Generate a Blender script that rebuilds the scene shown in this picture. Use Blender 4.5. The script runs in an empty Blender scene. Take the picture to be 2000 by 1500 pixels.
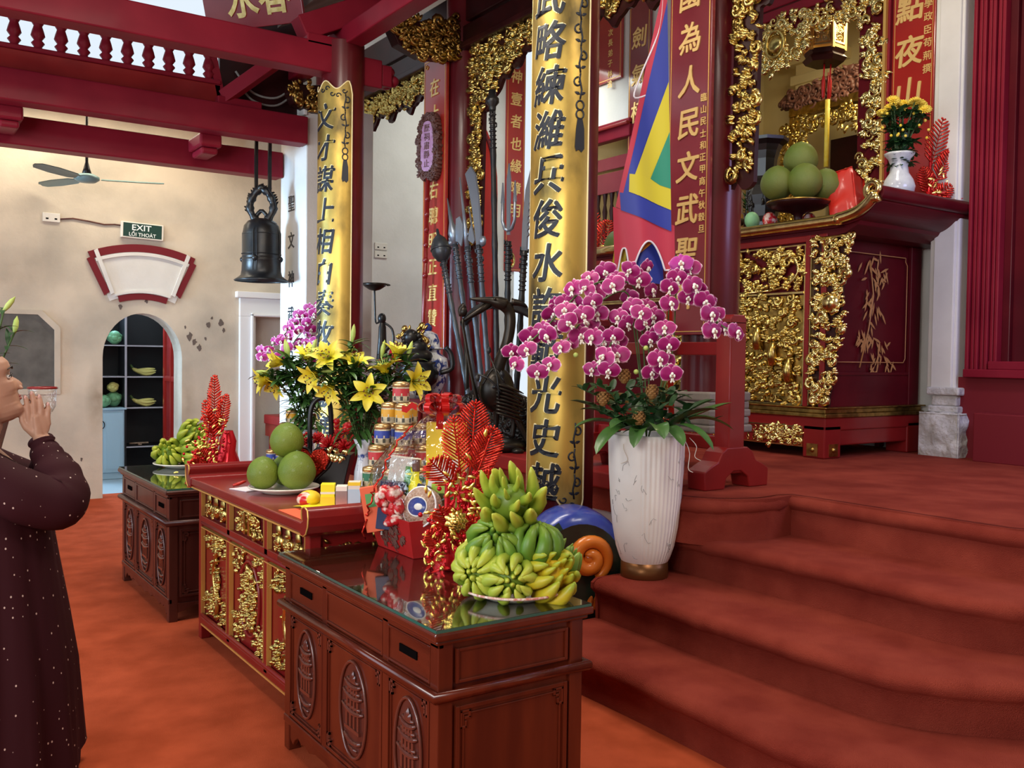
import bpy, bmesh, math, random
from mathutils import Vector, Matrix
PI = math.pi
RND = random.Random(7)
SC = bpy.context.scene
COL = SC.collection

# ------------------------------------------------------------------ camera
cam = bpy.data.cameras.new('camera'); cam.sensor_width = 36.0; cam.lens = 36.0 * 1815.47 / 2000.0
cam.clip_start = 0.05; cam.clip_end = 200
camo = bpy.data.objects.new('camera', cam); COL.objects.link(camo)
RX = Vector((0.8240, -0.5663, 0.0134)).normalized()
FW = Vector((0.5667, 0.8234, -0.0299)).normalized()
UPV = RX.cross(FW).normalized(); RX = FW.cross(UPV).normalized()
camo.matrix_world = Matrix(((RX.x, UPV.x, -FW.x, 0.0), (RX.y, UPV.y, -FW.y, 0.0), (RX.z, UPV.z, -FW.z, 1.55), (0, 0, 0, 1)))
SC.camera = camo

# ------------------------------------------------------------------ world, exposure
w = bpy.data.worlds.new('world'); SC.world = w; w.use_nodes = True
bg = w.node_tree.nodes['Background']; bg.inputs[0].default_value = (0.80, 0.90, 1.0, 1); bg.inputs[1].default_value = 1.0
SC.view_settings.view_transform = 'Standard'; SC.view_settings.look = 'None'
SC.view_settings.exposure = 0.0; SC.view_settings.gamma = 1.0; SC.view_settings.use_curve_mapping = False
SC.cycles.use_denoising = True
SC.cycles.max_bounces = 8; SC.cycles.transparent_max_bounces = 12
SC.cycles.sample_clamp_indirect = 6.0

def area(name, loc, target, sx, sy, power, col=(1, .86, .68), spread=PI):
    l = bpy.data.lights.new(name, 'AREA'); l.shape = 'RECTANGLE'; l.size = sx; l.size_y = sy; l.energy = power; l.color = col
    l.spread = spread
    o = bpy.data.objects.new(name, l); COL.objects.link(o); o.location = loc
    d = Vector(target) - Vector(loc); o.rotation_euler = d.to_track_quat('-Z', 'Y').to_euler()
    return o
def bulb(name, loc, power, col=(1, .82, .6), r=.06):
    l = bpy.data.lights.new(name, 'POINT'); l.energy = power; l.color = col; l.shadow_soft_size = r
    o = bpy.data.objects.new(name, l); COL.objects.link(o); o.location = loc
    return o
area('hall_lamp_light', (1.3, 4.6, 4.55), (1.7, 4.6, 0), 1.6, 1.2, 100, (1, .90, .76))
area('hall_front_daylight', (-3.0, 4.5, 2.2), (2.0, 5.0, 1.0), 5.0, 3.0, 150, (.74, .87, 1))
area('verandah_tube_light', (2.75, 4.9, 4.4), (3.2, 4.6, 2.0), .3, 1.3, 42, (1, .93, .80))
area('lean_to_tube_light', (1.9, 9.8, 3.92), (2.0, 10.25, 1.5), 2.4, .15, 38, (1, .90, .70))
area('side_room_daylight', (2.3, 12.6, 2.9), (2.6, 11.2, .8), 1.2, 1.0, 260, (.50, .76, 1))
area('sanctuary_light', (7.9, 5.4, 4.9), (8.3, 6.2, 2.5), 1.0, 1.0, 60, (1, .84, .50))
area('chapel_light', (6.0, 8.6, 4.9), (6.2, 9.5, 2.5), 1.0, .8, 42, (.94, 1, .92))
area('altar_front_light', (4.6, 3.6, 4.7), (5.9, 4.6, 2.0), .6, .6, 75, (1, .89, .70))
area('door_daylight', (5.6, 1.6, 3.0), (6.0, 3.4, .84), 1.0, 1.0, 34, (.50, .52, 1))
area('right_lamp_light', (2.6, 1.2, 4.6), (3.0, 2.6, .4), 1.0, 1.0, 62, (1, .90, .78))
area('entrance_daylight', (-2.6, -.2, 2.7), (3.2, 3.6, .9), 1.8, 1.6, 150, (1, .96, .90))
area('side_door_daylight', (-2.6, 9.0, 1.7), (3.4, 8.7, 1.6), 1.4, 2.2, 75, (.45, .72, 1), .75)

# ------------------------------------------------------------------ materials
MATS = {}
def mat(name, base, rough=.5, metal=0.0, base2=None, nscale=6.0, ndetail=4.0, bump=0.0, bscale=40.0, coat=0.0, trans=0.0, alpha=1.0,
        emit=None, estr=0.0, ior=1.45, sheen=0.0, lo=.35, hi=.65, stretch=(1, 1, 1), attr=None, ramp=None, sub=0.0, spec=.5, roughvar=0.0):
    m = bpy.data.materials.new(name); m.use_nodes = True; nt = m.node_tree; N = nt.nodes; L = nt.links
    b = N['Principled BSDF']
    b.inputs['Base Color'].default_value = (*base, 1); b.inputs['Roughness'].default_value = rough; b.inputs['Metallic'].default_value = metal
    b.inputs['IOR'].default_value = ior; b.inputs['Coat Weight'].default_value = coat; b.inputs['Coat Roughness'].default_value = .12
    b.inputs['Transmission Weight'].default_value = trans; b.inputs['Alpha'].default_value = alpha
    b.inputs['Sheen Weight'].default_value = sheen; b.inputs['Specular IOR Level'].default_value = spec
    if sub: b.inputs['Subsurface Weight'].default_value = sub; b.inputs['Subsurface Radius'].default_value = (.02, .01, .005)
    if emit: b.inputs['Emission Color'].default_value = (*emit, 1); b.inputs['Emission Strength'].default_value = estr
    tc = N.new('ShaderNodeTexCoord'); mp = N.new('ShaderNodeMapping'); mp.inputs['Scale'].default_value = stretch
    L.new(tc.outputs['Object'], mp.inputs[0])
    src = None
    if base2 is not None:
        n = N.new('ShaderNodeTexNoise'); n.inputs['Scale'].default_value = nscale; n.inputs['Detail'].default_value = ndetail
        L.new(mp.outputs[0], n.inputs['Vector'])
        r = N.new('ShaderNodeValToRGB'); r.color_ramp.elements[0].position = lo; r.color_ramp.elements[1].position = hi
        r.color_ramp.elements[0].color = (*base, 1); r.color_ramp.elements[1].color = (*base2, 1)
        L.new(n.outputs['Fac'], r.inputs[0]); L.new(r.outputs[0], b.inputs['Base Color'])
        if roughvar:
            mr = N.new('ShaderNodeMapRange'); mr.inputs['To Min'].default_value = rough; mr.inputs['To Max'].default_value = min(1, rough + roughvar)
            L.new(n.outputs['Fac'], mr.inputs[0]); L.new(mr.outputs[0], b.inputs['Roughness'])
    if attr:
        a = N.new('ShaderNodeAttribute'); a.attribute_name = attr
        r = N.new('ShaderNodeValToRGB'); cr = r.color_ramp
        while len(cr.elements) < len(ramp): cr.elements.new(.5)
        for e, (p, c) in zip(cr.elements, ramp): e.position = p; e.color = (*c, 1)
        L.new(a.outputs['Fac'], r.inputs[0]); L.new(r.outputs[0], b.inputs['Base Color'])
    if bump:
        n = N.new('ShaderNodeTexNoise'); n.inputs['Scale'].default_value = bscale; n.inputs['Detail'].default_value = 3
        L.new(mp.outputs[0], n.inputs['Vector'])
        bp = N.new('ShaderNodeBump'); bp.inputs['Strength'].default_value = bump; bp.inputs['Distance'].default_value = .02
        L.new(n.outputs['Fac'], bp.inputs['Height']); L.new(bp.outputs[0], b.inputs['Normal'])
    MATS[name] = m
    return m
M = MATS
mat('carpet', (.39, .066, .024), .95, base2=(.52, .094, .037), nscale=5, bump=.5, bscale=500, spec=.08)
mat('carpet_shaded', (.24, .034, .022), .95, base2=(.34, .058, .036), nscale=4, bump=.7, bscale=320, spec=.08)  # darker copy of carpet: weaker light on stairs and platform put into the colour
mat('lacquer', (.085, .005, .008), .32, base2=(.115, .007, .010), nscale=3, coat=.15, spec=.35)
mat('lacquer_beam', (.185, .008, .020), .45, base2=(.235, .012, .026), nscale=2.5, coat=.03, spec=.15)
mat('lacquer_bright', (.33, .016, .012), .3, base2=(.38, .022, .015), nscale=3, coat=.4)
mat('lacquer_dull', (.21, .009, .010), .45, base2=(.27, .015, .014), nscale=4, coat=.08, spec=.3)
mat('dark_brown', (.022, .004, .004), .4, base2=(.04, .006, .006), nscale=4, coat=.05, spec=.3)
mat('plum_red', (.20, .022, .032), .22, base2=(.24, .03, .04), nscale=3, coat=.5)
mat('gold', (.76, .55, .17), .20, 1.0, base2=(.40, .28, .08), nscale=22, roughvar=.16)
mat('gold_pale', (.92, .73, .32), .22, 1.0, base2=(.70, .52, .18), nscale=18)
mat('gold_dark', (.56, .36, .10), .34, 1.0, base2=(.26, .16, .04), nscale=18)
mat('gold_paint', (.85, .52, .14), .4, .6)
mat('gold_leaf', (.84, .56, .20), .42, .25)
mat('gold_board', (.66, .44, .10), .27, .80, base2=(.11, .08, .03), nscale=3.4, ndetail=10, lo=.44, hi=.66, stretch=(1, 1, .5), roughvar=.25)
mat('ink', (.012, .014, .022), .45)
mat('groove_pale', (.95, .80, .42), .4, .2)
mat('rosewood', (.115, .017, .006), .26, base2=(.07, .009, .004), nscale=4, ndetail=6, stretch=(3, 3, .35), coat=.2)
mat('rosewood_h', (.12, .018, .007), .24, base2=(.075, .010, .004), nscale=4, ndetail=6, stretch=(3, .35, 3), coat=.25)
mat('rosewood_dark', (.085, .022, .015), .3, base2=(.06, .014, .010), nscale=4, stretch=(3, 3, .35), coat=.25)
mat('relief_wood', (.11, .028, .018), .22, coat=.5)
mat('slot_black', (.004, .003, .003), .9, spec=0)
mat('altar_red', (.19, .008, .009), .3, base2=(.23, .012, .011), nscale=3, coat=.25, spec=.4)
mat('maroon', (.075, .003, .007), .38, base2=(.10, .005, .009), nscale=3, coat=.05, spec=.18)
mat('plaster', (.64, .55, .43), .92, base2=(.42, .37, .30), nscale=1.5, ndetail=10, lo=.40, hi=.70, bump=.15, bscale=30)
mat('plaster_white', (.74, .72, .68), .85, base2=(.64, .62, .58), nscale=2, ndetail=6, bump=.1, bscale=30)
mat('plaster_cream', (.70, .60, .36), .85, base2=(.62, .53, .32), nscale=2)
mat('plaster_grey', (.20, .18, .16), .9, base2=(.30, .27, .24), nscale=5, ndetail=8)
mat('rough_stone', (.62, .60, .58), .75, base2=(.42, .40, .38), nscale=9, ndetail=8, bump=.8, bscale=22)
mat('stone_cream', (.62, .56, .44), .85, base2=(.45, .40, .32), nscale=10, bump=.7, bscale=30)
mat('stone_grey', (.20, .17, .14), .8, base2=(.28, .24, .2), nscale=8)
mat('stain', (.16, .11, .07), .95)
mat('flake', (.13, .10, .085), .95)
mat('grey_recess', (.10, .095, .085), .95, base2=(.15, .14, .125), nscale=6)
mat('white_paint', (.80, .80, .80), .6)
mat('maroon_paint', (.16, .010, .016), .55, spec=.3)
mat('bronze', (.018, .019, .022), .34, .55, base2=(.04, .036, .032), nscale=9)
mat('bronze_brown', (.040, .030, .022), .33, .6, base2=(.022, .018, .015), nscale=9)
mat('iron_grey', (.075, .085, .10), .33, .5, base2=(.05, .055, .065), nscale=8)
mat('blade', (.24, .27, .32), .36, .65)
mat('black_wood', (.012, .009, .008), .3, coat=.3)
mat('black_plastic', (.006, .006, .007), .35)
mat('glass', (.80, .95, .90), .02, trans=1.0, ior=1.48)
mat('glass_edge', (.03, .11, .085), .1, coat=.5)
mat('fan_green', (.18, .30, .30), .4, .1)
mat('exit_green', (.010, .045, .035), .35)
mat('letter_white', (.85, .88, .85), .5)
mat('plastic_white', (.72, .68, .60), .5)
mat('pot_white', (.88, .86, .82), .35, base2=(.83, .81, .77), nscale=7)
mat('vein', (.35, .35, .36), .5)
mat('bronze_ring', (.20, .085, .03), .35, .7)
mat('leaf', (.035, .10, .022), .38, base2=(.06, .15, .03), nscale=9, coat=.15)
mat('leaf_dark', (.016, .055, .018), .42, base2=(.03, .085, .022), nscale=9)
mat('leaf_bright', (.14, .26, .04), .42, base2=(.09, .2, .035), nscale=9)
mat('stem', (.07, .12, .03), .5)
mat('orchid', (.4, .02, .22), .5, attr='tv', ramp=[(0, (.27, .003, .10)), (.30, (.35, .007, .14)), (.5, (.44, .03, .20)), (.68, (.68, .32, .46)), (1, (.88, .76, .78))])
mat('orchid_b', (.5, .08, .36), .5, attr='tv', ramp=[(0, (.38, .010, .22)), (.5, (.42, .03, .27)), (.8, (.52, .12, .36)), (1, (.80, .55, .70))])
mat('orchid_lip', (.82, .70, .50), .5, attr='tv', ramp=[(0, (.30, .02, .06)), (.35, (.80, .70, .50)), (1, (.88, .84, .74))])
mat('lily', (.85, .72, .06), .5, attr='tv', ramp=[(0, (.62, .45, .015)), (.4, (.86, .68, .02)), (1, (.86, .76, .12))])
mat('lily_bud', (.35, .48, .10), .5, base2=(.55, .62, .16), nscale=8)
mat('pollen', (.13, .035, .012), .8)
mat('mum', (.80, .55, .03), .6, base2=(.85, .66, .10), nscale=30)
mat('pine_cone', (.26, .12, .03), .7)
mat('pomelo', (.105, .185, .014), .5, base2=(.19, .245, .022), nscale=4, bump=.35, bscale=260, coat=.1)
mat('pomelo_dark', (.085, .14, .018), .48, base2=(.15, .17, .03), nscale=3, bump=.3, bscale=260)
mat('citron', (.26, .37, .035), .42, attr='tv', ramp=[(0, (.11, .20, .018)), (.5, (.25, .35, .03)), (1, (.52, .54, .06))])
mat('citron_y', (.6, .5, .04), .42, attr='tv', ramp=[(0, (.60, .36, .010)), (.5, (.60, .46, .02)), (1, (.30, .42, .04))])
mat('citron_g', (.14, .26, .025), .42, attr='tv', ramp=[(0, (.06, .14, .012)), (.6, (.11, .23, .02)), (1, (.24, .36, .04))])
mat('plate_white', (.78, .72, .62), .25, coat=.4)
mat('plate_rim', (.55, .16, .12), .35, base2=(.8, .66, .56), nscale=90)
mat('tinsel', (.55, .018, .012), .24, .75, base2=(.78, .06, .03), nscale=120)
mat('tinsel_gold', (.90, .60, .14), .25, 1.0)
mat('foil_red', (.60, .012, .02), .2, .55)
mat('satin_red', (.52, .008, .012), .42)
mat('ribbon', (.55, .012, .010), .22, .35, coat=.4)
mat('cellophane', (1, 1, 1), .04, trans=1.0, ior=1.08)
mat('cello_shine', (.95, .95, .95), .2)
mat('box_red', (.40, .012, .012), .35, coat=.2, base2=(.46, .02, .02), nscale=8)
mat('paper_orange', (.80, .13, .05), .6)
mat('paper_yellow', (.85, .60, .03), .5)
mat('paper_white', (.78, .75, .68), .6)
mat('paper_green', (.10, .34, .10), .5)
mat('navy', (.02, .028, .09), .4)
mat('navy_blue', (.03, .06, .26), .35, coat=.3)
mat('bright_yellow', (.85, .78, .02), .45)
mat('lime', (.35, .55, .05), .45)
mat('peanut', (.46, .27, .17), .5, base2=(.60, .42, .32), nscale=90, bump=.8, bscale=120)
mat('candy', (.55, .015, .02), .3, base2=(.80, .62, .52), nscale=28, lo=.5, hi=.6)
mat('label_red', (.52, .04, .05), .4); mat('label_yellow', (.70, .36, .03), .4); mat('label_blue', (.04, .07, .36), .4)
mat('label_green', (.03, .15, .08), .4); mat('label_cream', (.70, .62, .42), .45, base2=(.35, .32, .22), nscale=70)
mat('label_dark', (.06, .06, .05), .5)
mat('lid_gold', (.62, .40, .18), .32, .9)
mat('porcelain', (.72, .74, .78), .15, coat=.6)
mat('porcelain_blue', (.70, .73, .78), .15, coat=.6, base2=(.03, .06, .26), nscale=13, ndetail=5, lo=.545, hi=.60)
mat('porcelain_old', (.56, .58, .60), .2, base2=(.64, .66, .68), nscale=30, coat=.5)
mat('cobalt', (.02, .04, .22), .2, coat=.5)
mat('orange_paint', (.75, .20, .02), .3, coat=.4)
mat('stone_blue', (.025, .045, .36), .28, base2=(.06, .10, .42), nscale=14, coat=.5)
mat('stone_green', (.006, .016, .012), .28, base2=(.015, .035, .022), nscale=9, coat=.5)
mat('teal_glaze', (.01, .09, .08), .15, coat=.6)
mat('flag_red', (.50, .028, .06), .55, sheen=.3); mat('flag_blue', (.018, .035, .30), .5, sheen=.3); mat('flag_yellow', (.62, .52, .02), .55, sheen=.3)
mat('flag_green', (.015, .25, .15), .5, sheen=.3); mat('flag_white', (.8, .74, .78), .6); mat('flag_orange', (.75, .26, .02), .55)
mat('red_pole', (.48, .02, .01), .4)
mat('purple_panel', (.52, .30, .46), .4, base2=(.42, .20, .34), nscale=20)
mat('gilt_line_paint', (.42, .20, .07), .4)
mat('carved_brown', (.085, .030, .022), .5, base2=(.14, .055, .04), nscale=14)
mat('skin', (.46, .245, .16), .5, sub=.12, base2=(.52, .29, .20), nscale=7)
mat('nail', (.66, .38, .33), .3)
mat('lip', (.40, .12, .10), .4)
mat('hair', (.008, .006, .006), .4, stretch=(30, 30, 2), base2=(.02, .015, .013), nscale=5)
mat('eye_dark', (.01, .008, .008), .2); mat('eye_white', (.75, .72, .68), .3)
mat('shoe', (.02, .02, .02), .5)
mat('shelf_dark', (.012, .010, .013), .55)
mat('shelf_edge', (.42, .38, .42), .4)
mat('blue_cab', (.42, .58, .70), .5)
mat('banana', (.62, .52, .16), .5)
mat('cabbage', (.18, .40, .20), .5)
mat('tile_floor', (.42, .50, .56), .35)
mat('paper_red', (.50, .018, .010), .4, coat=.2)
mat('wicker_dark', (.03, .015, .008), .5)
mat('foil_silver', (.62, .60, .58), .25, .8)
mat('tooth_grey', (.25, .24, .22), .6)

def stained_plaster():
    m = MATS['plaster'].copy(); m.name = 'plaster_stained'; MATS['plaster_stained'] = m; nt = m.node_tree; N = nt.nodes; L = nt.links; b = N['Principled BSDF']
    src = b.inputs['Base Color'].links[0].from_socket; tc = N.new('ShaderNodeTexCoord'); no = N.new('ShaderNodeTexNoise'); no.inputs['Scale'].default_value = 7; no.inputs['Detail'].default_value = 6
    L.new(tc.outputs['Object'], no.inputs['Vector'])
    for (x, z, sx, sz, amt) in ((1.93, 1.02, .13, .42, .75), (2.86, 1.0, .10, .5, .45), (1.2, 2.3, .5, .3, .25), (3.2, 2.4, .5, .4, .22)):
        mp = N.new('ShaderNodeMapping'); mp.vector_type = 'POINT'; mp.inputs['Location'].default_value = (-x / sx, 0, -z / sz); mp.inputs['Scale'].default_value = (1 / sx, 0, 1 / sz)
        ln = N.new('ShaderNodeVectorMath'); ln.operation = 'LENGTH'; mr = N.new('ShaderNodeMapRange'); mr.inputs['From Min'].default_value = 1.0; mr.inputs['From Max'].default_value = .1; mr.inputs['To Max'].default_value = amt * 1.6
        mu = N.new('ShaderNodeMath'); mu.operation = 'MULTIPLY'; mx = N.new('ShaderNodeMix'); mx.data_type = 'RGBA'; mx.inputs['B'].default_value = (.20, .14, .08, 1)
        L.new(tc.outputs['Object'], mp.inputs[0]); L.new(mp.outputs[0], ln.inputs[0]); L.new(ln.outputs['Value'], mr.inputs[0]); L.new(mr.outputs[0], mu.inputs[0]); L.new(no.outputs['Fac'], mu.inputs[1]); L.new(mu.outputs[0], mx.inputs[0]); L.new(src, mx.inputs['A']); src = mx.outputs['Result']
    L.new(src, b.inputs['Base Color'])
stained_plaster()
def dress_material():
    m = bpy.data.materials.new('dress'); m.use_nodes = True; nt = m.node_tree; N = nt.nodes; L = nt.links; b = N['Principled BSDF']
    b.inputs['Roughness'].default_value = .8; b.inputs['Specular IOR Level'].default_value = .15
    tc = N.new('ShaderNodeTexCoord')
    mp = N.new('ShaderNodeMapping'); mp.inputs['Scale'].default_value = (1, 1, .75)
    v = N.new('ShaderNodeTexVoronoi'); v.inputs['Scale'].default_value = 40; v.inputs['Randomness'].default_value = .6
    L.new(tc.outputs['Object'], mp.inputs[0]); L.new(mp.outputs[0], v.inputs['Vector'])
    r = N.new('ShaderNodeValToRGB'); r.color_ramp.elements[0].position = .10; r.color_ramp.elements[0].color = (.56, .42, .36, 1)
    r.color_ramp.elements[1].position = .13; r.color_ramp.elements[1].color = (.034, .006, .009, 1)
    L.new(v.outputs['Distance'], r.inputs[0]); L.new(r.outputs[0], b.inputs['Base Color'])
    MATS['dress'] = m
dress_material()

# ------------------------------------------------------------------ mesh building
class MB:
    def __init__(s): s.v = []; s.f = []; s.mi = []; s.sm = []; s.a = []; s.M = None; s.m = 0; s.s = True
    def add(s, vs, fs, a=None):
        o = len(s.v)
        if s.M is not None: vs = [s.M @ Vector(p) for p in vs]
        s.v.extend([tuple(p) for p in vs]); s.a.extend(a if a is not None else [0.0] * len(vs))
        for f in fs: s.f.append([o + i for i in f]); s.mi.append(s.m); s.sm.append(s.s)
    def box(s, x0, x1, y0, y1, z0, z1):
        k = s.s; s.s = False
        vs = [(x0, y0, z0), (x1, y0, z0), (x1, y1, z0), (x0, y1, z0), (x0, y0, z1), (x1, y0, z1), (x1, y1, z1), (x0, y1, z1)]
        s.add(vs, [(0, 3, 2, 1), (4, 5, 6, 7), (0, 1, 5, 4), (1, 2, 6, 5), (2, 3, 7, 6), (3, 0, 4, 7)]); s.s = k
    def grid(s, P, cu=False, cv=False, a=None):
        nu = len(P); nv = len(P[0]); vs = [p for row in P for p in row]; fs = []
        for i in range(nu if cu else nu - 1):
            for j in range(nv if cv else nv - 1):
                fs.append((i * nv + j, ((i + 1) % nu) * nv + j, ((i + 1) % nu) * nv + (j + 1) % nv, i * nv + (j + 1) % nv))
        s.add(vs, fs, [q for row in a for q in row] if a else None)
    def lathe(s, prof, n=24, c=(0, 0, 0), sx=1.0, sy=1.0, rib=None):
        P = []
        for r, z in prof:
            row = []
            for k in range(n):
                t = 2 * PI * k / n; rr = r * (rib(t, z) if rib else 1)
                row.append((c[0] + rr * sx * math.cos(t), c[1] + rr * sy * math.sin(t), c[2] + z))
            P.append(row)
        # outward faces: swap order
        nu = len(P); vs = [p for row in P for p in row]; fs = []
        for i in range(nu - 1):
            for j in range(n): fs.append((i * n + j, i * n + (j + 1) % n, (i + 1) * n + (j + 1) % n, (i + 1) * n + j))
        s.add(vs, fs)
    def tube(s, pts, rad, n=8, cap=True, flat=1.0, closed=False):
        pts = [Vector(p) for p in pts]; N = len(pts)
        if not hasattr(rad, '__len__'): rad = [rad] * N
        rings = []; prev = None
        for i, p in enumerate(pts):
            if closed: t = (pts[(i + 1) % N] - pts[i - 1])
            else: t = (pts[min(i + 1, N - 1)] - pts[max(i - 1, 0)])
            if t.length < 1e-9: t = Vector((0, 0, 1))
            t.normalize()
            if prev is None:
                u = t.orthogonal().normalized()
            else:
                u = prev - t * prev.dot(t)
                u = u.normalized() if u.length > 1e-6 else t.orthogonal().normalized()
            prev = u; v = t.cross(u)
            rings.append([p + (u * math.cos(2 * PI * k / n) + v * flat * math.sin(2 * PI * k / n)) * rad[i] for k in range(n)])
        vs = [q for r in rings for q in r]; fs = []
        for i in range(N if closed else N - 1):
            for k in range(n):
                j = (i + 1) % N
                fs.append((i * n + k, i * n + (k + 1) % n, j * n + (k + 1) % n, j * n + k))
        if cap and not closed:
            fs.append(tuple(reversed(range(n)))); fs.append(tuple(range((N - 1) * n, N * n)))
        s.add(vs, fs)
    def ell(s, c, r, n=12, m=8, R=None, a=None):
        vs = []; fs = []; c = Vector(c); at = []
        if not hasattr(r, '__len__'): r = (r, r, r)
        for i in range(m + 1):
            ph = PI * i / m
            for k in range(n):
                t = 2 * PI * k / n
                p = Vector((r[0] * math.sin(ph) * math.cos(t), r[1] * math.sin(ph) * math.sin(t), r[2] * math.cos(ph)))
                if R is not None: p = R @ p
                vs.append(c + p); at.append(a if a is not None else 0.0)
        for i in range(m):
            for k in range(n):
                q = [i * n + k, (i + 1) * n + k, (i + 1) * n + (k + 1) % n, i * n + (k + 1) % n]
                fs.append(tuple(q))
        s.add(vs, fs, at)
    def prism(s, poly, O, U, V, W, d0, d1):
        """polygon in (u,v) on frame O,U,V, thickness along W from d0 to d1"""
        k = s.s; s.s = False
        O = Vector(O); U = Vector(U); V = Vector(V); W = Vector(W); n = len(poly)
        vs = [O + U * a + V * b + W * d0 for a, b in poly] + [O + U * a + V * b + W * d1 for a, b in poly]
        fs = [tuple(reversed(range(n))), tuple(range(n, 2 * n))] + [(i, (i + 1) % n, n + (i + 1) % n, n + i) for i in range(n)]
        s.add(vs, fs); s.s = k
    def build(s, name, mats, parent=None, loc=(0, 0, 0), bevel=0.0, attr=False, rotz=0.0, subsurf=0):
        me = bpy.data.meshes.new(name); me.from_pydata(s.v, [], s.f)
        if not isinstance(mats, (list, tuple)): mats = [mats]
        for q in mats: me.materials.append(MATS[q] if isinstance(q, str) else q)
        me.polygons.foreach_set('material_index', s.mi); me.polygons.foreach_set('use_smooth', s.sm)
        if attr:
            at = me.attributes.new('tv', 'FLOAT', 'POINT'); at.data.foreach_set('value', s.a)
        me.update()
        bm = bmesh.new(); bm.from_mesh(me); bmesh.ops.recalc_face_normals(bm, faces=bm.faces[:]); bm.to_mesh(me); bm.free()
        o = bpy.data.objects.new(name, me); COL.objects.link(o); o.location = loc; o.rotation_euler = (0, 0, rotz)
        if parent is not None: o.parent = parent
        if bevel:
            bv = o.modifiers.new('bevel', 'BEVEL'); bv.width = bevel; bv.segments = 2; bv.limit_method = 'ANGLE'; bv.angle_limit = .6
        if subsurf:
            sb = o.modifiers.new('sub', 'SUBSURF'); sb.levels = subsurf; sb.render_levels = subsurf
        return o

def tag(o, label, cat, group=None, kind=None):
    o['label'] = label; o['category'] = cat
    if group: o['group'] = group
    if kind: o['kind'] = kind
    return o
def thing(name, label, cat, loc=(0, 0, 0), rotz=0.0, group=None):
    o = bpy.data.objects.new(name, None); COL.objects.link(o); o.location = loc; o.rotation_euler = (0, 0, rotz); o.empty_display_size = .1
    return tag(o, label, cat, group)
def struct(mb, name, mats, bevel=0.0, label=None):
    o = mb.build(name, mats, bevel=bevel); o['kind'] = 'structure'
    if label: o['label'] = label
    return o
def copy_thing(src, loc, rotz=None, label=None, group=None, scale=None):
    c = src.copy(); COL.objects.link(c); c.location = loc
    if rotz is not None: c.rotation_euler = (0, 0, rotz)
    if scale: c.scale = (scale,) * 3
    if label: c['label'] = label
    if group: c['group'] = group
    for ch in list(src.children):
        d = ch.copy(); COL.objects.link(d); d.parent = c
        for g in list(ch.children):
            e = g.copy(); COL.objects.link(e); e.parent = d
    return c
def sst(a, b, x):
    t = max(0.0, min(1.0, (x - a) / (b - a))); return t * t * (3 - 2 * t)
def spline(P, n=24):
    """Catmull-Rom through points"""
    P = [Vector(p) for p in P]; out = []
    if len(P) == 2: return [P[0].lerp(P[1], i / (n - 1)) for i in range(n)]
    S = len(P) - 1
    for i in range(n):
        t = i / (n - 1) * S; k = min(int(t), S - 1); f = t - k
        p0 = P[max(k - 1, 0)]; p1 = P[k]; p2 = P[k + 1]; p3 = P[min(k + 2, S)]
        out.append(.5 * ((2 * p1) + (p2 - p0) * f + (2 * p0 - 5 * p1 + 4 * p2 - p3) * f * f + (3 * p1 - p0 - 3 * p2 + p3) * f ** 3))
    return out

# text as mesh ------------------------------------------------------
_TC = {}
def glyph(s, offset=0.0, depth=0.0, shear=0.0):
    key = (s, offset, depth, shear)
    if key in _TC: return _TC[key]
    c = bpy.data.curves.new('t', 'FONT'); c.body = s; c.offset = offset; c.extrude = depth; c.resolution_u = 3; c.shear = shear
    o = bpy.data.objects.new('t', c); COL.objects.link(o)
    dg = bpy.context.evaluated_depsgraph_get(); dg.update()
    me = bpy.data.meshes.new_from_object(o.evaluated_get(dg))
    vs = [tuple(v.co) for v in me.vertices]; fs = [tuple(p.vertices) for p in me.polygons]
    bpy.data.objects.remove(o); bpy.data.curves.remove(c); bpy.data.meshes.remove(me)
    xs = [v[0] for v in vs] or [0]; ys = [v[1] for v in vs] or [0]
    cx = (min(xs) + max(xs)) / 2; cy = (min(ys) + max(ys)) / 2
    _TC[key] = ([(x - cx, y - cy, z) for x, y, z in vs], fs, max(xs) - min(xs), max(ys) - min(ys))
    return _TC[key]
def put_text(mb, s, fn, size, offset=0.0, depth=0.0, cu=0.0, cv=0.0, sx=1.0, w=0.0, shear=0.0):
    """fn(u,v,w)->point"""
    vs, fs, _, _ = glyph(s, 0.0, depth / size if size else 0, shear)
    k = mb.s; mb.s = False; e = offset * size
    for i, (du, dv) in enumerate(((0, 0), (e, e * .4), (-e, -e * .4), (e * .4, -e), (-e * .4, e)) if offset else ((0, 0),)):
        mb.add([fn(cu + du + x * size * sx, cv + dv + y * size, w + .0002 * i + z * size) for x, y, z in vs], fs)
    mb.s = k
def plane_fn(O, U, V, W):
    O = Vector(O); U = Vector(U); V = Vector(V); W = Vector(W)
    return lambda u, v, w=0.0: O + U * u + V * v + W * w

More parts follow.
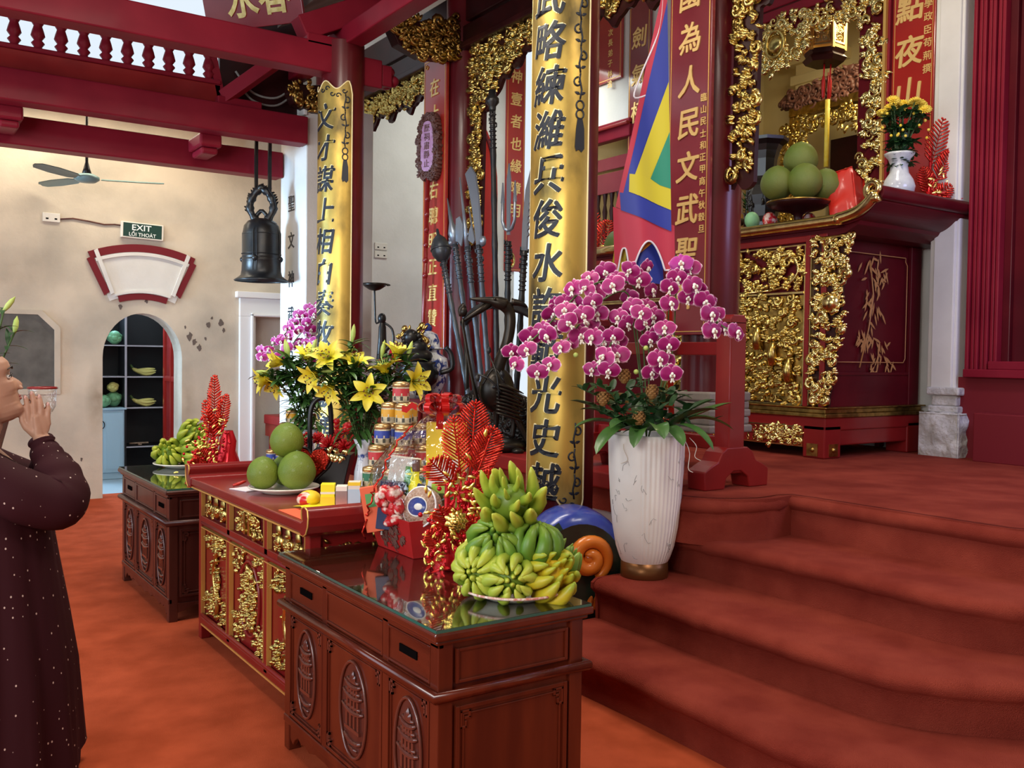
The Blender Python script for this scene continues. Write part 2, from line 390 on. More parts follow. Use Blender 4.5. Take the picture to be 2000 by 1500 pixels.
# carved relief ------------------------------------------------------
def c_scroll(mb, fn, u, v, size, ang, hand, w0, th, turns=1.3):
    n = 13; pts = []; rad = []
    for i in range(n):
        t = i / (n - 1); a = ang + hand * t * turns * 2 * PI; r = size * (1 - t) ** .8 + size * .12
        pts.append(fn(u + r * math.cos(a), v + r * math.sin(a), w0 + th * (.5 + .6 * t))); rad.append(th * (.5 + .5 * math.sin(PI * min(1, t + .15))))
    mb.tube(pts, rad, 5)
def c_leaf(mb, fn, u, v, ln, wd, ang, w0, h):
    ca, sa = math.cos(ang), math.sin(ang)
    def q(x, y, z): return fn(u + x * ca - y * sa, v + x * sa + y * ca, w0 + z)
    vs = [q(0, 0, h * .3), q(ln * .35, wd, h * .25), q(ln * .38, 0, h), q(ln * .35, -wd, h * .25), q(ln * .75, wd * .7, h * .35), q(ln * .75, 0, h * .95), q(ln * .75, -wd * .7, h * .35), q(ln, 0, h * .3)]
    mb.add(vs, [(0, 2, 1), (0, 3, 2), (1, 2, 5, 4), (2, 3, 6, 5), (4, 5, 7), (5, 6, 7)])
def c_rosette(mb, fn, u, v, s, w0, h, n=6):
    a0 = RND.random() * 6
    for k in range(n): c_leaf(mb, fn, u, v, s, s * .38, a0 + 2 * PI * k / n, w0, h)
    c_ball(mb, fn, u, v, s * .3, w0 + h * .6, h * .7)
def c_ball(mb, fn, u, v, s, w0, h):
    n = 7; vs = [fn(u, v, w0 + h)]
    for r, z in ((.6, .8), (1, .25), (1, -.3)):
        for k in range(n): t = 2 * PI * k / n; vs.append(fn(u + s * r * math.cos(t), v + s * r * math.sin(t), w0 + h * z))
    fs = [(0, 1 + k, 1 + (k + 1) % n) for k in range(n)]
    for i in range(2):
        for k in range(n): fs.append((1 + i * n + k, 1 + (i + 1) * n + k, 1 + (i + 1) * n + (k + 1) % n, 1 + i * n + (k + 1) % n))
    mb.add(vs, fs)
def carve(mb, fn, inside, box, n, s, h, w0=0.0, mix=(.3, .5, .1, .1)):
    u0, u1, v0, v1 = box; cnt = 0; tries = 0; pts = []
    while cnt < n and tries < n * 40:
        tries += 1
        u = RND.uniform(u0, u1); v = RND.uniform(v0, v1)
        if not inside(u, v): continue
        if any((u - a) ** 2 + (v - b) ** 2 < (s * .42) ** 2 for a, b in pts[-400:]): continue
        pts.append((u, v)); cnt += 1
        r = RND.random(); k = RND.uniform(.75, 1.3); hh = h * RND.uniform(.7, 1.3)
        if r < mix[0]: c_scroll(mb, fn, u, v, s * .62 * k, RND.random() * 6.28, RND.choice((-1, 1)), w0, hh * .45)
        elif r < mix[0] + mix[1]:
            a = RND.random() * 6.28
            for d in (-.6, 0, .6)[:RND.choice((1, 2, 3))]: c_leaf(mb, fn, u, v, s * 1.05 * k, s * .26, a + d, w0, hh)
        elif r < mix[0] + mix[1] + mix[2]: c_rosette(mb, fn, u, v, s * .6 * k, w0, hh)
        else: c_ball(mb, fn, u, v, s * .36 * k, w0, hh)
def in_poly(poly):
    def f(x, y):
        c = False; n = len(poly); j = n - 1
        for i in range(n):
            xi, yi = poly[i]; xj, yj = poly[j]
            if (yi > y) != (yj > y) and x < (xj - xi) * (y - yi) / (yj - yi) + xi: c = not c
            j = i
        return c
    return f
def fretline(mb, fn, pts, r, closed=False, w=0.0, n=4):
    mb.tube([fn(u, v, w) for u, v in pts], r, n, closed=closed)
def spiral(u, v, r, a0, turns, hand=1, n=18, r1=.15):
    return [(u + r * (1 - (1 - r1) * i / (n - 1)) * math.cos(a0 + hand * turns * 2 * PI * i / (n - 1)), v + r * (1 - (1 - r1) * i / (n - 1)) * math.sin(a0 + hand * turns * 2 * PI * i / (n - 1))) for i in range(n)]
# ================================================================== SETTING
b = MB(); b.box(-4.2, 4.0, -2.6, 10.75, -.12, 0); struct(b, 'floor', 'carpet')
b = MB(); b.box(.6, 4.6, 10.75, 14, -.12, -.004); struct(b, 'floor_side_room', 'tile_floor')

def nose_sweep(b, path, z, rise, run=.45, seed=0):
    """carpeted step edge: path of (x,y) points with the tread on the left-hand side of travel"""
    prof = [(run, 0), (.06, 0), (.022, -.004), (.002, -.016), (-.008, -.036), (-.004, -.056), (.012, -.072), (.03, -.082), (.036, -rise * .62), (.034, -rise)]
    P = []; n = len(path)
    rs = random.Random(seed); ph = [rs.random() * 6 for _ in range(4)]
    for i, (x, y) in enumerate(path):
        x0, y0 = path[max(i - 1, 0)]; x1, y1 = path[min(i + 1, n - 1)]
        t = Vector((x1 - x0, y1 - y0, 0)).normalized(); nn = Vector((-t.y, t.x, 0))
        sag = .006 * math.sin(i * .9 + ph[0]) + .004 * math.sin(i * 2.3 + ph[1])
        row = []
        for k, (d, dz) in enumerate(prof):
            wv = sag if 2 <= k <= 7 else 0
            o_ = (x + nn.x * (d + wv * .6), y + nn.y * (d + wv * .6)) if d < .1 else (x + d, y)
            row.append((o_[0], o_[1], z + dz - abs(wv) * (.6 if k in (5, 6, 7) else 0)))
        P.append(row)
    b.grid(P)
def stair_path(X0, yl, curve=1.3, y0=.75, n=44):
    out = []
    for i in range(n):
        y = yl + (y0 - yl) * i / (n - 1)
        out.append((X0 + curve * max(0, 2.12 - y) ** 2 + .012 * math.sin(y * 3.1 + X0 * 9), y))
    return out
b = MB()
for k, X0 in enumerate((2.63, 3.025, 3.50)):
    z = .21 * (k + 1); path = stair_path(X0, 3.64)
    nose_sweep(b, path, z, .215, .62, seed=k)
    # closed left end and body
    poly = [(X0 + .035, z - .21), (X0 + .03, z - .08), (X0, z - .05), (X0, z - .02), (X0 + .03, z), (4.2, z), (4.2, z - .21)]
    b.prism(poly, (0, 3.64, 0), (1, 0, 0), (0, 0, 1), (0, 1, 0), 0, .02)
struct(b, 'stairs', 'carpet_shaded')
# raised platform with its rounded tongue beside the stairs
pl = spline([(3.72, 4.02, 0), (3.55, 3.86, 0), (3.40, 3.66, 0), (3.405, 3.45, 0), (3.50, 3.27, 0), (3.72, 3.15, 0), (3.955, 3.17, 0)], 26)
ppath = [(p.x, p.y) for p in pl] + [(3.965, 3.05), (3.97, 2.7), (3.975, 2.3), (3.99, 2.05), (4.07, 1.85), (4.28, 1.6), (4.6, 1.35), (5.0, 1.2)]
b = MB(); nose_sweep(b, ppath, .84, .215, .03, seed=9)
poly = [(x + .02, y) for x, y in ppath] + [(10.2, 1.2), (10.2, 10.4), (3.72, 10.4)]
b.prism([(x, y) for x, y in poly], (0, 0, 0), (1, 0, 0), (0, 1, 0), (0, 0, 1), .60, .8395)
struct(b, 'floor_platform', 'carpet_shaded')
b = MB(); b.box(3.80, 4.1, 3.7, 4.95, 0, .6); struct(b, 'wall_platform', 'plaster_white')
b = MB(); b.box(3.74, 4.1, 3.72, 4.95, .60, .70); b.box(3.70, 4.1, 3.72, 10.4, .74, .845); b.box(3.76, 4.1, 4.95, 10.4, 0, .75)
struct(b, 'trim_platform', 'lacquer_dull', bevel=.012)

# far wall with the arched doorway and the niche doorway
Y0, Y1 = 10.45, 10.78
def arch(xc, hw, zs, ze, n=20):
    return [(xc - hw * math.cos(PI * i / n), zs + (ze - zs) * math.sin(PI * i / n)) for i in range(n + 1)]
b = MB(); F = dict(O=(0, Y0, 0), U=(1, 0, 0), V=(0, 0, 1), W=(0, 1, 0), d0=0, d1=Y1 - Y0)
b.prism([(-4.2, 0), (1.985, 0), (1.985, 1.48)] + arch(2.39, .405, 1.48, 1.955)[1:10] + [(2.39, 1.955), (2.39, 4.1), (-4.2, 4.1)], **F)
b.prism([(2.39, 1.955)] + arch(2.39, .405, 1.48, 1.955)[11:] + [(2.795, 0), (3.56, 0), (3.56, 1.96), (3.40, 4.1), (2.39, 4.1)], **F)
b.prism([(3.56, 1.96), (4.0, 1.96), (4.0, 0), (4.6, 0), (4.6, 6.2), (3.4, 6.2), (3.4, 4.1)], **F)
struct(b, 'wall_far', 'plaster_stained')
b = MB(); b.prism([(4.6, .5), (7.2, .5), (7.2, 6.2), (4.6, 6.2)], **F); struct(b, 'wall_chapel_end', 'plaster_white')
b = MB(); b.box(3.5, 4.1, 10.66, 10.74, 0, 2.1); struct(b, 'wall_niche', 'plaster_white')
b = MB()
b.box(3.42, 3.60, 10.40, 10.449, 0, 1.96); b.box(3.42, 4.2, 10.40, 10.449, 1.96, 2.17); b.box(3.38, 4.2, 10.37, 10.5, 2.17, 2.24)
b.box(3.545, 3.57, 10.37, 10.45, 0, 2.0); b.box(3.545, 4.0, 10.37, 10.45, 1.965, 1.99)
struct(b, 'trim_niche', 'white_paint', bevel=.006)
# flaked plaster patches and soot
def blob(b, c, r, y, seed, n=11):
    rs = random.Random(seed)
    poly = [(c[0] + r * rs.uniform(.5, 1.2) * math.cos(2 * PI * i / n) * .7, c[1] + r * rs.uniform(.5, 1.2) * math.sin(2 * PI * i / n)) for i in range(n)]
    b.prism(poly, (0, y, 0), (1, 0, 0), (0, 0, 1), (0, 1, 0), -.002, .01)
b = MB()
for i, (x, z, r) in enumerate([(2.16, 2.02, .03), (2.88, 1.72, .05), (2.93, 1.66, .04), (2.985, 1.60, .04), (2.83, 1.82, .02), (3.08, 1.85, .035), (3.22, 1.88, .045), (3.25, 1.80, .03), (3.05, 1.70, .025), (2.42, 2.09, .03), (3.12, 1.93, .02), (1.78, .42, .02)]):
    blob(b, (x, z), r, Y0, i)
o = b.build('wall_flaking', 'flake'); o['kind'] = 'structure'
# fan-shaped plaster panel over the door
PX, PZ = 2.385, 1.30
def ring(r0, r1, a0, a1, n=18):
    return [(PX + r1 * math.sin(a0 + (a1 - a0) * i / n), PZ + r1 * math.cos(a0 + (a1 - a0) * i / n)) for i in range(n + 1)] + [(PX + r0 * math.sin(a1 + (a0 - a1) * i / n), PZ + r0 * math.cos(a1 + (a0 - a1) * i / n)) for i in range(n + 1)]
t = thing('wall_plaque', 'fan-shaped plaster plaque with dark red border above the arched doorway', 'plaque', (PX, Y0, PZ))
def pb(name, polys, m, d0):
    b = MB()
    for i, poly in enumerate(polys): b.prism([(x - PX, z - PZ) for x, z in poly], (0, 0, 0), (1, 0, 0), (0, 0, 1), (0, -1, 0), 0, d0 + .0015 * i)
    return b.build(name, m, t)
SP = .405
pb('panel', [ring(.84, 1.33, -SP, SP)], 'plaster_white', .012)
q = .055
pb('rim', [ring(1.265, 1.30, -SP * .93, SP * .93), ring(.87, .895, -SP * .8, SP * .8)] + [[(PX + s * a, PZ + c) for a, c in ((.49, 1.29), (.455, 1.31), (.29, .86), (.325, .84))] for s in (1, -1)], 'plaster_white', .03)
pb('border', [ring(1.305, 1.385, -SP * 1.0, SP * 1.0), ring(.80, .865, -SP * .74, SP * .74)] + [[(PX + s * a, PZ + c) for a, c in ((.555, 1.20), (.50, 1.235), (.335, .87), (.385, .83))] for s in (1, -1)], 'maroon_paint', .024)
# grey blocked window recess
t = thing('window_recess', 'grey blocked-up window recess with cut corners and pale frame', 'window', (1.0, Y0, 1.5))
def octo(a, x0, x1, z0, z1): return [(x0, z0), (x1, z0), (x1, z1 - a), (x1 - a, z1), (x0 + a, z1), (x0, z1 - a)]
o1 = octo(.17, -.55, .58, -.40, .45); o2 = octo(.15, -.50, .525, -.345, .405)
b = MB()
for i in range(6):
    b.prism([o1[i], o1[(i + 1) % 6], o2[(i + 1) % 6], o2[i]], (0, 0, 0), (1, 0, 0), (0, 0, 1), (0, -1, 0), 0, .025)
b.build('frame', 'plaster', t)
b = MB(); b.prism(o2, (0, 0, 0), (1, 0, 0), (0, 0, 1), (0, -1, 0), 0, .006); b.build('blind_panel', 'grey_recess', t)
# white pillar
b = MB(); b.box(3.40, 4.1, 8.43, 9.10, 0, 3.92); struct(b, 'pillar', 'plaster_white', bevel=.012)
b = MB()
fn = plane_fn((3.398, 8.80, 0), (0, -1, 0), (0, 0, 1), (-1, 0, 0))
for ch, z in zip('聖文神武含', (3.02, 2.66, 2.28, 1.93, 1.59)): put_text(b, ch, fn, .17, .010, .002, 0, z)
o = b.build('wall_inscription', 'ink'); o['kind'] = 'structure'
b = MB(); b.box(3.36, 3.40, 8.40, 9.12, 3.80, 3.92); struct(b, 'trim_pillar', 'plaster_white', bevel=.01)

# columns
def column(x, y, z0, z1, r=.182, base=None):
    b = MB(); b.lathe([(r, z0), (r, z1 * .5), (r * .98, z1)], 32, (x, y, 0)); struct(b, 'column', 'lacquer')
    if base:
        b = MB(); s = base
        for (q, za, zb) in ((.20, z0, z0 + .05), (.185, z0 + .05, z0 + .10), (.192, z0 + .10, z0 + .15), (.185, z0 + .15, z0 + .20), (.19, z0 + .20, z0 + .26)): b.box(x - q, x + q, y - q, y + q, za, zb)
        struct(b, 'column_base', 'stone_grey', bevel=.012)
CB = (3.315, 4.29); CA = (3.29, 7.36); CC = (4.5, 4.27); CD = (4.5, 7.38); CE = (4.5, 10.40)
column(*CB, 0, 4.6); column(*CA, 0, 4.15); column(*CC, 1.08, 5.4, base=1); b = MB(); column(*CD, .84, 5.2, .17); column(*CE, .84, 5.2)
# tie beams
def beam(name, x0, x1, y0, y1, z0, z1, m='lacquer_beam', bv=.012): b = MB(); b.box(x0, x1, y0, y1, z0, z1); return struct(b, name, m, bevel=bv)
beam('beam', -4.2, 3.36, 7.26, 7.46, 3.875, 4.115); beam('beam', -4.2, 3.39, 8.36, 8.56, 3.52, 3.775); beam('beam', -4.2, 3.39, 9.0, 9.2, 3.30, 3.55)
for x in (.93, 2.55):
    b = MB(); b.box(x - .1, x + .1, 8.58, 8.98, 3.42, 3.54); b.box(x - .075, x + .075, 8.62, 8.94, 3.36, 3.42); struct(b, 'corbel', 'lacquer_beam', bevel=.02)
b = MB()
b.box(3.32, 3.62, 7.28, 7.44, 3.83, 4.07); b.box(3.62, 3.72, 7.29, 7.43, 3.86, 4.04)
for i, (x, z) in enumerate(((3.70, 3.90), (3.76, 3.93), (3.72, 4.0))): b.ell((x, 7.36, z), (.05, .06, .05), 10, 6)
struct(b, 'beam_end', 'lacquer_beam', bevel=.012)
beam('beam', 4.40, 4.62, -.5, 10.5, 4.36, 4.52, 'dark_brown'); beam('beam', 4.42, 4.60, -.5, 10.5, 4.56, 4.86, 'dark_brown'); beam('beam', 4.36, 4.62, -.5, 10.5, 4.30, 4.36, 'dark_brown')
beam('beam', 3.24, 3.40, -.5, 8.5, 4.12, 4.28, 'lacquer_beam')
# rafters of the verandah roof and grey soffit
def bar(b, p, q, wx, wz):
    p = Vector(p); q = Vector(q); t = (q - p).normalized(); s = t.cross(Vector((0, 0, 1))).normalized(); u = s.cross(t)
    vs = [e + s * i * wx + u * j * wz for e in (p, q) for i, j in ((-1, -1), (1, -1), (1, 1), (-1, 1))]
    k = b.s; b.s = False; b.add(vs, [(0, 1, 2, 3), (7, 6, 5, 4), (0, 4, 5, 1), (1, 5, 6, 2), (2, 6, 7, 3), (3, 7, 4, 0)]); b.s = k
for y in (7.36, 4.29):
    b = MB(); bar(b, (2.9, y, 4.20), (4.5, y, 5.02), .09, .10); struct(b, 'rafter', 'lacquer_beam', bevel=.01)
    b = MB(); bar(b, (2.98, y, 4.12), (2.98, y, 4.75), .08, .08); b.box(2.93, 3.25, y - .1, y + .1, 4.08, 4.17); struct(b, 'post', 'lacquer_beam', bevel=.01)
b = MB()
b.s = False; b.add([(3.1, -1, 4.55), (4.7, -1, 5.35), (4.7, 8.4, 5.35), (3.1, 8.4, 4.55), (3.1, -1, 4.62), (4.7, -1, 5.42), (4.7, 8.4, 5.42), (3.1, 8.4, 4.62)], [(0, 1, 2, 3), (7, 6, 5, 4), (0, 4, 5, 1), (1, 5, 6, 2), (2, 6, 7, 3), (3, 7, 4, 0)])
struct(b, 'ceiling_verandah', 'plaster_grey')
b = MB(); b.box(-4.2, 3.2, -2.6, 8.3, 4.95, 5.05); struct(b, 'ceiling', 'dark_brown')
b = MB(); b.box(-4.2, 3.5, 8.62, 10.8, 3.98, 4.03); struct(b, 'ceiling_lean_to', 'plaster')
b = MB(); b.box(4.6, 10.6, -.5, 10.8, 6.1, 6.2); struct(b, 'ceiling_chapel', 'plaster_cream')
b = MB(); b.box(-4.2, 8.2, -2.75, -2.6, 0, 5.0); struct(b, 'wall_near', 'plaster')
b = MB(); b.box(7.6, 7.8, -2.6, 2.0, .8, 6.1); struct(b, 'wall_right_end', 'plaster')
b = MB(); b.box(2.62, 3.42, 8.57, 8.62, 3.78, 4.95); struct(b, 'wall_clerestory', 'dark_brown')
# clerestory of turned balusters
b = MB(); b.box(-4.2, 2.6, 8.47, 8.53, 3.80, 3.955); struct(b, 'trim_clerestory', 'lacquer_dull', bevel=.006)
beam('trim_rail', -4.2, 2.6, 8.45, 8.55, 3.955, 3.995, 'lacquer_beam'); beam('trim_rail', -4.2, 2.6, 8.45, 8.55, 4.235, 4.30, 'lacquer_beam')
t = thing('baluster_screen', 'row of red turned balusters against white daylight above the beam', 'balustrade', (0, 8.5, 3.99))
b = MB(); b.lathe([(.045, 0), (.03, .02), (.052, .05), (.03, .075), (.055, .11), (.045, .15), (.032, .19), (.05, .22), (.05, .25)], 12)
first = None
for i in range(17):
    x = 2.50 - i * .172
    if first is None: first = b.build('baluster', 'lacquer_beam', t, (x, 0, 0))
    else:
        o = first.copy(); COL.objects.link(o); o.parent = t; o.location = (x, 0, 0)
b = MB(); bar(b, (2.62, 8.5, 3.78), (2.50, 8.5, 4.35), .03, .035); struct(b, 'post', 'lacquer_beam')
b = MB(); bar(b, (2.62, 8.44, 3.84), (3.15, 8.0, 4.30), .05, .06); b.box(2.55, 2.95, 8.38, 8.5, 3.77, 3.84); struct(b, 'rafter', 'lacquer_beam', bevel=.008)

# back wall (chapel front) at X = 6.9
F = dict(O=(6.9, 0, 0), U=(0, 1, 0), V=(0, 0, 1), W=(1, 0, 0), d0=0, d1=.22)
b = MB()
for poly in ([(3.78, .8), (4.86, .8), (4.86, 6.1), (3.78, 6.1)], [(4.86, 4.66), (6.95, 4.66), (6.95, 6.1), (4.86, 6.1)], [(6.95, .8), (7.72, .8), (7.72, 6.1), (6.95, 6.1)], [(7.72, 4.2), (8.7, 4.2), (8.7, 6.1), (7.72, 6.1)], [(7.72, .8), (8.7, .8), (8.7, 2.4), (7.72, 2.4)]) : b.prism(poly, **F)
b.box(7.12, 7.6, 8.6, 8.7, .8, 6.1); b.box(7.5, 7.7, 8.7, 10.45, .8, 6.1)
struct(b, 'wall_back', 'plaster_white')
b = MB(); b.box(6.66, 6.9, 3.84, 4.07, 1.35, 6.1); b.box(6.64, 6.9, 3.86, 4.03, 1.35, 6.1); struct(b, 'pilaster', 'plaster_white', bevel=.01)
b = MB()
rs = random.Random(3)
def rough_block(b, x0, x1, y0, y1, z0, z1, n=7, amp=.018):
    for (O, U, V) in (((x0, y0, z0), (x1 - x0, 0, 0), (0, 0, z1 - z0)), ((x0, y1, z0), (0, y0 - y1, 0), (0, 0, z1 - z0)), ((x0, y0, z1), (x1 - x0, 0, 0), (0, y1 - y0, 0)), ((x1, y0, z0), (0, y1 - y0, 0), (0, 0, z1 - z0))):
        O = Vector(O); U = Vector(U); V = Vector(V); W = U.cross(V).normalized()
        P = [[O + U * (i / n) + V * (j / n) + W * (rs.uniform(-amp, amp) if 0 < i < n and 0 < j < n else -amp * .5) for j in range(n + 1)] for i in range(n + 1)]
        b.grid(P)
rough_block(b, 6.58, 6.88, 3.76, 4.08, .84, 1.17)
b.box(6.63, 6.9, 3.80, 4.04, 1.17, 1.22); b.box(6.645, 6.9, 3.82, 4.02, 1.22, 1.30); b.box(6.62, 6.9, 3.79, 4.05, 1.30, 1.36)
struct(b, 'pilaster_base', 'rough_stone', bevel=.012)
# right-hand door in its fluted red frame, over a maroon plinth
b = MB()
for k in range(7):
    y = 3.775 - k * .032; b.box(6.66 + .012 * (k % 2) + .006 * k, 6.9, y - .026, y, 1.46, 6.1)
b.box(6.64, 6.9, 2.2, 3.775, 1.44, 1.50); b.box(6.66, 6.9, 2.2, 3.6, 1.50, 1.56)
struct(b, 'trim_door', 'lacquer_beam', bevel=.006)
b = MB(); b.box(6.80, 6.86, 3.30, 3.56, 1.55, 6.1); b.box(6.76, 6.80, 3.33, 3.39, 1.55, 6.1); b.box(6.76, 6.80, 3.50, 3.56, 1.55, 6.1)
struct(b, 'door_1', 'maroon', bevel=.006)
b = MB(); b.box(6.70, 7.6, 2.0, 3.87, .8, 1.44); struct(b, 'wall_plinth', 'maroon_paint')
b = MB(); b.box(6.52, 6.9, 2.0, 3.62, .835, 1.19); struct(b, 'step_block', 'maroon_paint', bevel=.01)
b = MB(); b.box(9.0, 9.1, 1.0, 3.9, .8, 6.1); struct(b, 'wall_beyond_door', 'plaster')
# sanctuary behind the altar
b = MB(); b.box(9.9, 10.1, 3.8, 8.6, .8, 6.1); struct(b, 'wall_sanctuary', 'plaster_cream')
b = MB(); b.box(6.95, 10.1, 8.5, 8.7, .8, 6.1); struct(b, 'wall_sanctuary_side', 'plaster_cream')
b = MB(); b.box(6.95, 10.1, 3.75, 3.85, .8, 6.1); struct(b, 'wall_sanctuary_right', 'plaster_cream')
b = MB(); b.box(9.60, 9.92, 7.25, 7.75, .84, 5.35); b.box(9.56, 9.92, 7.2, 7.8, 5.0, 5.12); b.box(9.52, 9.92, 7.15, 7.85, 5.25, 5.40); struct(b, 'pilaster', 'plaster_cream', bevel=.015)
b = MB(); b.box(7.15, 7.33, 6.60, 6.78, .84, 5.9); struct(b, 'post', 'plum_red', bevel=.02)
b = MB(); b.box(7.15, 7.31, 4.93, 5.09, .84, 5.9); struct(b, 'post', 'plum_red', bevel=.02)
b = MB(); b.box(6.84, 6.98, 4.60, 7.0, 4.67, 4.76); b.box(6.86, 6.98, 4.60, 7.0, 4.78, 5.1); b.box(6.84, 6.93, 4.58, 4.63, .84, 4.6); struct(b, 'trim_sanctuary', 'lacquer_beam', bevel=.01)
# beam and baluster window of the chapel (left of the flag)
beam('trim_lintel', 6.82, 6.92, 7.72, 8.8, 3.98, 4.18, 'lacquer_beam'); beam('trim_lintel', 6.78, 6.92, 7.72, 8.8, 4.10, 4.14, 'lacquer_dull')
b = MB(); b.box(7.5, 7.55, 7.3, 9.3, 1.5, 5); struct(b, 'wall_behind_window', 'plaster_cream')
t = thing('window_shutter', 'plum red shutter with dark turned balusters in the chapel wall', 'shutter', (6.95, 8.2, 2.4))
b = MB()
for y in (-.44, .36): b.box(-.03, .03, y, y + .07, 0, 1.25)
b.box(-.035, .035, -.44, .43, 1.02, 1.25); b.box(-.03, .03, -.44, .43, 0, .2); b.box(-.04, .05, -.5, .5, 1.28, 1.42)
b.build('shutter_frame', 'plum_red', t, bevel=.006)
b = MB(); b.lathe([(.03, 0), (.016, .05), (.03, .12), (.018, .2), (.032, .38), (.018, .5), (.03, .62), (.016, .7), (.03, .82)], 10)
f0 = None
for i in range(6):
    if f0 is None: f0 = b.build('baluster', 'dark_brown', t, (0, -.30 + i * .12, .2))
    else: o = f0.copy(); COL.objects.link(o); o.parent = t; o.location = (0, -.30 + i * .12, .2)
# ================================================================== TABLES
def flat_ring(b, fn, poly_o, poly_i, w0, w1):
    n = len(poly_o)
    for i in range(n):
        j = (i + 1) % n; q = [poly_o[i], poly_o[j], poly_i[j], poly_i[i]]
        k = b.s; b.s = False
        vs = [fn(u, v, w0) for u, v in q] + [fn(u, v, w1) for u, v in q]
        b.add(vs, [(4, 5, 6, 7), (0, 1, 5, 4), (1, 2, 6, 5), (2, 3, 7, 6), (3, 0, 4, 7)]); b.s = k
def fbox(b, fn, u0, u1, v0, v1, w0, w1):
    k = b.s; b.s = False
    vs = [fn(u, v, w) for w in (w0, w1) for u, v in ((u0, v0), (u1, v0), (u1, v1), (u0, v1))]
    b.add(vs, [(0, 3, 2, 1), (4, 5, 6, 7), (0, 1, 5, 4), (1, 2, 6, 5), (2, 3, 7, 6), (3, 0, 4, 7)]); b.s = k
def fframe(b, fn, u0, u1, v0, v1, t, w0, w1):
    fbox(b, fn, u0, u0 + t, v0, v1, w0, w1); fbox(b, fn, u1 - t, u1, v0, v1, w0, w1)
    fbox(b, fn, u0 + t, u1 - t, v0, v0 + t, w0, w1); fbox(b, fn, u0 + t, u1 - t, v1 - t, v1, w0, w1)
def key_corner(b, fn, u, v, su, sv, s, w0, w1):
    """angular fret at a panel corner"""
    for a0, a1, c0, c1 in ((0, .42, 0, .10), (0, .10, 0, .62), (.32, .42, 0, .30), (.18, .42, .22, .32), (0, .26, .52, .62), (.18, .26, .36, .62)):
        fbox(b, fn, *sorted((u + su * s * a0, u + su * s * a1)), *sorted((v + sv * s * c0, v + sv * s * c1)), w0, w1)
def pagoda(b, fn, uc, vc, hw, hh):
    """three-tiered pagoda relief inside an oval"""
    n = 30
    oo = [(uc + hw * 1.13 * math.cos(2 * PI * i / n), vc + hh * 1.06 * math.sin(2 * PI * i / n)) for i in range(n)]
    oi = [(uc + hw * math.cos(2 * PI * i / n), vc + hh * math.sin(2 * PI * i / n)) for i in range(n)]
    fretline(b, fn, oo, .006, True, .004, 6)
    for k, (z0, wd, hg) in enumerate(((-.42, .78, .34), (-.02, .70, .26), (.30, .58, .18))):
        y0 = vc + hh * z0; y1 = y0 + hh * hg
        for s in (-.62, -.2, .2, .62): fbox(b, fn, uc + hw * wd * s - .006, uc + hw * wd * s + .006, y0, y1, -.004, .007)
        fbox(b, fn, uc - hw * wd * .8, uc + hw * wd * .8, y0 - .008, y0 + .004, -.004, .009)
        pts = [(uc + hw * wd * x * 1.15, y1 + hh * (.02 + .10 * abs(x) ** 2.2)) for x in [-1, -.7, -.35, 0, .35, .7, 1]]
        fretline(b, fn, pts, [.005, .008, .010, .011, .010, .008, .005], False, .004, 5)
        fretline(b, fn, [(u, v + .016) for u, v in pts[1:-1]], .007, False, .002, 5)
    for s in (-1, 1): c_leaf(b, fn, uc, vc + hh * .58, hh * .22, .012, PI / 2 + s * .5, 0, .012)
    c_leaf(b, fn, uc, vc + hh * .58, hh * .30, .014, PI / 2, 0, .014)
    pts = [(uc + hw * .86 * x, vc - hh * (.56 + .18 * (1 - x * x))) for x in [-.8, -.4, 0, .4, .8]]
    fretline(b, fn, pts, .009, False, .002, 5); fretline(b, fn, [(u, v - .022) for u, v in pts[1:-1]], .006, False, .002, 5)
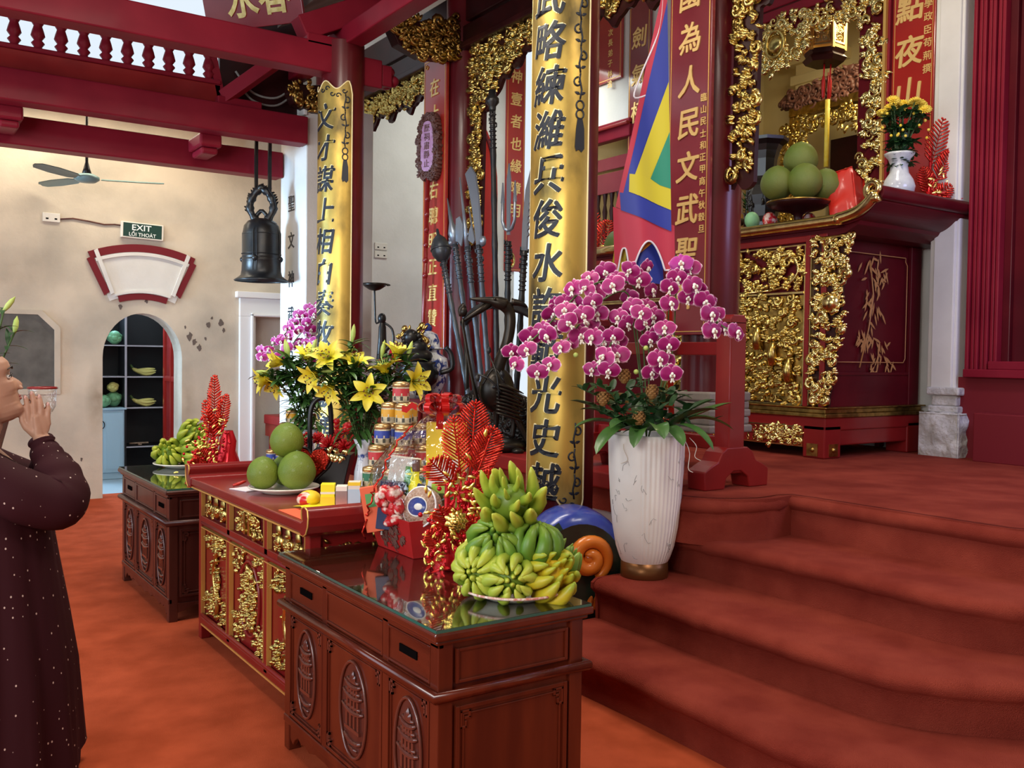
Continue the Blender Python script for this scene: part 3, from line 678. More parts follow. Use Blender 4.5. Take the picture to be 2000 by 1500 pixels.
def rosewood_cabinet(name, loc, label, wood, wood_h):
    """front at local x=0 facing -x, length along +y (0..1.2), depth .53"""
    L, D, H = 1.2, .53, .765; t = thing(name, label, 'cabinet', loc)
    fr = plane_fn((0, 0, 0), (0, 1, 0), (0, 0, 1), (-1, 0, 0))
    b = MB()
    b.box(.012, D - .012, .012, L - .012, .10, H - .04)
    for x in (0, D - .05):
        for y in (0, L - .05): b.box(x, x + .05, y, y + .05, 0, H - .035)
    for y in (.335, .815): fbox(b, fr, y - .02, y + .02, .12, H - .04, -.01, .0)
    fbox(b, fr, 0, L, .105, .135, -.02, .004); fbox(b, fr, 0, L, .555, .585, -.02, 0); fbox(b, fr, 0, L, .705, H - .035, -.02, 0)
    b.build('carcass', wood, t, bevel=.004)
    b = MB(); ap = [(.05, .105), (.05, .05), (.08, .03), (.10, .055), (.13, .075), (.16, .06), (.20, .07), (.24, .055), (.30, .072), (.40, .072), (.45, .055), (.5, .07), (.6, .05)]
    ap = ap + [(L - u, v) for u, v in reversed(ap[:-1])]
    b.prism(ap, (0, 0, 0), (0, 1, 0), (0, 0, 1), (1, 0, 0), .004, .022)
    ap2 = [(.05, .105), (.05, .05), (.09, .06), (.15, .085), (.26, .09), (D - .15, .085), (D - .09, .06), (D - .05, .05), (D - .05, .105)]
    b.prism(ap2, (0, 0, 0), (1, 0, 0), (0, 0, 1), (0, 1, 0), .004, .022)
    b.build('apron', wood, t, bevel=.003)
    b = MB(); b.tube([(-.012, -.012, .57), (-.012, L + .012, .57), (D + .012, L + .012, .57), (D + .012, -.012, .57)], .017, 10, closed=True)
    b.build('moulding', wood_h, t)
    b = MB(); b.box(-.025, D + .025, -.025, L + .025, H - .03, H - .006); b.box(-.012, D + .012, -.012, L + .012, H - .045, H - .03)
    b.build('top', wood_h, t, bevel=.006)
    b = MB(); b.box(-.018, D + .018, -.018, L + .018, H - .005, H + .004); b.build('glass_top', 'glass', t, bevel=.0015)
    b = MB()
    for q in ((-.019, -.0182, -.018, L + .018), (D + .0182, D + .019, -.018, L + .018)): b.box(*q, H - .005, H + .0035)
    b.box(-.018, D + .018, -.019, -.0182, H - .005, H + .0035)
    b.build('glass_edge', 'glass_edge', t)
    for k, (y0, y1) in enumerate(((.05, .32), (.355, .80), (.83, 1.15))):
        b = MB(); fbox(b, fr, y0 + .004, y1 - .004, .597, .698, -.008, -.004); fframe(b, fr, y0, y1, .592, .704, .009, -.008, .001)
        dr = b.build('drawer', wood_h, t, bevel=.002)
        if k != 1:
            b = MB(); c = (y0 + y1) / 2; fbox(b, fr, c - .055, c + .055, .64, .664, -.02, .0005); b.build('pull_slot', 'slot_black', dr)
        b = MB(); n = 40; uc, vc = (y0 + y1) / 2, .345; hw = (.075 if k != 1 else .092); hh = .155
        fbox(b, fr, y0, y1, .14, .55, -.012, -.007)
        fframe(b, fr, y0, y1, .14, .55, .012, -.012, .002); fframe(b, fr, y0 + .018, y1 - .018, .158, .532, .005, -.008, -.002)
        dd = b.build('door', wood, t, bevel=.002)
        b = MB(); b.prism([(uc + hw * math.cos(2 * PI * i / n), vc + hh * math.sin(2 * PI * i / n)) for i in range(n)], (0, 0, 0), (0, 1, 0), (0, 0, 1), (-1, 0, 0), -.0095, -.0062)
        b.build('oval_panel', 'rosewood_dark' if wood != 'rosewood_dark' else 'black_wood', dd)
        b = MB(); f2 = plane_fn((.0068, 0, 0), (0, 1, 0), (0, 0, 1), (-1, 0, 0)); pagoda(b, f2, uc, vc, hw, hh)
        for su, sv in ((1, 1), (1, -1), (-1, 1), (-1, -1)):
            key_corner(b, f2, uc - su * ((y1 - y0) / 2 - .014), vc - sv * .19, su, sv, .075, -.001, .007)
        b.build('carving', 'relief_wood', dd)
    fs = plane_fn((0, 0, 0), (1, 0, 0), (0, 0, 1), (0, -1, 0))
    for (v0, v1, tt) in ((.597, .70, .010), (.14, .53, .014)):
        b = MB(); fbox(b, fs, .07, D - .07, v0 + .005, v1 - .005, -.014, -.006); fframe(b, fs, .06, D - .06, v0, v1, tt, -.012, .002)
        if tt > .012:
            fframe(b, fs, .085, D - .085, v0 + .025, v1 - .025, .005, -.007, 0)
            for su in (1, -1):
                for sv in (1, -1): key_corner(b, fs, D / 2 - su * (D / 2 - .075), (v0 + v1) / 2 - sv * ((v1 - v0) / 2 - .015), su, sv, .09, -.007, .001)
        b.build('side_panel', wood, t, bevel=.002)
    return t
rosewood_cabinet('offering_cabinet', (1.33, 2.285, 0), 'reddish rosewood cabinet with glass top holding the yellow-green fingered citrons and gift basket', 'rosewood', 'rosewood_h')
rosewood_cabinet('offering_cabinet', (1.386, 5.44, 0), 'dark brown glass-topped cabinet before the arched doorway, with the red tinsel ornament', 'rosewood_dark', 'rosewood_dark')

# the red and gold altar table between them
def altar_table():
    L, D, H = 1.55, .74, .865; t = thing('altar_table', 'low red lacquer altar table with gilded carved front panels, holding three green pomelos', 'altar table', (1.455, 3.545, 0))
    fr = plane_fn((0, 0, 0), (0, 1, 0), (0, 0, 1), (-1, 0, 0))
    st = (0, .03, .50, 1.03, L - .03)
    b = MB(); b.box(.03, D - .02, .02, L - .02, .10, H - .03)
    for x in (0, D - .05):
        for y in (0, L - .05): b.box(x, x + .05, y, y + .05, 0, H - .03)
    for y in (.51, 1.045): fbox(b, fr, y - .022, y + .022, .1, H - .03, -.03, 0)
    for v0, v1 in ((.085, .12), (.63, .67), (.80, .84)): fbox(b, fr, .04, L - .04, v0, v1, -.03, 0)
    for v0 in (.12, .62): b.tube([fr(.05, v0 + .012, -.004), fr(L - .05, v0 + .012, -.004)], .012, 8)
    b.build('carcass', 'altar_red', t, bevel=.004)
    b = MB()
    fbox(b, fr, .05, L - .05, .078, .086, -.03, .003); fbox(b, fr, .05, L - .05, .606, .611, -.03, .003)
    for y in (.05, .485, .535, 1.02, 1.07, L - .053): fbox(b, fr, y, y + .003, .13, .61, -.02, .002); fbox(b, fr, y, y + .003, .67, .80, -.02, .002)
    b.build('gilt_line', 'gold_paint', t)
    bays = ((.05, .487), (.533, 1.022), (1.068, 1.50))
    for k, (y0, y1) in enumerate(bays):
        fp = plane_fn((.02, 0, 0), (0, 1, 0), (0, 0, 1), (-1, 0, 0)); c = (y0 + y1) / 2
        b = MB(); fbox(b, fp, y0, y1, .67, .80, -.01, -.002); u = b.build('upper_panel', 'maroon', t)
        b = MB()
        if k == 1:
            carve(b, fp, lambda a, z: abs(a - c) < .17 and abs(z - .735) < .045, (y0, y1, .67, .8), 46, .03, .018, 0, (.2, .6, .1, .1))
            for d in (-.03, .03): fbox(b, fp, c + d - .012, c + d + .012, .685, .785, 0, .02)
        else:
            for j in range(3):
                cu = c + (j - 1) * .115; n = 12
                drop = [(cu + .038 * math.sin(2 * PI * i / n) * (1 if i < n / 2 else 1), .715 + .045 * -math.cos(2 * PI * i / n)) for i in range(n)]
                c_ball(b, fp, cu, .72, .042, 0, .022); c_leaf(b, fp, cu, .735, .07, .026, PI / 2, 0, .02)
                carve(b, fp, lambda a, z: (a - cu) ** 2 + (z - .72) ** 2 < .0013, (cu - .04, cu + .04, .68, .76), 10, .022, .012, .012, (.1, .6, .1, .2))
        b.build('gilt_carving', 'gold', u)
        b = MB(); fbox(b, fp, y0, y1, .13, .61, -.012, -.004); d = b.build('door', 'altar_red', t)
        b = MB()
        if k == 1:
            n = 32; hw, hh = .125, .165; uc, vc = c, .375
            carve(b, fp, lambda a, z: ((a - uc) / hw) ** 2 + ((z - vc) / hh) ** 2 < .82, (uc - hw, uc + hw, vc - hh, vc + hh), 120, .024, .026, -.004, (.12, .6, .1, .18))
            for su in (-1, 1):
                for sv in (-1, 1):
                    carve(b, fp, lambda a, z: .06 < su * (a - uc) < .225 and .10 < sv * (z - vc) < .225 and ((a - uc) / .15) ** 2 + ((z - vc) / .20) ** 2 > 1.15, (uc - .23, uc + .23, vc - .23, vc + .23), 30, .024, .02, -.004, (.12, .7, .1, .08))
        else:
            def reg(a, z, c=c):
                x = (a - c) / .20; y = (z - .375) / .225
                return abs(x) < .9 and abs(y) < .95 and (abs(x - .1 * math.sin(7 * y)) < .26 + .10 * math.sin(9 * y) or (y > .6 and abs(x) > .2) or (y < -.45 and abs(x) > .3))
            carve(b, fp, reg, (y0, y1, .14, .61), 120, .026, .026, -.004, (.12, .6, .12, .16))
            b.tube([fp(c + .03 * math.sin(z * 20), z, .008) for z in [.17 + .03 * i for i in range(13)]], .014, 6)
        b.build('gilt_carving', 'gold', d)
        if k == 1:
            b = MB(); fretline(b, fp, [(uc + (hw + .012) * math.cos(2 * PI * i / n), vc + (hh + .015) * math.sin(2 * PI * i / n)) for i in range(n)], .009, True, 0, 6); b.build('oval_rim', 'altar_red', d)
    fs = plane_fn((0, .02, 0), (1, 0, 0), (0, 0, 1), (0, -1, 0))
    b = MB(); carve(b, fs, lambda a, z: abs(z - .70) < .07, (.07, D - .07, .6, .8), 60, .035, .02, 0, (.3, .5, .1, .1)); b.build('side_carving', 'gold_dark', t)
    # top board with scrolled ends
    b = MB()
    b.box(-.04, D + .03, -.02, L + .02, H - .035, H + .005)
    b.box(-.03, D + .02, -.01, L + .01, H - .05, H - .035)
    for e, sg in ((-.045, -1), (L + .045, 1)):
        prof = [(0, -.045), (.028 * sg, -.03), (.045 * sg, 0), (.05 * sg, .035), (.042 * sg, .065), (.012 * sg, .075), (-.016 * sg, .066), (-.022 * sg, .045), (-.012 * sg, .02), (-.04 * sg, .004), (-.04 * sg, -.045)]
        b.prism([(e + a, H + v) for a, v in prof], (0, 0, 0), (0, 1, 0), (0, 0, 1), (1, 0, 0), -.045, D + .035)
    b.build('top', 'altar_red', t, bevel=.006)
    b = MB(); fbox(b, fr, -.03, L + .03, H - .05, H - .042, .03, .036)
    for e, sg in ((-.045, -1), (L + .045, 1)):
        pr = [(0, -.045), (.028 * sg, -.03), (.045 * sg, 0), (.05 * sg, .035), (.042 * sg, .065), (.012 * sg, .075), (-.016 * sg, .066), (-.022 * sg, .045), (-.012 * sg, .02)]
        fretline(b, fr, [(e + a, H + v) for a, v in pr], .0035, False, .046, 5)
    b.build('gilt_edge', 'gold_paint', t)
    return t
altar_table()
# small inset mat under glass on the altar table
b = MB(); b.box(1.44, 1.72, 3.56, 3.86, .8705, .874); tag(b.build('tray_mat', 'paper_orange', bevel=.001), 'amber glossy mat on the near corner of the red altar table', 'mat')
# ================================================================== COUPLET BOARDS, FRETWORK, HANGING THINGS
def curved_board(name, c, label, chars, zs, ztop, zbot, size, up_t, low_t):
    """gilded half-round board hung round a column; faces -x turned 22 degrees to -y"""
    A0 = math.radians(180 + 22); HA = math.radians(66); R0, R1 = .190, .207
    t = thing(name, label, 'couplet board', (c[0], c[1], zbot))
    def P(tt, z, r=R1): a = A0 + tt * HA; return (r * math.cos(a), r * math.sin(a), z - zbot)
    def top(tt): u = abs(tt); return ztop + .035 * math.cos(u * PI * 2.2) - (.10 * ((u - .86) / .14) ** 2 if u > .86 else 0)
    def bot(tt): u = abs(tt); return zbot + .13 * (1 - sst(.12, .72, u)) + (.09 * ((u - .86) / .14) ** 2 if u > .86 else 0)
    n, m = 36, 26; b = MB(); out = []; inn = []
    for i in range(n + 1):
        tt = -1 + 2 * i / n; zb, zt = bot(tt), top(tt)
        out.append([P(tt, zb + (zt - zb) * j / m) for j in range(m + 1)]); inn.append([P(tt, zb + (zt - zb) * j / m, R0) for j in range(m + 1)])
    b.grid(out); b.grid(inn)
    b.grid([out[0], inn[0]]); b.grid([out[-1], inn[-1]]); b.grid([[r[0] for r in out], [r[0] for r in inn]]); b.grid([[r[-1] for r in out], [r[-1] for r in inn]])
    b.build('board', 'gold_board', t)
    b = MB(); edge = [P(-1 + 2 * i / n, bot(-1 + 2 * i / n), R1 - .002) for i in range(n + 1)] + [P(1, bot(1) + (top(1) - bot(1)) * j / 20, R1 - .002) for j in range(1, 20)] + [P(1 - 2 * i / n, top(1 - 2 * i / n), R1 - .002) for i in range(n + 1)] + [P(-1, top(-1) - (top(-1) - bot(-1)) * j / 20, R1 - .002) for j in range(1, 20)]
    b.tube(edge, .006, 5, closed=True); b.build('rim', 'groove_pale', t)
    def F(u, v, w=0.0): a = A0 + u / R1; r = R1 + w; return (r * math.cos(a), r * math.sin(a), v - zbot)
    b = MB(); g = MB()
    for ch, z in zip(chars, zs):
        put_text(b, ch, F, size, .020, .0012, -.008, z, .95, .003, shear=.16); put_text(g, ch, F, size, .036, .0, -.013, z + .003, .95, .0012, shear=.16)
    b.build('characters', 'ink', t); g.build('character_groove', 'groove_pale', t)
    b = MB(); UX = math.radians(50) * R1
    def vine(z0, z1, tassel):
        z = z1; h = 1; k = 0
        while z > z0 + .1:
            fretline(b, F, spiral(UX + h * .012, z - .05, .030, PI / 2 if h > 0 else PI / 2, .95, -h), .0052, False, .003, 5)
            fretline(b, F, [(UX, z), (UX + .004 * h, z - .03), (UX - .008 * h, z - .09), (UX, z - .14)], .0052, False, .003, 5)
            for s in (-1, 1): c_leaf(b, F, UX, z - .115, .035, .009, PI / 2 + s * 1.2, .001, .005)
            z -= .145; h = -h; k += 1
        if tassel:
            for dz in (0, .05): fretline(b, F, [(UX + .022 * math.cos(2 * PI * i / 12), z - .03 - dz + .026 * math.sin(2 * PI * i / 12)) for i in range(12)], .005, True, .003, 5)
            z -= .10; n = 8
            b.prism([(0, 0)] * 0 or [(-.014, 0), (.014, 0), (.026, -.06), (.028, -.17), (.012, -.19), (-.004, -.175), (-.02, -.185), (-.028, -.16), (-.022, -.06)], F(UX, z, .001), (Vector(F(UX + .01, z)) - Vector(F(UX, z))).normalized(), (0, 0, 1), (Vector(F(UX, z, .01)) - Vector(F(UX, z, 0))).normalized(), 0, .004)
    vine(up_t, ztop - .08, True); vine(zbot + .05, low_t, False)
    # scrollwork across top and bottom
    for sgn in (1,):
        for i in range(5):
            u = UX - .05 * (i + 0.2); z = (bot((u / R1) / HA) + .055)
            fretline(b, F, spiral(u, z, .024, PI, .9, 1 if i % 2 else -1), .005, False, .003, 5)
            z = top((u / R1) / HA) - .06
            fretline(b, F, spiral(u, z, .024, 0, .9, 1 if i % 2 else -1), .005, False, .003, 5)
    b.build('scroll_ornament', 'ink', t)
    b = MB(); b.box(-.05, -.02, -.02, .02, ztop - zbot - .05, ztop - zbot + .06); b.build('hook', 'gold_dark', t)
    return t
zB = [3.50 - .262 * i for i in range(12)]
curved_board('couplet_board', CB, 'tall gilded half-round board with black characters, hung on the column behind the citron plate', '武略練濰兵俊水許範光史越', [3.56 - .247 * i for i in range(12)], 4.22, .655, .225, 2.95, 1.18)
curved_board('couplet_board', CA, 'gilded half-round board with black characters on the column above the lily bouquets', '文才謀上相白奏牧車轍通衢', [3.51 - .256 * i for i in range(12)], 3.77, .66, .225, 3.16, 1.2)

def flat_board(name, label, cat, O, U, W, wd, z0, z1, m, chars, zs, size, bold=.014, cm='gold_leaf', cu=0.0, extra=None, th=.03, border=True, grp=None, chm=None):
    O = Vector(O); t = thing(name, label, cat, O, 0, grp)
    fn = plane_fn((0, 0, 0), U, (0, 0, 1), W); b = MB(); fbox(b, fn, -wd / 2, wd / 2, z0 - O.z, z1 - O.z, -th, 0); b.build('board', m, t, bevel=.006)
    if border:
        b = MB(); fframe(b, fn, -wd / 2 + .018, wd / 2 - .018, z0 - O.z + .02, z1 - O.z - .02, .005, 0, .003)
        for s in (-1, 1):
            fretline(b, fn, spiral(s * (wd / 2 - .06), z1 - O.z - .06, .03, 0, 1.2, s), .005, False, .003)
        b.build('gilt_border', 'gold_paint', t)
    b = MB()
    for ch, z in zip(chars, zs): put_text(b, ch, fn, size, bold, .004, cu, z - O.z, 1, .003, shear=.1)
    if extra:
        for s, u, zz, sz in extra:
            for i, ch in enumerate(s): put_text(b, ch, fn, sz, .012, .002, u, zz - O.z - i * sz * 1.35, 1, .003)
    b.build('characters', cm, t)
    return t
NX = (-1, 0, 0)
flat_board('couplet_board', 'bright red couplet board with gilt characters on the column behind the carved fan standard', 'couplet board', (4.29, 7.55, 1.6), (0, -1, 0), NX, .42, 1.6, 4.30, 'lacquer_bright', '在上在左右聰明正直贊古', [4.02 - .236 * i for i in range(11)], .17)
flat_board('couplet_board', 'dark plum couplet board with large gilt characters beside the triangular flag', 'couplet board', (4.282, 4.28, 1.7), (0, -1, 0), NX, .37, 1.7, 4.75, 'plum_red', '為國為人民文武聖神', [4.12 - .27 * i for i in range(9)], .20, .018, extra=[('臨山民士和正甲商午秋穀旦', .13, 3.18, .055)])
flat_board('couplet_board', 'narrow red couplet board on the white end wall between the dark weapons', 'couplet board', (7.18, 10.42, 2.7), (1, 0, 0), (0, -1, 0), .31, 2.7, 5.7, 'lacquer_bright', '忠神壹者也緣障明', [5.62 - .30 * i for i in range(8)], .19)
flat_board('couplet_board', 'red couplet board just left of the flag on the chapel wall', 'couplet board', (6.86, 7.62, 2.4), (0, -1, 0), NX, .34, 2.4, 5.6, 'plum_red', '劍氣橫義秀一', [5.02 - .40 * i for i in range(6)], .24, extra=[('玉山臣魯喜勝木', -.12, 3.50, .07)])
flat_board('couplet_board', 'red couplet board with gilt characters above the white vase of yellow chrysanthemums', 'couplet board', (6.84, 4.37, 2.6), (0, -1, 0), NX, .37, 2.6, 5.2, 'lacquer_bright', '點夜山', [4.38, 4.03, 3.70], .25, .02, cu=-.03, extra=[('學政臣苟荊撰', .125, 4.36, .075)])
flat_board('plaque_board', 'small red board of gilt writing hung high on the chapel wall', 'plaque', (6.86, 8.22, 4.66), (0, -1, 0), NX, .62, 4.66, 5.6, 'lacquer_bright', '', [], .1, extra=[('次長弟子林追', .12, 5.2, .085)])
# hanging sign board above the beam, right corner showing
t = thing('name_board', 'red board with large gilt characters tilted above the top beam', 'sign board', (3.0, 7.5, 4.33))
p0 = Vector((0, 0, 0)); p1 = Vector((-.52, .95, .06)); up = Vector((-.12, -.07, .50)); U = p1 - p0; Wn = U.cross(up).normalized()
if Wn.x > 0: Wn = -Wn
fn = lambda u, v, w=0.0: p0 + U.normalized() * u + up.normalized() * v + Wn * w
b = MB(); fbox(b, fn, 0, U.length, 0, up.length, -.03, 0); b.build('board', 'plum_red', t, bevel=.006)
b = MB()
for i, ch in enumerate('春永'): 
    vs, fs, _, _ = glyph(ch, .02, .02)
    b.add([fn(.27 + i * .36 - x * .36, .26 + y * .36, .004 + z * .2) for x, y, z in vs], fs)
for i, ch in enumerate('嗣德'): 
    vs, fs, _, _ = glyph(ch, .01, .02); b.add([fn(.06 - x * .06, .34 - i * .09 + y * .06, .004) for x, y, z in vs], fs)
b.build('characters', 'gold_pale', t)

# gilded fretwork of the verandah arches (plane X = 4.45, facing the hall)
def fret(name, label, ya, yb, leg_a, leg_b, n, ztop=4.295, zc=4.06):
    """ya > yb ; leg_a / leg_b = bottom of the drop leg at each end (None: no leg)"""
    t = thing(name, label, 'fretwork', (4.44, yb, 0)); L = ya - yb
    def low(u):
        z = zc + .05 * math.sin(u * 15) + .02 * math.sin(u * 31)
        for d, leg in ((L - u, leg_a), (u, leg_b)):
            if leg is None: continue
            if d < .20: z = min(z, leg + .03 * math.sin(d * 40))
            elif d < .75: z = min(z, zc - .34 * (1 - (d - .20) / .55) ** 1.3 - .02 + .02 * math.sin(d * 40))
        return z
    fn = plane_fn((0, 0, 0), (0, 1, 0), (0, 0, 1), (-1, 0, 0))
    N = 110; b = MB(); lo = [(L * i / N, low(L * i / N) - .035 - .012 * (int(i / 2) % 2)) for i in range(N + 1)]
    P = [[fn(u, z, w) for w in (-.035, -.002)] for u, z in lo]; T = [[fn(u, ztop, w) for w in (-.035, -.002)] for u, z in lo]
    b.s = False
    b.grid(P); b.grid([[fn(u, z + (ztop - z) * j / 3, -.002) for j in range(4)] for u, z in lo]); b.grid([[fn(u, z + (ztop - z) * j / 3, -.035) for j in range(4)] for u, z in lo])
    b.build('backboard', 'dark_brown', t)
    b = MB(); carve(b, fn, lambda u, z: low(u) + .012 < z < ztop - .01, (.01, L - .01, 2.4, ztop), int(n * 1.25), .058, .045, -.004, (.16, .62, .14, .08))
    b.build('gilt_carving', 'gold', t)
    return t
fret('fretwork_arch', 'gilded carved arch above the white wall, left of the red column board', 10.20, 7.58, 2.9, None, 330)
fret('fretwork_arch', 'gilded carved arch over the dark weapons, its leg dropping beside the column', 7.17, 4.47, 2.55, None, 420)
fret('fretwork_arch', 'gilded carved arch with hanging side leg at the right of the plum couplet board', 4.06, 1.6, 2.66, None, 330)
# gilded frame of the sanctuary opening (plane X = 6.86)
t = thing('carved_archway', 'bright gilded frame with medallion round the opening above the high altar', 'fretwork', (6.84, 4.6, 2.7))
fn = plane_fn((0, 0, -2.7), (0, 1, 0), (0, 0, 1), (-1, 0, 0))
def lowf(u): return 4.43 + .02 * math.sin(u * 30) - .23 * sst(.70, .92, u) * (1 - sst(1.30, 1.42, u))
b = MB(); b.s = False
for u0, u1, z0, z1 in ((0, .27, 2.72, 4.5), (.27, 2.3, 4.52, 4.66)): fbox(b, fn, u0, u1, z0, z1, -.03, -.012)
b.build('backboard', 'maroon', t)
b = MB()
carve(b, fn, lambda u, z: (.03 < u < .25 and z < 4.5) or (z > lowf(u)), (.02, 2.3, 2.74, 4.66), 330, .07, .045, -.01, (.3, .5, .14, .06))
b.build('gilt_carving', 'gold_pale', t)
b = MB(); c_ball(b, fn, 1.13, 4.43, .09, .03, .03); fretline(b, fn, [(1.13 + .10 * math.cos(2 * PI * i / 24), 4.43 + .12 * math.sin(2 * PI * i / 24)) for i in range(24)], .02, True, .03, 6); b.build('medallion', 'gold', t)
b = MB(); fbox(b, fn, .0, .025, 2.72, 4.5, -.01, .03); b.build('gilt_strip', 'gold_paint', t)
# carved gilded bracket beams
def carved_bracket(label, O, U, ln, hg, n, m='gold_dark'):
    t = thing('carved_bracket', label, 'bracket', O); fn = plane_fn((0, 0, 0), U, (0, 0, 1), (0, -1, 0))
    poly = [(0, 0), (ln * .1, -hg * .35), (ln * .45, -hg * .55), (ln, -hg * .45), (ln, hg * .75), (ln * .8, hg * .5), (ln * .4, hg * .35), (.02, hg * .28)]
    b = MB(); b.prism(poly, (0, 0, 0), U, (0, 0, 1), (0, 1, 0), 0, .13); b.build('block', 'dark_brown', t, bevel=.01)
    b = MB(); ip = in_poly(poly); carve(b, fn, ip, (0, ln, -hg * .55, hg * .75), n, .065, .045, 0, (.4, .5, .02, .08)); b.build('carving', m, t)
carved_bracket('orange-gilt carved bracket beam near the top, between the two column rows', (3.70, 7.28, 4.36), (1, 0, 0), .66, .34, 110, 'gold_dark')
carved_bracket('small gilt carved bracket over the white pillar', (3.20, 8.37, 3.98), (1, 0, 0), .55, .28, 50)
t = thing('wall_cable', 'two loops of grey cable sagging under the dark eave', 'cable', (2.7, 8.42, 3.9))
for dz in (0, .07):
    b = MB(); b.tube(spline([(.05, .1, .15 + dz), (.2, .08, -.02 + dz), (.42, .06, -.04 + dz), (.62, .1, .12 + dz)], 20), .010, 6); b.build('cable', 'tooth_grey', t)

# EXIT sign, socket and cable on the far wall
t = thing('exit_sign', 'green EXIT sign box with white letters above the fan-shaped plaque', 'exit sign', (2.37, 10.45, 2.76)); t.rotation_euler = (0, math.radians(1.5), 0)
fn = plane_fn((0, -.05, 0), (1, 0, 0), (0, 0, 1), (0, -1, 0))
b = MB(); fbox(b, fn, -.215, .215, -.02, .15, -.05, 0); b.build('case', 'plastic_white', t, bevel=.006)
b = MB(); fbox(b, fn, -.195, .195, -.005, .138, 0, .002); b.build('face', 'exit_green', t)
b = MB(); put_text(b, 'EXIT', fn, .085, .012, .001, -.01, .095, 1.15, .003); put_text(b, 'LỐI THOÁT', fn, .053, .008, .001, 0, .033, 1.0, .003); b.build('letters', 'letter_white', t)
def socket(name, label, O, U, W, w, h):
    t = thing(name, label, 'socket', O); fn = plane_fn((0, 0, 0), U, (0, 0, 1), W)
    b = MB(); fbox(b, fn, -w / 2, w / 2, -h / 2, h / 2, 0, .02); b.build('plate', 'plastic_white', t, bevel=.004)
    b = MB()
    for u in (-.25, .25): fbox(b, fn, w * u - .012, w * u + .012, -.02, -.005, .0195, .022)
    b.build('slots', 'slot_black', t)
socket('wall_socket', 'small white socket at the end of the cable left of the EXIT sign', (1.50, 10.45, 2.89), (1, 0, 0), (0, -1, 0), .16, .09)
socket('wall_socket', 'white double switch plate, upper one, on the wall behind the carved arch', (5.19, 10.45, 2.885), (1, 0, 0), (0, -1, 0), .17, .085)
socket('wall_socket', 'white double socket plate, lower one, on the wall behind the carved arch', (5.19, 10.45, 2.785), (1, 0, 0), (0, -1, 0), .17, .085)
b = MB(); b.tube([(x, 10.44, z) for x, z in ((1.57, 2.88), (1.7, 2.90), (1.85, 2.885), (2.0, 2.865), (2.1, 2.875), (2.17, 2.87))], .008, 6); tag(b.build('wall_cable', 'carved_brown'), 'brown cable running along the far wall to the EXIT sign', 'cable')
# ceiling fan
t = thing('ceiling_fan', 'grey-green three-bladed ceiling fan hanging before the far wall', 'fan', (1.71, 9.75, 3.2))
b = MB(); b.lathe([(0, -.035), (.08, -.03), (.115, -.005), (.115, .02), (.07, .045), (0, .05)], 24); b.build('motor', 'fan_green', t)
b = MB(); b.lathe([(.012, .03), (.045, .05), (.03, .10), (.014, .16), (.012, .78)], 12); b.build('rod', 'bronze', t)
for a in (-19, 117, 223):
    b = MB(); a = math.radians(a); ca, sa = math.cos(a), math.sin(a)
    P = [[(r * ca - y * sa, r * sa + y * ca, .0 + y * .25 + dz) for y, dz in ((-wd, 0), (0, .006), (wd, 0))] for r, wd in ((.13, .03), (.2, .055), (.45, .065), (.66, .05), (.70, .02))]
    b.grid(P); b.grid([[(x, y, z - .006) for x, y, z in r] for r in P]); b.build('blade', 'fan_green', t)
# bronze bell
t = thing('bronze_bell', 'dark bronze temple bell with dragon loop hanging by the white pillar', 'bell', (3.10, 8.80, 2.24))
b = MB(); b.lathe([(.252, 0), (.258, .008), (.225, .03), (.195, .055), (.186, .10), (.182, .19), (.185, .195), (.185, .205), (.181, .21), (.181, .225), (.185, .23), (.18, .24), (.178, .46), (.165, .53), (.13, .575), (.07, .60), (0, .605)], 40)
b.build('body', 'bronze', t)
b = MB()
for k in range(4):
    a = k * PI / 2 + .9; b.ell((.183 * math.cos(a), .183 * math.sin(a), .21), (.03, .03, .03), 10, 6)
    for d in (-.1, .1): b.tube([(.183 * math.cos(a + d), .183 * math.sin(a + d), z) for z in (.07, .2, .46)] + [(.14 * math.cos(a + d), .14 * math.sin(a + d), .56)], .005, 5)
for z in (.075, .26, .45): b.tube([((.186 if z < .4 else .18) * math.cos(2 * PI * i / 32), (.186 if z < .4 else .18) * math.sin(2 * PI * i / 32), z) for i in range(32)], .004, 5, closed=True)
b.build('bands', 'bronze', t)
b = MB(); rr = random.Random(2); ux, uy = RX.x, RX.y
for s in (-1, 1):
    pts = spline([(s * .05 * ux, s * .05 * uy, .58), (s * .11 * ux, s * .11 * uy, .68), (s * .10 * ux, s * .10 * uy, .78), (s * .05 * ux, s * .05 * uy, .86), (-s * .02 * ux, -s * .02 * uy, .90)], 14)
    b.tube(pts, [.038 + .008 * math.sin(i * 2) for i in range(14)], 8)
    for i in range(1, 14, 1): c_leaf(b, lambda u, v, w=0: Vector((pts[i].x + u * ux - w * uy, pts[i].y + u * uy + w * ux, pts[i].z + v)), s * .015, 0, .05, .012, (0.3 + rr.random() if s > 0 else PI - .3 - rr.random()), 0, .02)
b.tube(spline([(-.07 * ux, -.07 * uy, .60), (0, 0, .68), (.07 * ux, .07 * uy, .60)], 8), .02, 6); b.ell((0, 0, .90), (.045, .045, .03), 8, 6)
b.build('dragon_loop', 'bronze', t)
for s in (-.055, .075):
    b = MB(); b.box(s * ux - .016, s * ux + .016, s * uy - .012, s * uy + .012, .86 if s < 0 else .80, 1.36); b.build('hanger', 'bronze', t)
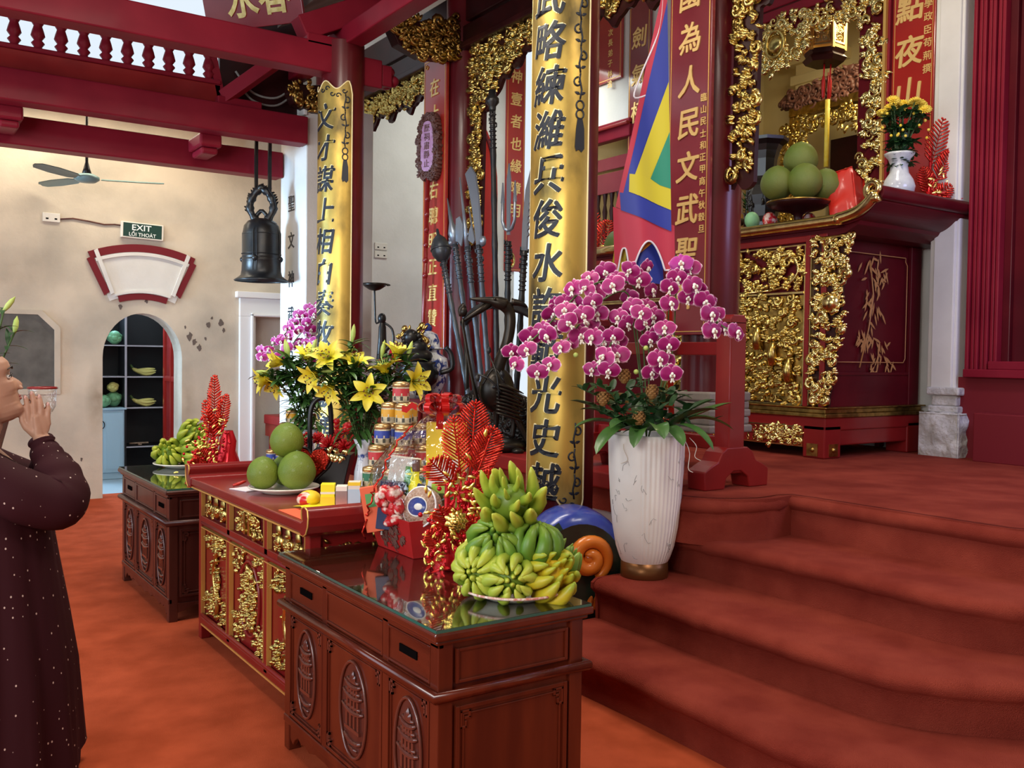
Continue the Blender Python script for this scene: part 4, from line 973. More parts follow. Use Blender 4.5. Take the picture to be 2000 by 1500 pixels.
# ================================================================== OFFERINGS
RV = Vector((.8246, -.5657, 0)); DV = Vector((.5657, .8246, 0)); ZV = Vector((0, 0, 1))   # along the table row's diagonal: sideways, away
def off(c, lat=0.0, dep=0.0, z=0.0): return Vector(c) + RV * lat + DV * dep + ZV * z
def aim(d, roll=0.0):
    """rotation whose +z axis looks along d"""
    q = Vector(d).normalized().to_track_quat('Z', 'Y').to_matrix()
    return q @ Matrix.Rotation(roll, 3, 'Z')
def clear_film(name, rough, amt, col=(1, 1, 1)):
    m = bpy.data.materials.new(name); m.use_nodes = True; nt = m.node_tree; N = nt.nodes; L = nt.links
    for n in list(N): N.remove(n)
    out = N.new('ShaderNodeOutputMaterial'); tr = N.new('ShaderNodeBsdfTransparent'); tr.inputs[0].default_value = (*col, 1)
    gl = N.new('ShaderNodeBsdfGlossy'); gl.inputs['Roughness'].default_value = rough; lw = N.new('ShaderNodeLayerWeight'); lw.inputs[0].default_value = amt
    tc = N.new('ShaderNodeTexCoord'); no = N.new('ShaderNodeTexNoise'); no.inputs['Scale'].default_value = 22; bp = N.new('ShaderNodeBump'); bp.inputs['Strength'].default_value = .6; bp.inputs['Distance'].default_value = .03
    L.new(tc.outputs['Object'], no.inputs['Vector']); L.new(no.outputs['Fac'], bp.inputs['Height']); L.new(bp.outputs[0], gl.inputs['Normal'])
    mx = N.new('ShaderNodeMixShader'); L.new(lw.outputs['Facing'], mx.inputs[0]); L.new(tr.outputs[0], mx.inputs[1]); L.new(gl.outputs[0], mx.inputs[2]); L.new(mx.outputs[0], out.inputs[0])
    MATS[name] = m
clear_film('cellophane', .07, .27)

# --- pomelos
def plate(label, c, r, rim='plate_white', name='plate'):
    t = thing(name, label, 'plate', c)
    b = MB(); b.lathe([(0, .004), (r * .55, .004), (r * .6, 0), (r * .62, .006), (r * .98, .026), (r, .03), (r * .97, .031), (r * .6, .012), (0, .010)], 40); b.build('dish', 'plate_white', t)
    b = MB(); b.tube([(r * .985 * math.cos(2 * PI * i / 40), r * .985 * math.sin(2 * PI * i / 40), .029) for i in range(40)], .0045, 6, closed=True); b.build('rim', rim, t)
    return t
def pomelo(label, c, r, m='pomelo', group=None, roll=0):
    t = thing('pomelo', label, 'pomelo', c, roll, group)
    b = MB(); b.lathe([(.02 * r, 1.10 * r)] + [(r * math.sin(PI * k / 18) * (1 - .06 * max(0, math.cos(PI * k / 18))), r * math.cos(PI * k / 18) * (1.08 if k < 9 else .98)) for k in range(1, 18)] + [(.02 * r, -.97 * r)], 30); b.build('peel', m, t)
    b = MB(); b.lathe([(0, 1.13 * r), (.05 * r, 1.12 * r), (.08 * r, 1.07 * r), (.05 * r, 1.02 * r)], 8); b.build('stem_scar', 'stem', t)
    return t
PC = (1.655, 4.36, .871)
plate('white plate under the three green pomelos on the red altar table', PC, .17)
pomelo('green pomelo at the left of the plate on the red altar table', off(PC, -.10, -.01, .012 + .078), .078)
pomelo('large green pomelo at the right of the plate on the red altar table', off(PC, .066, -.015, .012 + .092), .092)
pomelo('green pomelo behind and under the other two on the red altar table', off(PC, -.02, .13, .012 + .078), .078)
pomelo('green pomelo balanced on top of the others on the red altar table', off(PC, .0, .055, .245), .084)

# --- fingered citrons
def citron_mesh(r, open_, seed, nf=10):
    b = MB(); rs = random.Random(seed); b.ell((0, 0, -.15 * r), (.72 * r, .72 * r, .78 * r), 14, 10, a=.15)
    for ring, (k, th) in enumerate(((nf, .33), (max(4, nf - 4), .21), (3, .15))):
        for i in range(k):
            a = 2 * PI * (i + .5 * ring + rs.uniform(-.18, .18)) / k; s = rs.uniform(.88, 1.14); o = open_ * rs.uniform(.8, 1.2)
            if ring == 0: P = [(.22, -.98), (.74, -.70), (.98 * s, -.08), (.84 + .30 * o, .48 - .1 * o), (.30 + 1.05 * o, .80 + .12 * o)]
            elif ring == 1: P = [(.35, -.2), (.55, .3), (.50 + .25 * o, .62), (.24 + .62 * o, .86 + .30 * o)]
            else: P = [(.15, .0), (.22, .5), (.16 + .2 * o, .8), (.12 + .3 * o, .95 + .35 * o)]
            tw = rs.uniform(-.4, .4)
            pts = spline([(r * q * math.cos(a + tw * z), r * q * math.sin(a + tw * z), r * z) for q, z in P], 10)
            n0 = len(b.v); b.tube(pts, [r * th * w * s * (1 - .22 * open_) for w in (.5, .85, 1.0, 1.05, 1.02, .96, .84, .68, .46, .14)], 8, True)
            for j in range(10):
                for q in range(8): b.a[n0 + j * 8 + q] = min(1, j / 9 * rs.uniform(.8, 1.12))
    b.lathe([(0, -1.02 * r), (.13 * r, -1.0 * r), (.2 * r, -.9 * r)], 10)
    return b
def citron(label, c, r, d, open_=.2, m='citron', seed=1, group=None):
    b = citron_mesh(r, open_, seed)
    R = aim(d, seed).to_4x4()
    b.v = [tuple(R @ Vector(p)) for p in b.v]
    o = b.build('fingered_citron', m, None, c, attr=True); return tag(o, label, 'fruit', group)
CP = (1.722, 2.475, .770)
plate('shallow plate with red-patterned rim holding the citron pile on the rosewood cabinet', CP, .172, 'plate_rim')
G = 'fingered citrons piled on the near plate'
citron('bright green fingered citron at the lower left of the near plate', off(CP, -.112, -.055, .088), .074, (-.8, -.55, .1), .05, 'citron', 3, G)
citron('green fingered citron peeping out behind the lower left one on the near plate', off(CP, -.118, .07, .115), .066, (-.3, .2, .9), .0, 'citron', 5, G)
citron('mottled yellow-green fingered citron at the bottom centre of the near plate', off(CP, -.012, -.10, .078), .070, (-.5, -.8, .12), .12, 'citron', 7, G)
citron('yellow fingered citron at the lower right of the near plate', off(CP, .118, -.05, .082), .078, (.05, -.8, .55), .45, 'citron_y', 9, G)
citron('green fingered citron behind the yellow one at the right of the near plate', off(CP, .14, .06, .105), .066, (.55, -.1, .8), .6, 'citron_g', 11, G)
citron('dark green closed fingered citron in the middle row, left, of the near pile', off(CP, -.060, -.01, .178), .076, (-.45, -.6, .6), .08, 'citron_g', 13, G)
citron('dark green upright fingered citron in the middle row, right, of the near pile', off(CP, .062, .0, .176), .076, (.1, -.1, 1), .02, 'citron_g', 15, G)
citron('yellow-green spiky fingered citron on the very top of the near pile', off(CP, -.018, .015, .305), .088, (-.45, -.62, .75), .85, 'citron', 17, G)
FP = (1.74, 6.44, .770)
plate('white plate of fingered citrons on the far dark cabinet', FP, .20)
G = 'fingered citrons on the far cabinet'
citron('fingered citron at the left of the far cabinet plate', off(FP, -.10, -.02, .095), .085, (-.4, -.7, .5), .4, 'citron', 21, G)
citron('fingered citron at the right of the far cabinet plate', off(FP, .09, -.02, .092), .08, (.2, -.8, .3), .3, 'citron', 22, G)
citron('fingered citron upright behind the front two on the far cabinet plate', off(FP, .0, .09, .10), .08, (0, 0, 1), .5, 'citron', 23, G)
citron('fingered citron on top of the far cabinet pile', off(FP, .055, .02, .225), .085, (.1, -.8, .5), .4, 'citron', 24, G)
b = MB(); b.box(-.09, .09, -.003, .003, 0, .24); o = b.build('gift_card', 'satin_red', None, off(FP, -.02, .24, -.0), rotz=-.6); tag(o, 'shiny red card standing behind the far citrons', 'card')

# --- red tinsel ornaments
def frond(b, p, q, wd, n, bend, rs, face, K=1.0):
    p = Vector(p); q = Vector(q); d = (q - p); L = d.length; d.normalize(); s = d.cross(face).normalized(); f = s.cross(d)
    pts = [p + d * (L * i / 10) + f * bend * math.sin(PI * i / 20) + s * .1 * bend * math.sin(i * .5) for i in range(11)]
    b.tube(pts, .0035, 5)
    for i in range(n):
        t = .12 + .88 * i / (n - 1); c = p + d * (L * t) + f * bend * math.sin(PI * t / 2); ww = wd * math.sin(PI * min(1, .18 + .8 * t)) ** .8 + .012
        for sg in (-1, 1):
            e = c + s * sg * ww * .9 + d * ww * .75 + f * rs.uniform(-.01, .02)
            b.tube([c, c.lerp(e, .4) + f * .004, c.lerp(e, .8), e], [.002 * K, .0036 * K, .0042 * K, .0012 * K], 5)
    e = p + d * L + f * bend; b.tube([e, e + d * .02], [.006, .002], 5)
def red_flower(b, c, r, d, n=5):
    R = aim(d); c = Vector(c)
    for k in range(n):
        a = 2 * PI * k / n; P = []
        for i in range(4):
            t = i / 3; P.append([c + R @ Vector((r * t * math.cos(a + w * .45 * math.sin(PI * min(1, t + .2))), r * t * math.sin(a + w * .45 * math.sin(PI * min(1, t + .2))), r * .35 * t * t + .004 * abs(w))) for w in (-1, 0, 1)])
        b.grid(P)
def tinsel(label, c, S, fronds, flowers, berries, rosette_at, seed):
    t = thing('tinsel_ornament', label, 'ornament', c); rs = random.Random(seed); face = -DV; L = lambda p: RV * p[0] * S + DV * (p[2] if len(p) > 2 else 0) * S + ZV * p[1] * S
    b = MB(); b.lathe([(.055 * S, 0), (.06 * S, .02), (.03 * S, .06), (.012, .16 * S), (.010, .32 * S)], 12)
    for p, q, wd, n in fronds: b.tube([L((p[0] * .4, .05)), L((p[0], p[1]))], .004, 5)
    b.build('stalk', 'foil_red', t)
    for p, q, wd, n in fronds:
        b = MB(); frond(b, L(p), L(q), wd * S, n, .015 * S, rs, face, (1.6 if seed == 8 else 1) if S == 1 else S * 1.5); b.build('frond', 'tinsel', t)
    for p, r in flowers:
        b = MB(); red_flower(b, L(p), r * S, -DV + RV * rs.uniform(-.5, .5) + ZV * rs.uniform(0, .6)); fo = b.build('blossom', 'satin_red', t)
        b = MB(); b.ell(L(p) + face * .012, .007 * S + .003, 6, 4); b.build('flower_centre', 'tinsel_gold', fo)
    b = MB()
    for (px, pz, sp, n) in berries:
        for _ in range(n): b.ell(L((px + rs.gauss(0, sp), pz + rs.gauss(0, sp * 1.2), rs.gauss(0, sp * .7))), .0075 * S + .002, 7, 5)
    b.build('berries', 'foil_red', t)
    b = MB()
    for (px, pz, sp, n) in berries:
        for _ in range(int(n * .6)):
            c0 = L((px + rs.gauss(0, sp * 1.2), pz + rs.gauss(0, sp * 1.3), -.02 + rs.gauss(0, sp * .8))); fn = plane_fn(c0, RV, ZV, -DV)
            c_leaf(b, fn, 0, 0, .034 * S, .007 * S, rs.random() * 6.28, 0, .004)
    b.build('gold_leaves', 'tinsel_gold', t)
    if rosette_at:
        b = MB(); fn = plane_fn(L(rosette_at), RV, ZV, -DV)
        for k in range(3): 
            for j in range(9 - 2 * k): c_leaf(b, fn, 0, 0, .045 * S * (1 - .25 * k), .016 * S, j * 2 * PI / (9 - 2 * k) + k, .006 * k, .014)
        c_ball(b, fn, 0, 0, .014 * S, .02, .012); b.build('gold_rose', 'tinsel_gold', t)
    return t
TI = (1.735, 2.93, .770)
tinsel('red glitter fern ornament with gold rose, standing between gift basket and citrons', TI, 1.0,
    [((.08, .34), (.10, .60, .02), .06, 20), ((.05, .32), (.022, .545, 0), .05, 16), ((.10, .33), (.165, .51, .0), .055, 16), ((.03, .30), (-.055, .40, -.05), .055, 12), ((.10, .28), (.185, .345, -.03), .045, 12),
     ((.02, .12), (-.02, .235, -.06), .045, 12), ((.07, .08), (.10, .20, -.05), .045, 12), ((.10, .10), (.15, .16, -.02), .04, 10), ((.0, .06), (-.06, .14, -.04), .04, 9)],
    [((.035, .285, -.06), .035), ((.025, .225, -.07), .032), ((.085, .28, -.05), .03), ((-.045, .035, -.08), .045), ((-.01, .02, -.09), .04), ((-.025, .10, -.08), .028), ((.05, .05, -.05), .04)],
    [(.06, .30, .045, 40), (.09, .22, .035, 34), (-.02, .13, .035, 40), (.07, .12, .04, 40), (-.03, .05, .03, 30)], (.038, .185, -.07), 5)
tinsel('red tinsel fern ornament on the far dark cabinet before the white niche', (1.80, 5.98, .770), 1.0,
    [((.0, .28), (.01, .62, 0), .045, 18), ((.03, .26), (.085, .50, 0), .04, 14), ((-.02, .26), (-.05, .46, 0), .03, 10), ((.0, .2), (-.02, .40, -.04), .04, 10), ((-.05, .02), (-.13, .08, -.04), .05, 9), ((-.03, .05), (-.08, .16, -.04), .05, 9)],
    [((.02, .12, -.06), .04), ((-.06, .04, -.08), .04), ((.05, .2, -.05), .03), ((-.03, .2, -.05), .03)],
    [(-.02, .2, .05, 50), (-.06, .08, .045, 60), (.03, .32, .03, 30)], None, 8)
b = MB(); rs = random.Random(4)
P = [[off((0, 0, 0), (.10 + .028 * rs.uniform(-1, 1)) * math.cos(a) * (1 - .72 * k / 4), (.08 + .02 * rs.uniform(-1, 1)) * math.sin(a) * (1 - .72 * k / 4), .27 * k / 4) for k in range(5)] for a in [2 * PI * i / 14 for i in range(14)]]
b.grid(P, cu=True); b.s = False; o = b.build('foil_wrap', 'foil_red', None, off((1.80, 5.98, .770), .055, .12)); tag(o, 'crumpled red foil cone behind the far tinsel ornament', 'wrapping')

# --- jar towers
def jar_proto(lm, name='tin_jar'):
    t = thing(name, 'x', 'jar', (0, 0, 0)); r, h = .0375, .093
    b = MB(); b.lathe([(0, 0), (r * .94, 0), (r, .004), (r, .030), (r, .062), (r * .96, .068), (0, .068)], 20); b.build('body', 'label_cream', t)
    b = MB(); b.lathe([(r * 1.012, .028), (r * 1.012, .061)], 20); b.build('label', lm, t)
    b = MB()
    for k in range(7):
        a = k * 2 * PI / 7 + .2
        for w, z0, z1 in ((.012, .008, .026), (.006, .026, .040)):
            P = [[((r * 1.02) * math.cos(a + q / r), (r * 1.02) * math.sin(a + q / r), z) for z in (z0, z1)] for q in (-w / 2, 0, w / 2)]
            b.m = 1 if w < .01 else 0; b.grid(P)
    b.build('label_picture', ['label_dark', 'label_cream'], t)
    b = MB(); b.lathe([(r * .90, .066), (r * 1.03, .070), (r * 1.03, .080), (r * .95, .087), (r * .5, .092), (0, .093)], 20); b.build('lid', 'lid_gold', t)
    return t
JP = {k: jar_proto('label_' + k) for k in ('red', 'yellow', 'blue', 'green')}
used = set()
ORD = ['front left', 'front right', 'far right', 'back right', 'back', 'back left', 'far left']
def jar_tower(c, S, side, tiers):
    z = c[2]
    for ti, (col, n, R) in enumerate(tiers):
        for k in range(n):
            a = math.atan2(-DV.y, -DV.x) + (k - .5) * 2 * PI / n * (1 if n > 1 else 0) + .35 * ti
            p = (c[0] + R * S * math.cos(a), c[1] + R * S * math.sin(a), z)
            lv = ('bottom', 'second', 'third', 'fourth', 'fifth', 'top')[ti]
            d = Vector((math.cos(a), math.sin(a), 0)); la = d.dot(RV); de = d.dot(DV)
            wh = ('front' if de < -.35 else 'back' if de > .35 else 'middle') + ' ' + ('left' if la < -.3 else 'right' if la > .3 else 'centre')
            lab = f'{col}-labelled gold-lidded jar in the {lv} tier, {wh}, of the {side} jar tower' if n > 1 else f'{col}-labelled gold-lidded jar alone on top of the {side} jar tower'
            src = JP[col]
            if col not in used and S == 1: used.add(col); o = src; o.location = p; o.rotation_euler = (0, 0, k * 1.3 + ti)
            else: o = copy_thing(src, p, k * 1.3 + ti, scale=S)
            o['label'] = lab; o['group'] = f'jars of the {side} tower'
        z += .0935 * S
T6 = [('yellow', 7, .165), ('green', 6, .132), ('red', 5, .108), ('blue', 4, .080), ('yellow', 3, .052), ('red', 1, 0)]
jar_tower((1.945, 3.70, .871), 1.0, 'nearer', T6)
jar_tower((1.90, 4.90, .871), .80, 'farther', [('yellow', 6, .150), ('blue', 5, .132), ('red', 4, .095), ('green', 3, .056), ('yellow', 1, 0)])

# --- boxes lying on the altar table
def carton(label, c, sx, sy, sz, m, rot, stripes=()):
    t = thing('carton', label, 'box', c, rot); b = MB(); b.box(-sx / 2, sx / 2, -sy / 2, sy / 2, 0, sz); b.build('box', m, t, bevel=.002)
    for (z0, z1, sm) in stripes:
        b = MB(); b.box(-sx / 2 - .001, sx / 2 + .001, -sy / 2 - .001, sy / 2 + .001, z0 * sz, z1 * sz); b.build('printed_band', sm, t)
    return t
TZ = .871
carton('yellow printed carton standing on the altar table beside the jars', (1.640, 3.79, TZ), .060, .06, .112, 'bright_yellow', -.5, ((.2, .5, 'paper_yellow'), (.62, .7, 'paper_white')))
carton('silver-grey carton between the yellow and pale blue cartons', (1.690, 3.757, TZ), .048, .06, .104, 'paper_white', -.5, ((.1, .8, 'foil_silver'),))
carton('pale blue and cream carton nearest the jar tower', (1.736, 3.727, TZ), .052, .06, .122, 'plastic_white', -.5, ((.25, .75, 'blue_cab'), (.88, .999, 'paper_yellow')))
t = thing('snack_bag', 'yellow plump snack bag leaning by the pomelo plate', 'bag', (1.60, 3.905, TZ), -.5)
b = MB(); b.ell((0, 0, .035), (.05, .075, .035), 16, 10); b.box(-.02, .02, .07, .10, .015, .022); b.build('bag', 'paper_yellow', t)
b = MB(); b.ell((-.008, -.025, .034), (.046, .05, .033), 14, 8); b.build('printed_label', 'candy', t)
b = MB(); b.s = False; b.grid([[(.0 + .13 * i, .09 * j, .004 + .012 * ((i + j) % 2)) for j in range(3)] for i in range(2)]); tag(b.build('paper_sheet', 'bright_yellow', None, (1.52, 3.72, TZ + .002)), 'folded yellow paper sheet at the near end of the altar table', 'paper')
b = MB(); b.tube([(0, 0, .006), (.03, .0, .012), (.055, .005, .02), (.07, .005, .022)], [.006, .009, .008, .003], 8); tag(b.build('red_lighter', 'paper_red', None, (1.50, 4.66, TZ)), 'small bright red lighter lying near the front edge of the altar table', 'lighter')
b = MB(); b.box(-.05, .05, -.07, .07, 0, .003); tag(b.build('money_note', 'flag_white', None, (1.525, 4.53, TZ), rotz=.3), 'pale lilac paper slip half under the pomelo plate', 'paper')

# --- gift basket of food in cellophane
BX = (1.795, 3.27, .770)
t = thing('gift_carton', 'flared red cardboard tray of the cellophane-wrapped gift on the rosewood cabinet', 'gift box', BX)
b = MB(); b.s = False
lo = [(-.095, -.15), (.085, -.15), (.085, .15), (-.095, .15)]; hi = [(-.135, -.185), (.125, -.185), (.125, .185), (-.135, .185)]
vs = [(x, y, 0) for x, y in lo] + [(x, y, .15) for x, y in hi] + [(x * .96, y * .96, .15) for x, y in hi] + [(x * .96, y * .96, .01) for x, y in lo]
b.add(vs, [(0, 3, 2, 1)] + [(i, (i + 1) % 4, 4 + (i + 1) % 4, 4 + i) for i in range(4)] + [(4 + i, 4 + (i + 1) % 4, 8 + (i + 1) % 4, 8 + i) for i in range(4)] + [(8 + i, 8 + (i + 1) % 4, 12 + (i + 1) % 4, 12 + i) for i in range(4)] + [(12, 13, 14, 15)])
b.build('tray', 'box_red', t)
fn = plane_fn((-.117, 0, .075), (0, 1, 0), Vector((-.26, 0, .965)).normalized(), Vector((-.965, 0, -.26)).normalized()); b = MB(); carve(b, fn, lambda u, v: (u / .10) ** 2 + (v / .055) ** 2 < 1, (-.1, .1, -.055, .055), 46, .028, .004, .001, (.4, .5, .1, 0)); b.build('printed_motif', 'carved_brown', t)
P = [[(math.copysign(abs(math.cos(a)) ** .6, math.cos(a)) * x * (1 + .05 * math.sin(5 * a)) + ox, math.copysign(abs(math.sin(a)) ** .6, math.sin(a)) * y * (1 + .05 * math.cos(7 * a)) + oy, z) for x, y, z, ox, oy in ((.125, .18, .15, -.005, 0), (.155, .215, .24, 0, 0), (.15, .20, .33, .01, 0), (.12, .15, .43, .05, -.02), (.06, .08, .52, .08, -.04), (.02, .025, .555, .085, -.045), (.07, .09, .62, .085, -.045))] for a in [2 * PI * i / 40 for i in range(40)]]
b = MB(); b.grid(P, cu=True); b.build('cellophane_wrap', 'cellophane', t)
bw = thing('ribbon_bow', 'big shiny red ribbon bow on top of the cellophane gift', 'bow', off(BX, .098, .0, .56))
rs = random.Random(12)
def ribbon_loop(a, el, L, wd):
    b = MB(); d = RV * math.cos(a) + DV * math.sin(a) * .8; d = (d * math.cos(el) + ZV * math.sin(el)).normalized(); s = d.cross(ZV).normalized(); u = s.cross(d); P = []
    for i in range(13):
        t = 2 * PI * i / 12; c = d * (L * .5 * (1 - math.cos(t))) + u * (L * .28 * math.sin(t)); P.append([c - s * wd / 2, c + s * wd / 2])
    b.grid(P); b.build('loop', 'ribbon', bw)
for k in range(9): ribbon_loop(k * 2 * PI / 9, .15, .10, .03)
for k in range(7): ribbon_loop(k * 2 * PI / 7 + .4, .65, .095, .03)
for k in range(3): ribbon_loop(k * 2 * PI / 3 + .2, 1.1, .06, .028)
b = MB(); b.ell((0, 0, .01), (.03, .03, .03), 10, 8); b.build('knot', 'ribbon', bw)
b = MB(); b.grid([[off((0, 0, 0), -.10 - .02 * i + w * .0, -.02, .01 + .012 * math.sin(i * 2) + w) for w in (-.012, .012)] for i in range(4)]); b.grid([[off((0, 0, 0), -.004 + w, -.05 - .01 * i, -.01 - .02 * i) for w in (-.014, .014)] for i in range(4)]); b.build('ribbon_tail', 'ribbon', bw)
def in_box(name, label, cat, lat, dep, z, fnc): t = thing(name, label, cat, off(BX, lat, dep, z), -.6 if cat != 'tin' else 0); fnc(t); return t
def bxs(sx, sy, sz, m, tilt=0.0, bands=()):
    def f(t):
        b = MB(); b.box(-sx / 2, sx / 2, -sy / 2, sy / 2, 0, sz); o = b.build('box', m, t, bevel=.002); t.rotation_euler = (0, tilt, -.6)
        for z0, z1, x0, x1, bm in bands: b = MB(); b.box(sx * (x0 - .5), sx * (x1 - .5), -sy / 2 - .0015, -sy / 2 + .001, sz * z0, sz * z1); b.build('printed_band', bm, t)
    return f
in_box('gift_box', 'tall yellow box at the back of the cellophane gift', 'box', .115, .03, .02, bxs(.16, .06, .49, 'paper_yellow', 0, ((.4, .55, .1, .5, 'bright_yellow'), (.62, .7, .2, .8, 'paper_white'))))
in_box('gift_box', 'green and white pouch at the left of the cellophane gift', 'box', -.085, .02, .05, bxs(.12, .05, .32, 'paper_white', .12, ((.45, .9, .55, 1.0, 'paper_green'),)))
in_box('gift_box', 'navy blue box in front of the green pouch in the gift', 'box', -.105, -.05, .09, bxs(.10, .05, .19, 'navy', .10))
in_box('gift_box', 'orange packet with green label at the far left of the gift', 'box', -.155, -.045, .08, bxs(.07, .03, .18, 'paper_orange', -.18, ((.55, .85, .25, .85, 'paper_green'),)))
in_box('gift_box', 'white open carton right of centre in the cellophane gift', 'box', .075, -.06, .13, bxs(.10, .05, .23, 'paper_white', .18))
in_box('gift_box', 'dark navy little box with white tag at the centre of the gift', 'box', .015, -.095, .185, bxs(.05, .03, .09, 'navy', .25, ((.02, .3, .0, .8, 'paper_white'),)))
def bottle(t):
    b = MB(); b.lathe([(0, 0), (.028, 0), (.03, .01), (.03, .10), (.012, .13), (.012, .17), (0, .17)], 16); b.build('bottle', 'bright_yellow', t)
    b = MB(); b.lathe([(.016, .16), (.016, .205), (0, .205)], 12); b.build('cap', 'carved_brown', t)
    b = MB(); red_flower(b, off((0, 0, .15), 0, -.02), .03, -DV, 4); b.build('bow', 'bright_yellow', t)
in_box('sauce_bottle', 'bright yellow bottle with bow and brown cap inside the gift', 'bottle', .0, -.04, .16, bottle)
def nut_tin(t):
    R = aim(-DV + ZV * .28).to_4x4(); b = MB(); b.lathe([(0, -.03), (.075, -.03), (.078, -.02), (.078, .02), (.07, .03), (0, .03)], 30); b.v = [tuple(R @ Vector(p)) for p in b.v]; b.build('tub', 'peanut', t)
    b = MB(); b.lathe([(.0, .0325), (.045, .0325), (.0455, .031)], 30, sx=1.0, sy=.78); b.v = [tuple(R @ Vector(p)) for p in b.v]; b.build('label', 'navy_blue', t)
    b = MB(); b.tube([(.047 * math.cos(a), .037 * math.sin(a), .032) for a in [2 * PI * i / 30 for i in range(30)]], .003, 5, closed=True); b.ell((.005, .0, .032), (.022, .014, .004), 10, 6); b.v = [tuple(R @ Vector(p)) for p in b.v]; b.build('label_rim', 'paper_white', t)
    b = MB(); b.tube([(.079 * math.cos(a), .079 * math.sin(a), .018) for a in [2 * PI * i / 30 for i in range(30)]], .004, 5, closed=True); b.v = [tuple(R @ Vector(p)) for p in b.v]; b.build('lid_edge', 'cello_shine', t)
in_box('nut_tub', 'round clear tub of nuts with blue oval label at the front of the gift', 'tub', .035, -.135, .19, nut_tin)
def candy(t):
    b = MB(); r2 = random.Random(3)
    for _ in range(24): b.ell(off((0, 0, .06), r2.uniform(-.05, .05), r2.uniform(-.03, .03), r2.uniform(-.065, .065)), (r2.uniform(.018, .034), .02, r2.uniform(.014, .026)), 10, 6, Matrix.Rotation(r2.random() * 3, 3, 'Y'))
    b.build('sweets', 'candy', t)
in_box('sweet_bag', 'clear bag of red and white sweets at the left front of the gift', 'sweets', -.085, -.10, .13, candy)
def limepack(t):
    b = MB(); b.box(-.05, .05, -.02, .02, 0, .15); b.build('packet', 'lime', t, bevel=.006); b = MB(); b.box(-.035, .035, -.0215, -.019, .05, .11); b.build('printed_label', 'leaf', t)
in_box('tea_packet', 'lime green packet at the right of the gift behind the tinsel', 'packet', .115, -.07, .13, limepack)
b = MB(); pts = spline([off(BX, -.19, -.06, .13), off(BX, -.17, -.10, .22), off(BX, -.13, -.12, .30), off(BX, -.09, -.10, .40), off(BX, -.02, -.06, .50)], 40); rs = random.Random(5)
b.tube([p + Vector((rs.uniform(-.008, .008), rs.uniform(-.008, .008), rs.uniform(-.006, .006))) for p in pts], .004, 5); b.tube([pts[0], pts[0] + Vector((-.02, 0, -.05)), pts[0] + Vector((0, .01, -.08))], .004, 5); tag(b.build('twisted_string', 'tinsel'), 'thin twisted red cord running down the cellophane gift', 'cord')

# --- black handled basket with heart and red flowers
BK = (1.935, 4.44, .871)
t = thing('flower_basket', 'black handled basket with red glitter heart and red flowers on the altar table', 'basket', BK)
b = MB(); b.s = False
vs = [off((0, 0, 0), a * .075, c * .06, 0) for a, c in ((-1, -1), (1, -1), (1, 1), (-1, 1))] + [off((0, 0, 0), a * .115, c * .075, .17) for a, c in ((-1, -1), (1, -1), (1, 1), (-1, 1))]
b.add(vs, [(0, 3, 2, 1), (4, 5, 6, 7)] + [(i, (i + 1) % 4, 4 + (i + 1) % 4, 4 + i) for i in range(4)]); b.build('basket', 'black_plastic', t, bevel=.004)
b = MB(); b.tube(spline([off((0, 0, 0), -.095, -.05, .10), off((0, 0, 0), -.10, -.04, .36), off((0, 0, 0), -.075, -.03, .44), off((0, 0, 0), -.03, -.02, .45), off((0, 0, 0), -.005, 0, .40), off((0, 0, 0), .0, .02, .16)], 26), .013, 8); b.build('handle', 'black_plastic', t)
def heart(s): return [(s * .95 * 16 * math.sin(a) ** 3 / 16, s * (13 * math.cos(a) - 5 * math.cos(2 * a) - 2 * math.cos(3 * a) - math.cos(4 * a)) / 16) for a in [2 * PI * i / 36 for i in range(36)]]
b = MB(); O = off((0, 0, 0), -.085, -.085, .125); hn = (-DV + RV * -.3).normalized(); b.prism(heart(.098), O, RV, ZV, hn, -.012, .012); b.s = True
fn = plane_fn(O, RV, ZV, hn); ip = in_poly(heart(.092)); carve(b, fn, ip, (-.1, .1, -.1, .1), 90, .016, .006, .012, (0, .8, 0, .2)); b.build('heart', 'tinsel', t)
b = MB(); b.tube([O + hn * -.014 + RV * u + ZV * v for u, v in heart(.105)], .009, 5, closed=True); b.build('heart_border', 'black_plastic', t)
rs = random.Random(8)
for k, (la, de, z, r) in enumerate(((.0, -.05, .215, .05), (.075, -.03, .205, .042), (-.07, .02, .24, .035), (.03, .03, .25, .04), (.10, .03, .23, .03))):
    b = MB(); c = off((0, 0, 0), la, de, z)
    for j in range(60):
        d = Vector((rs.gauss(0, 1), rs.gauss(0, 1), rs.gauss(0, 1) + .4)).normalized(); b.tube([c, c + d * r * .6, c + d * r + ZV * .004], [.002, .006, .003], 4)
    b.build('red_mum', 'satin_red', t)
b = MB()
for k in range(34): b.ell(off((0, 0, 0), -.12 + rs.gauss(0, .018), -.02 + rs.gauss(0, .02), .23 + rs.gauss(0, .025)), .008, 7, 5)
for k in range(8): b.ell(off((0, 0, 0), .03 + rs.gauss(0, .04), .05 + rs.gauss(0, .02), .30 + rs.gauss(0, .025)), .018, 8, 6)
b.build('red_berries', 'satin_red', t)
b = MB()
for k in range(14): c_leaf(b, plane_fn(off((0, 0, 0), rs.uniform(0, .1), -.085, rs.uniform(.15, .19)), RV, ZV, -DV), 0, 0, .035, .011, rs.random() * 6.28, 0, .01)
b.build('gold_leaves', 'gold_pale', t)
t = thing('figurine', 'tiny white figurine beside the red glitter heart', 'figurine', off(BK, -.175, -.055, 0)); b = MB(); b.lathe([(0, 0), (.018, 0), (.014, .03), (.017, .06), (.011, .09), (0, .10)], 12); b.build('body', 'porcelain', t); b = MB(); b.ell((0, 0, .108), .012, 10, 8); b.build('head', 'porcelain', t)
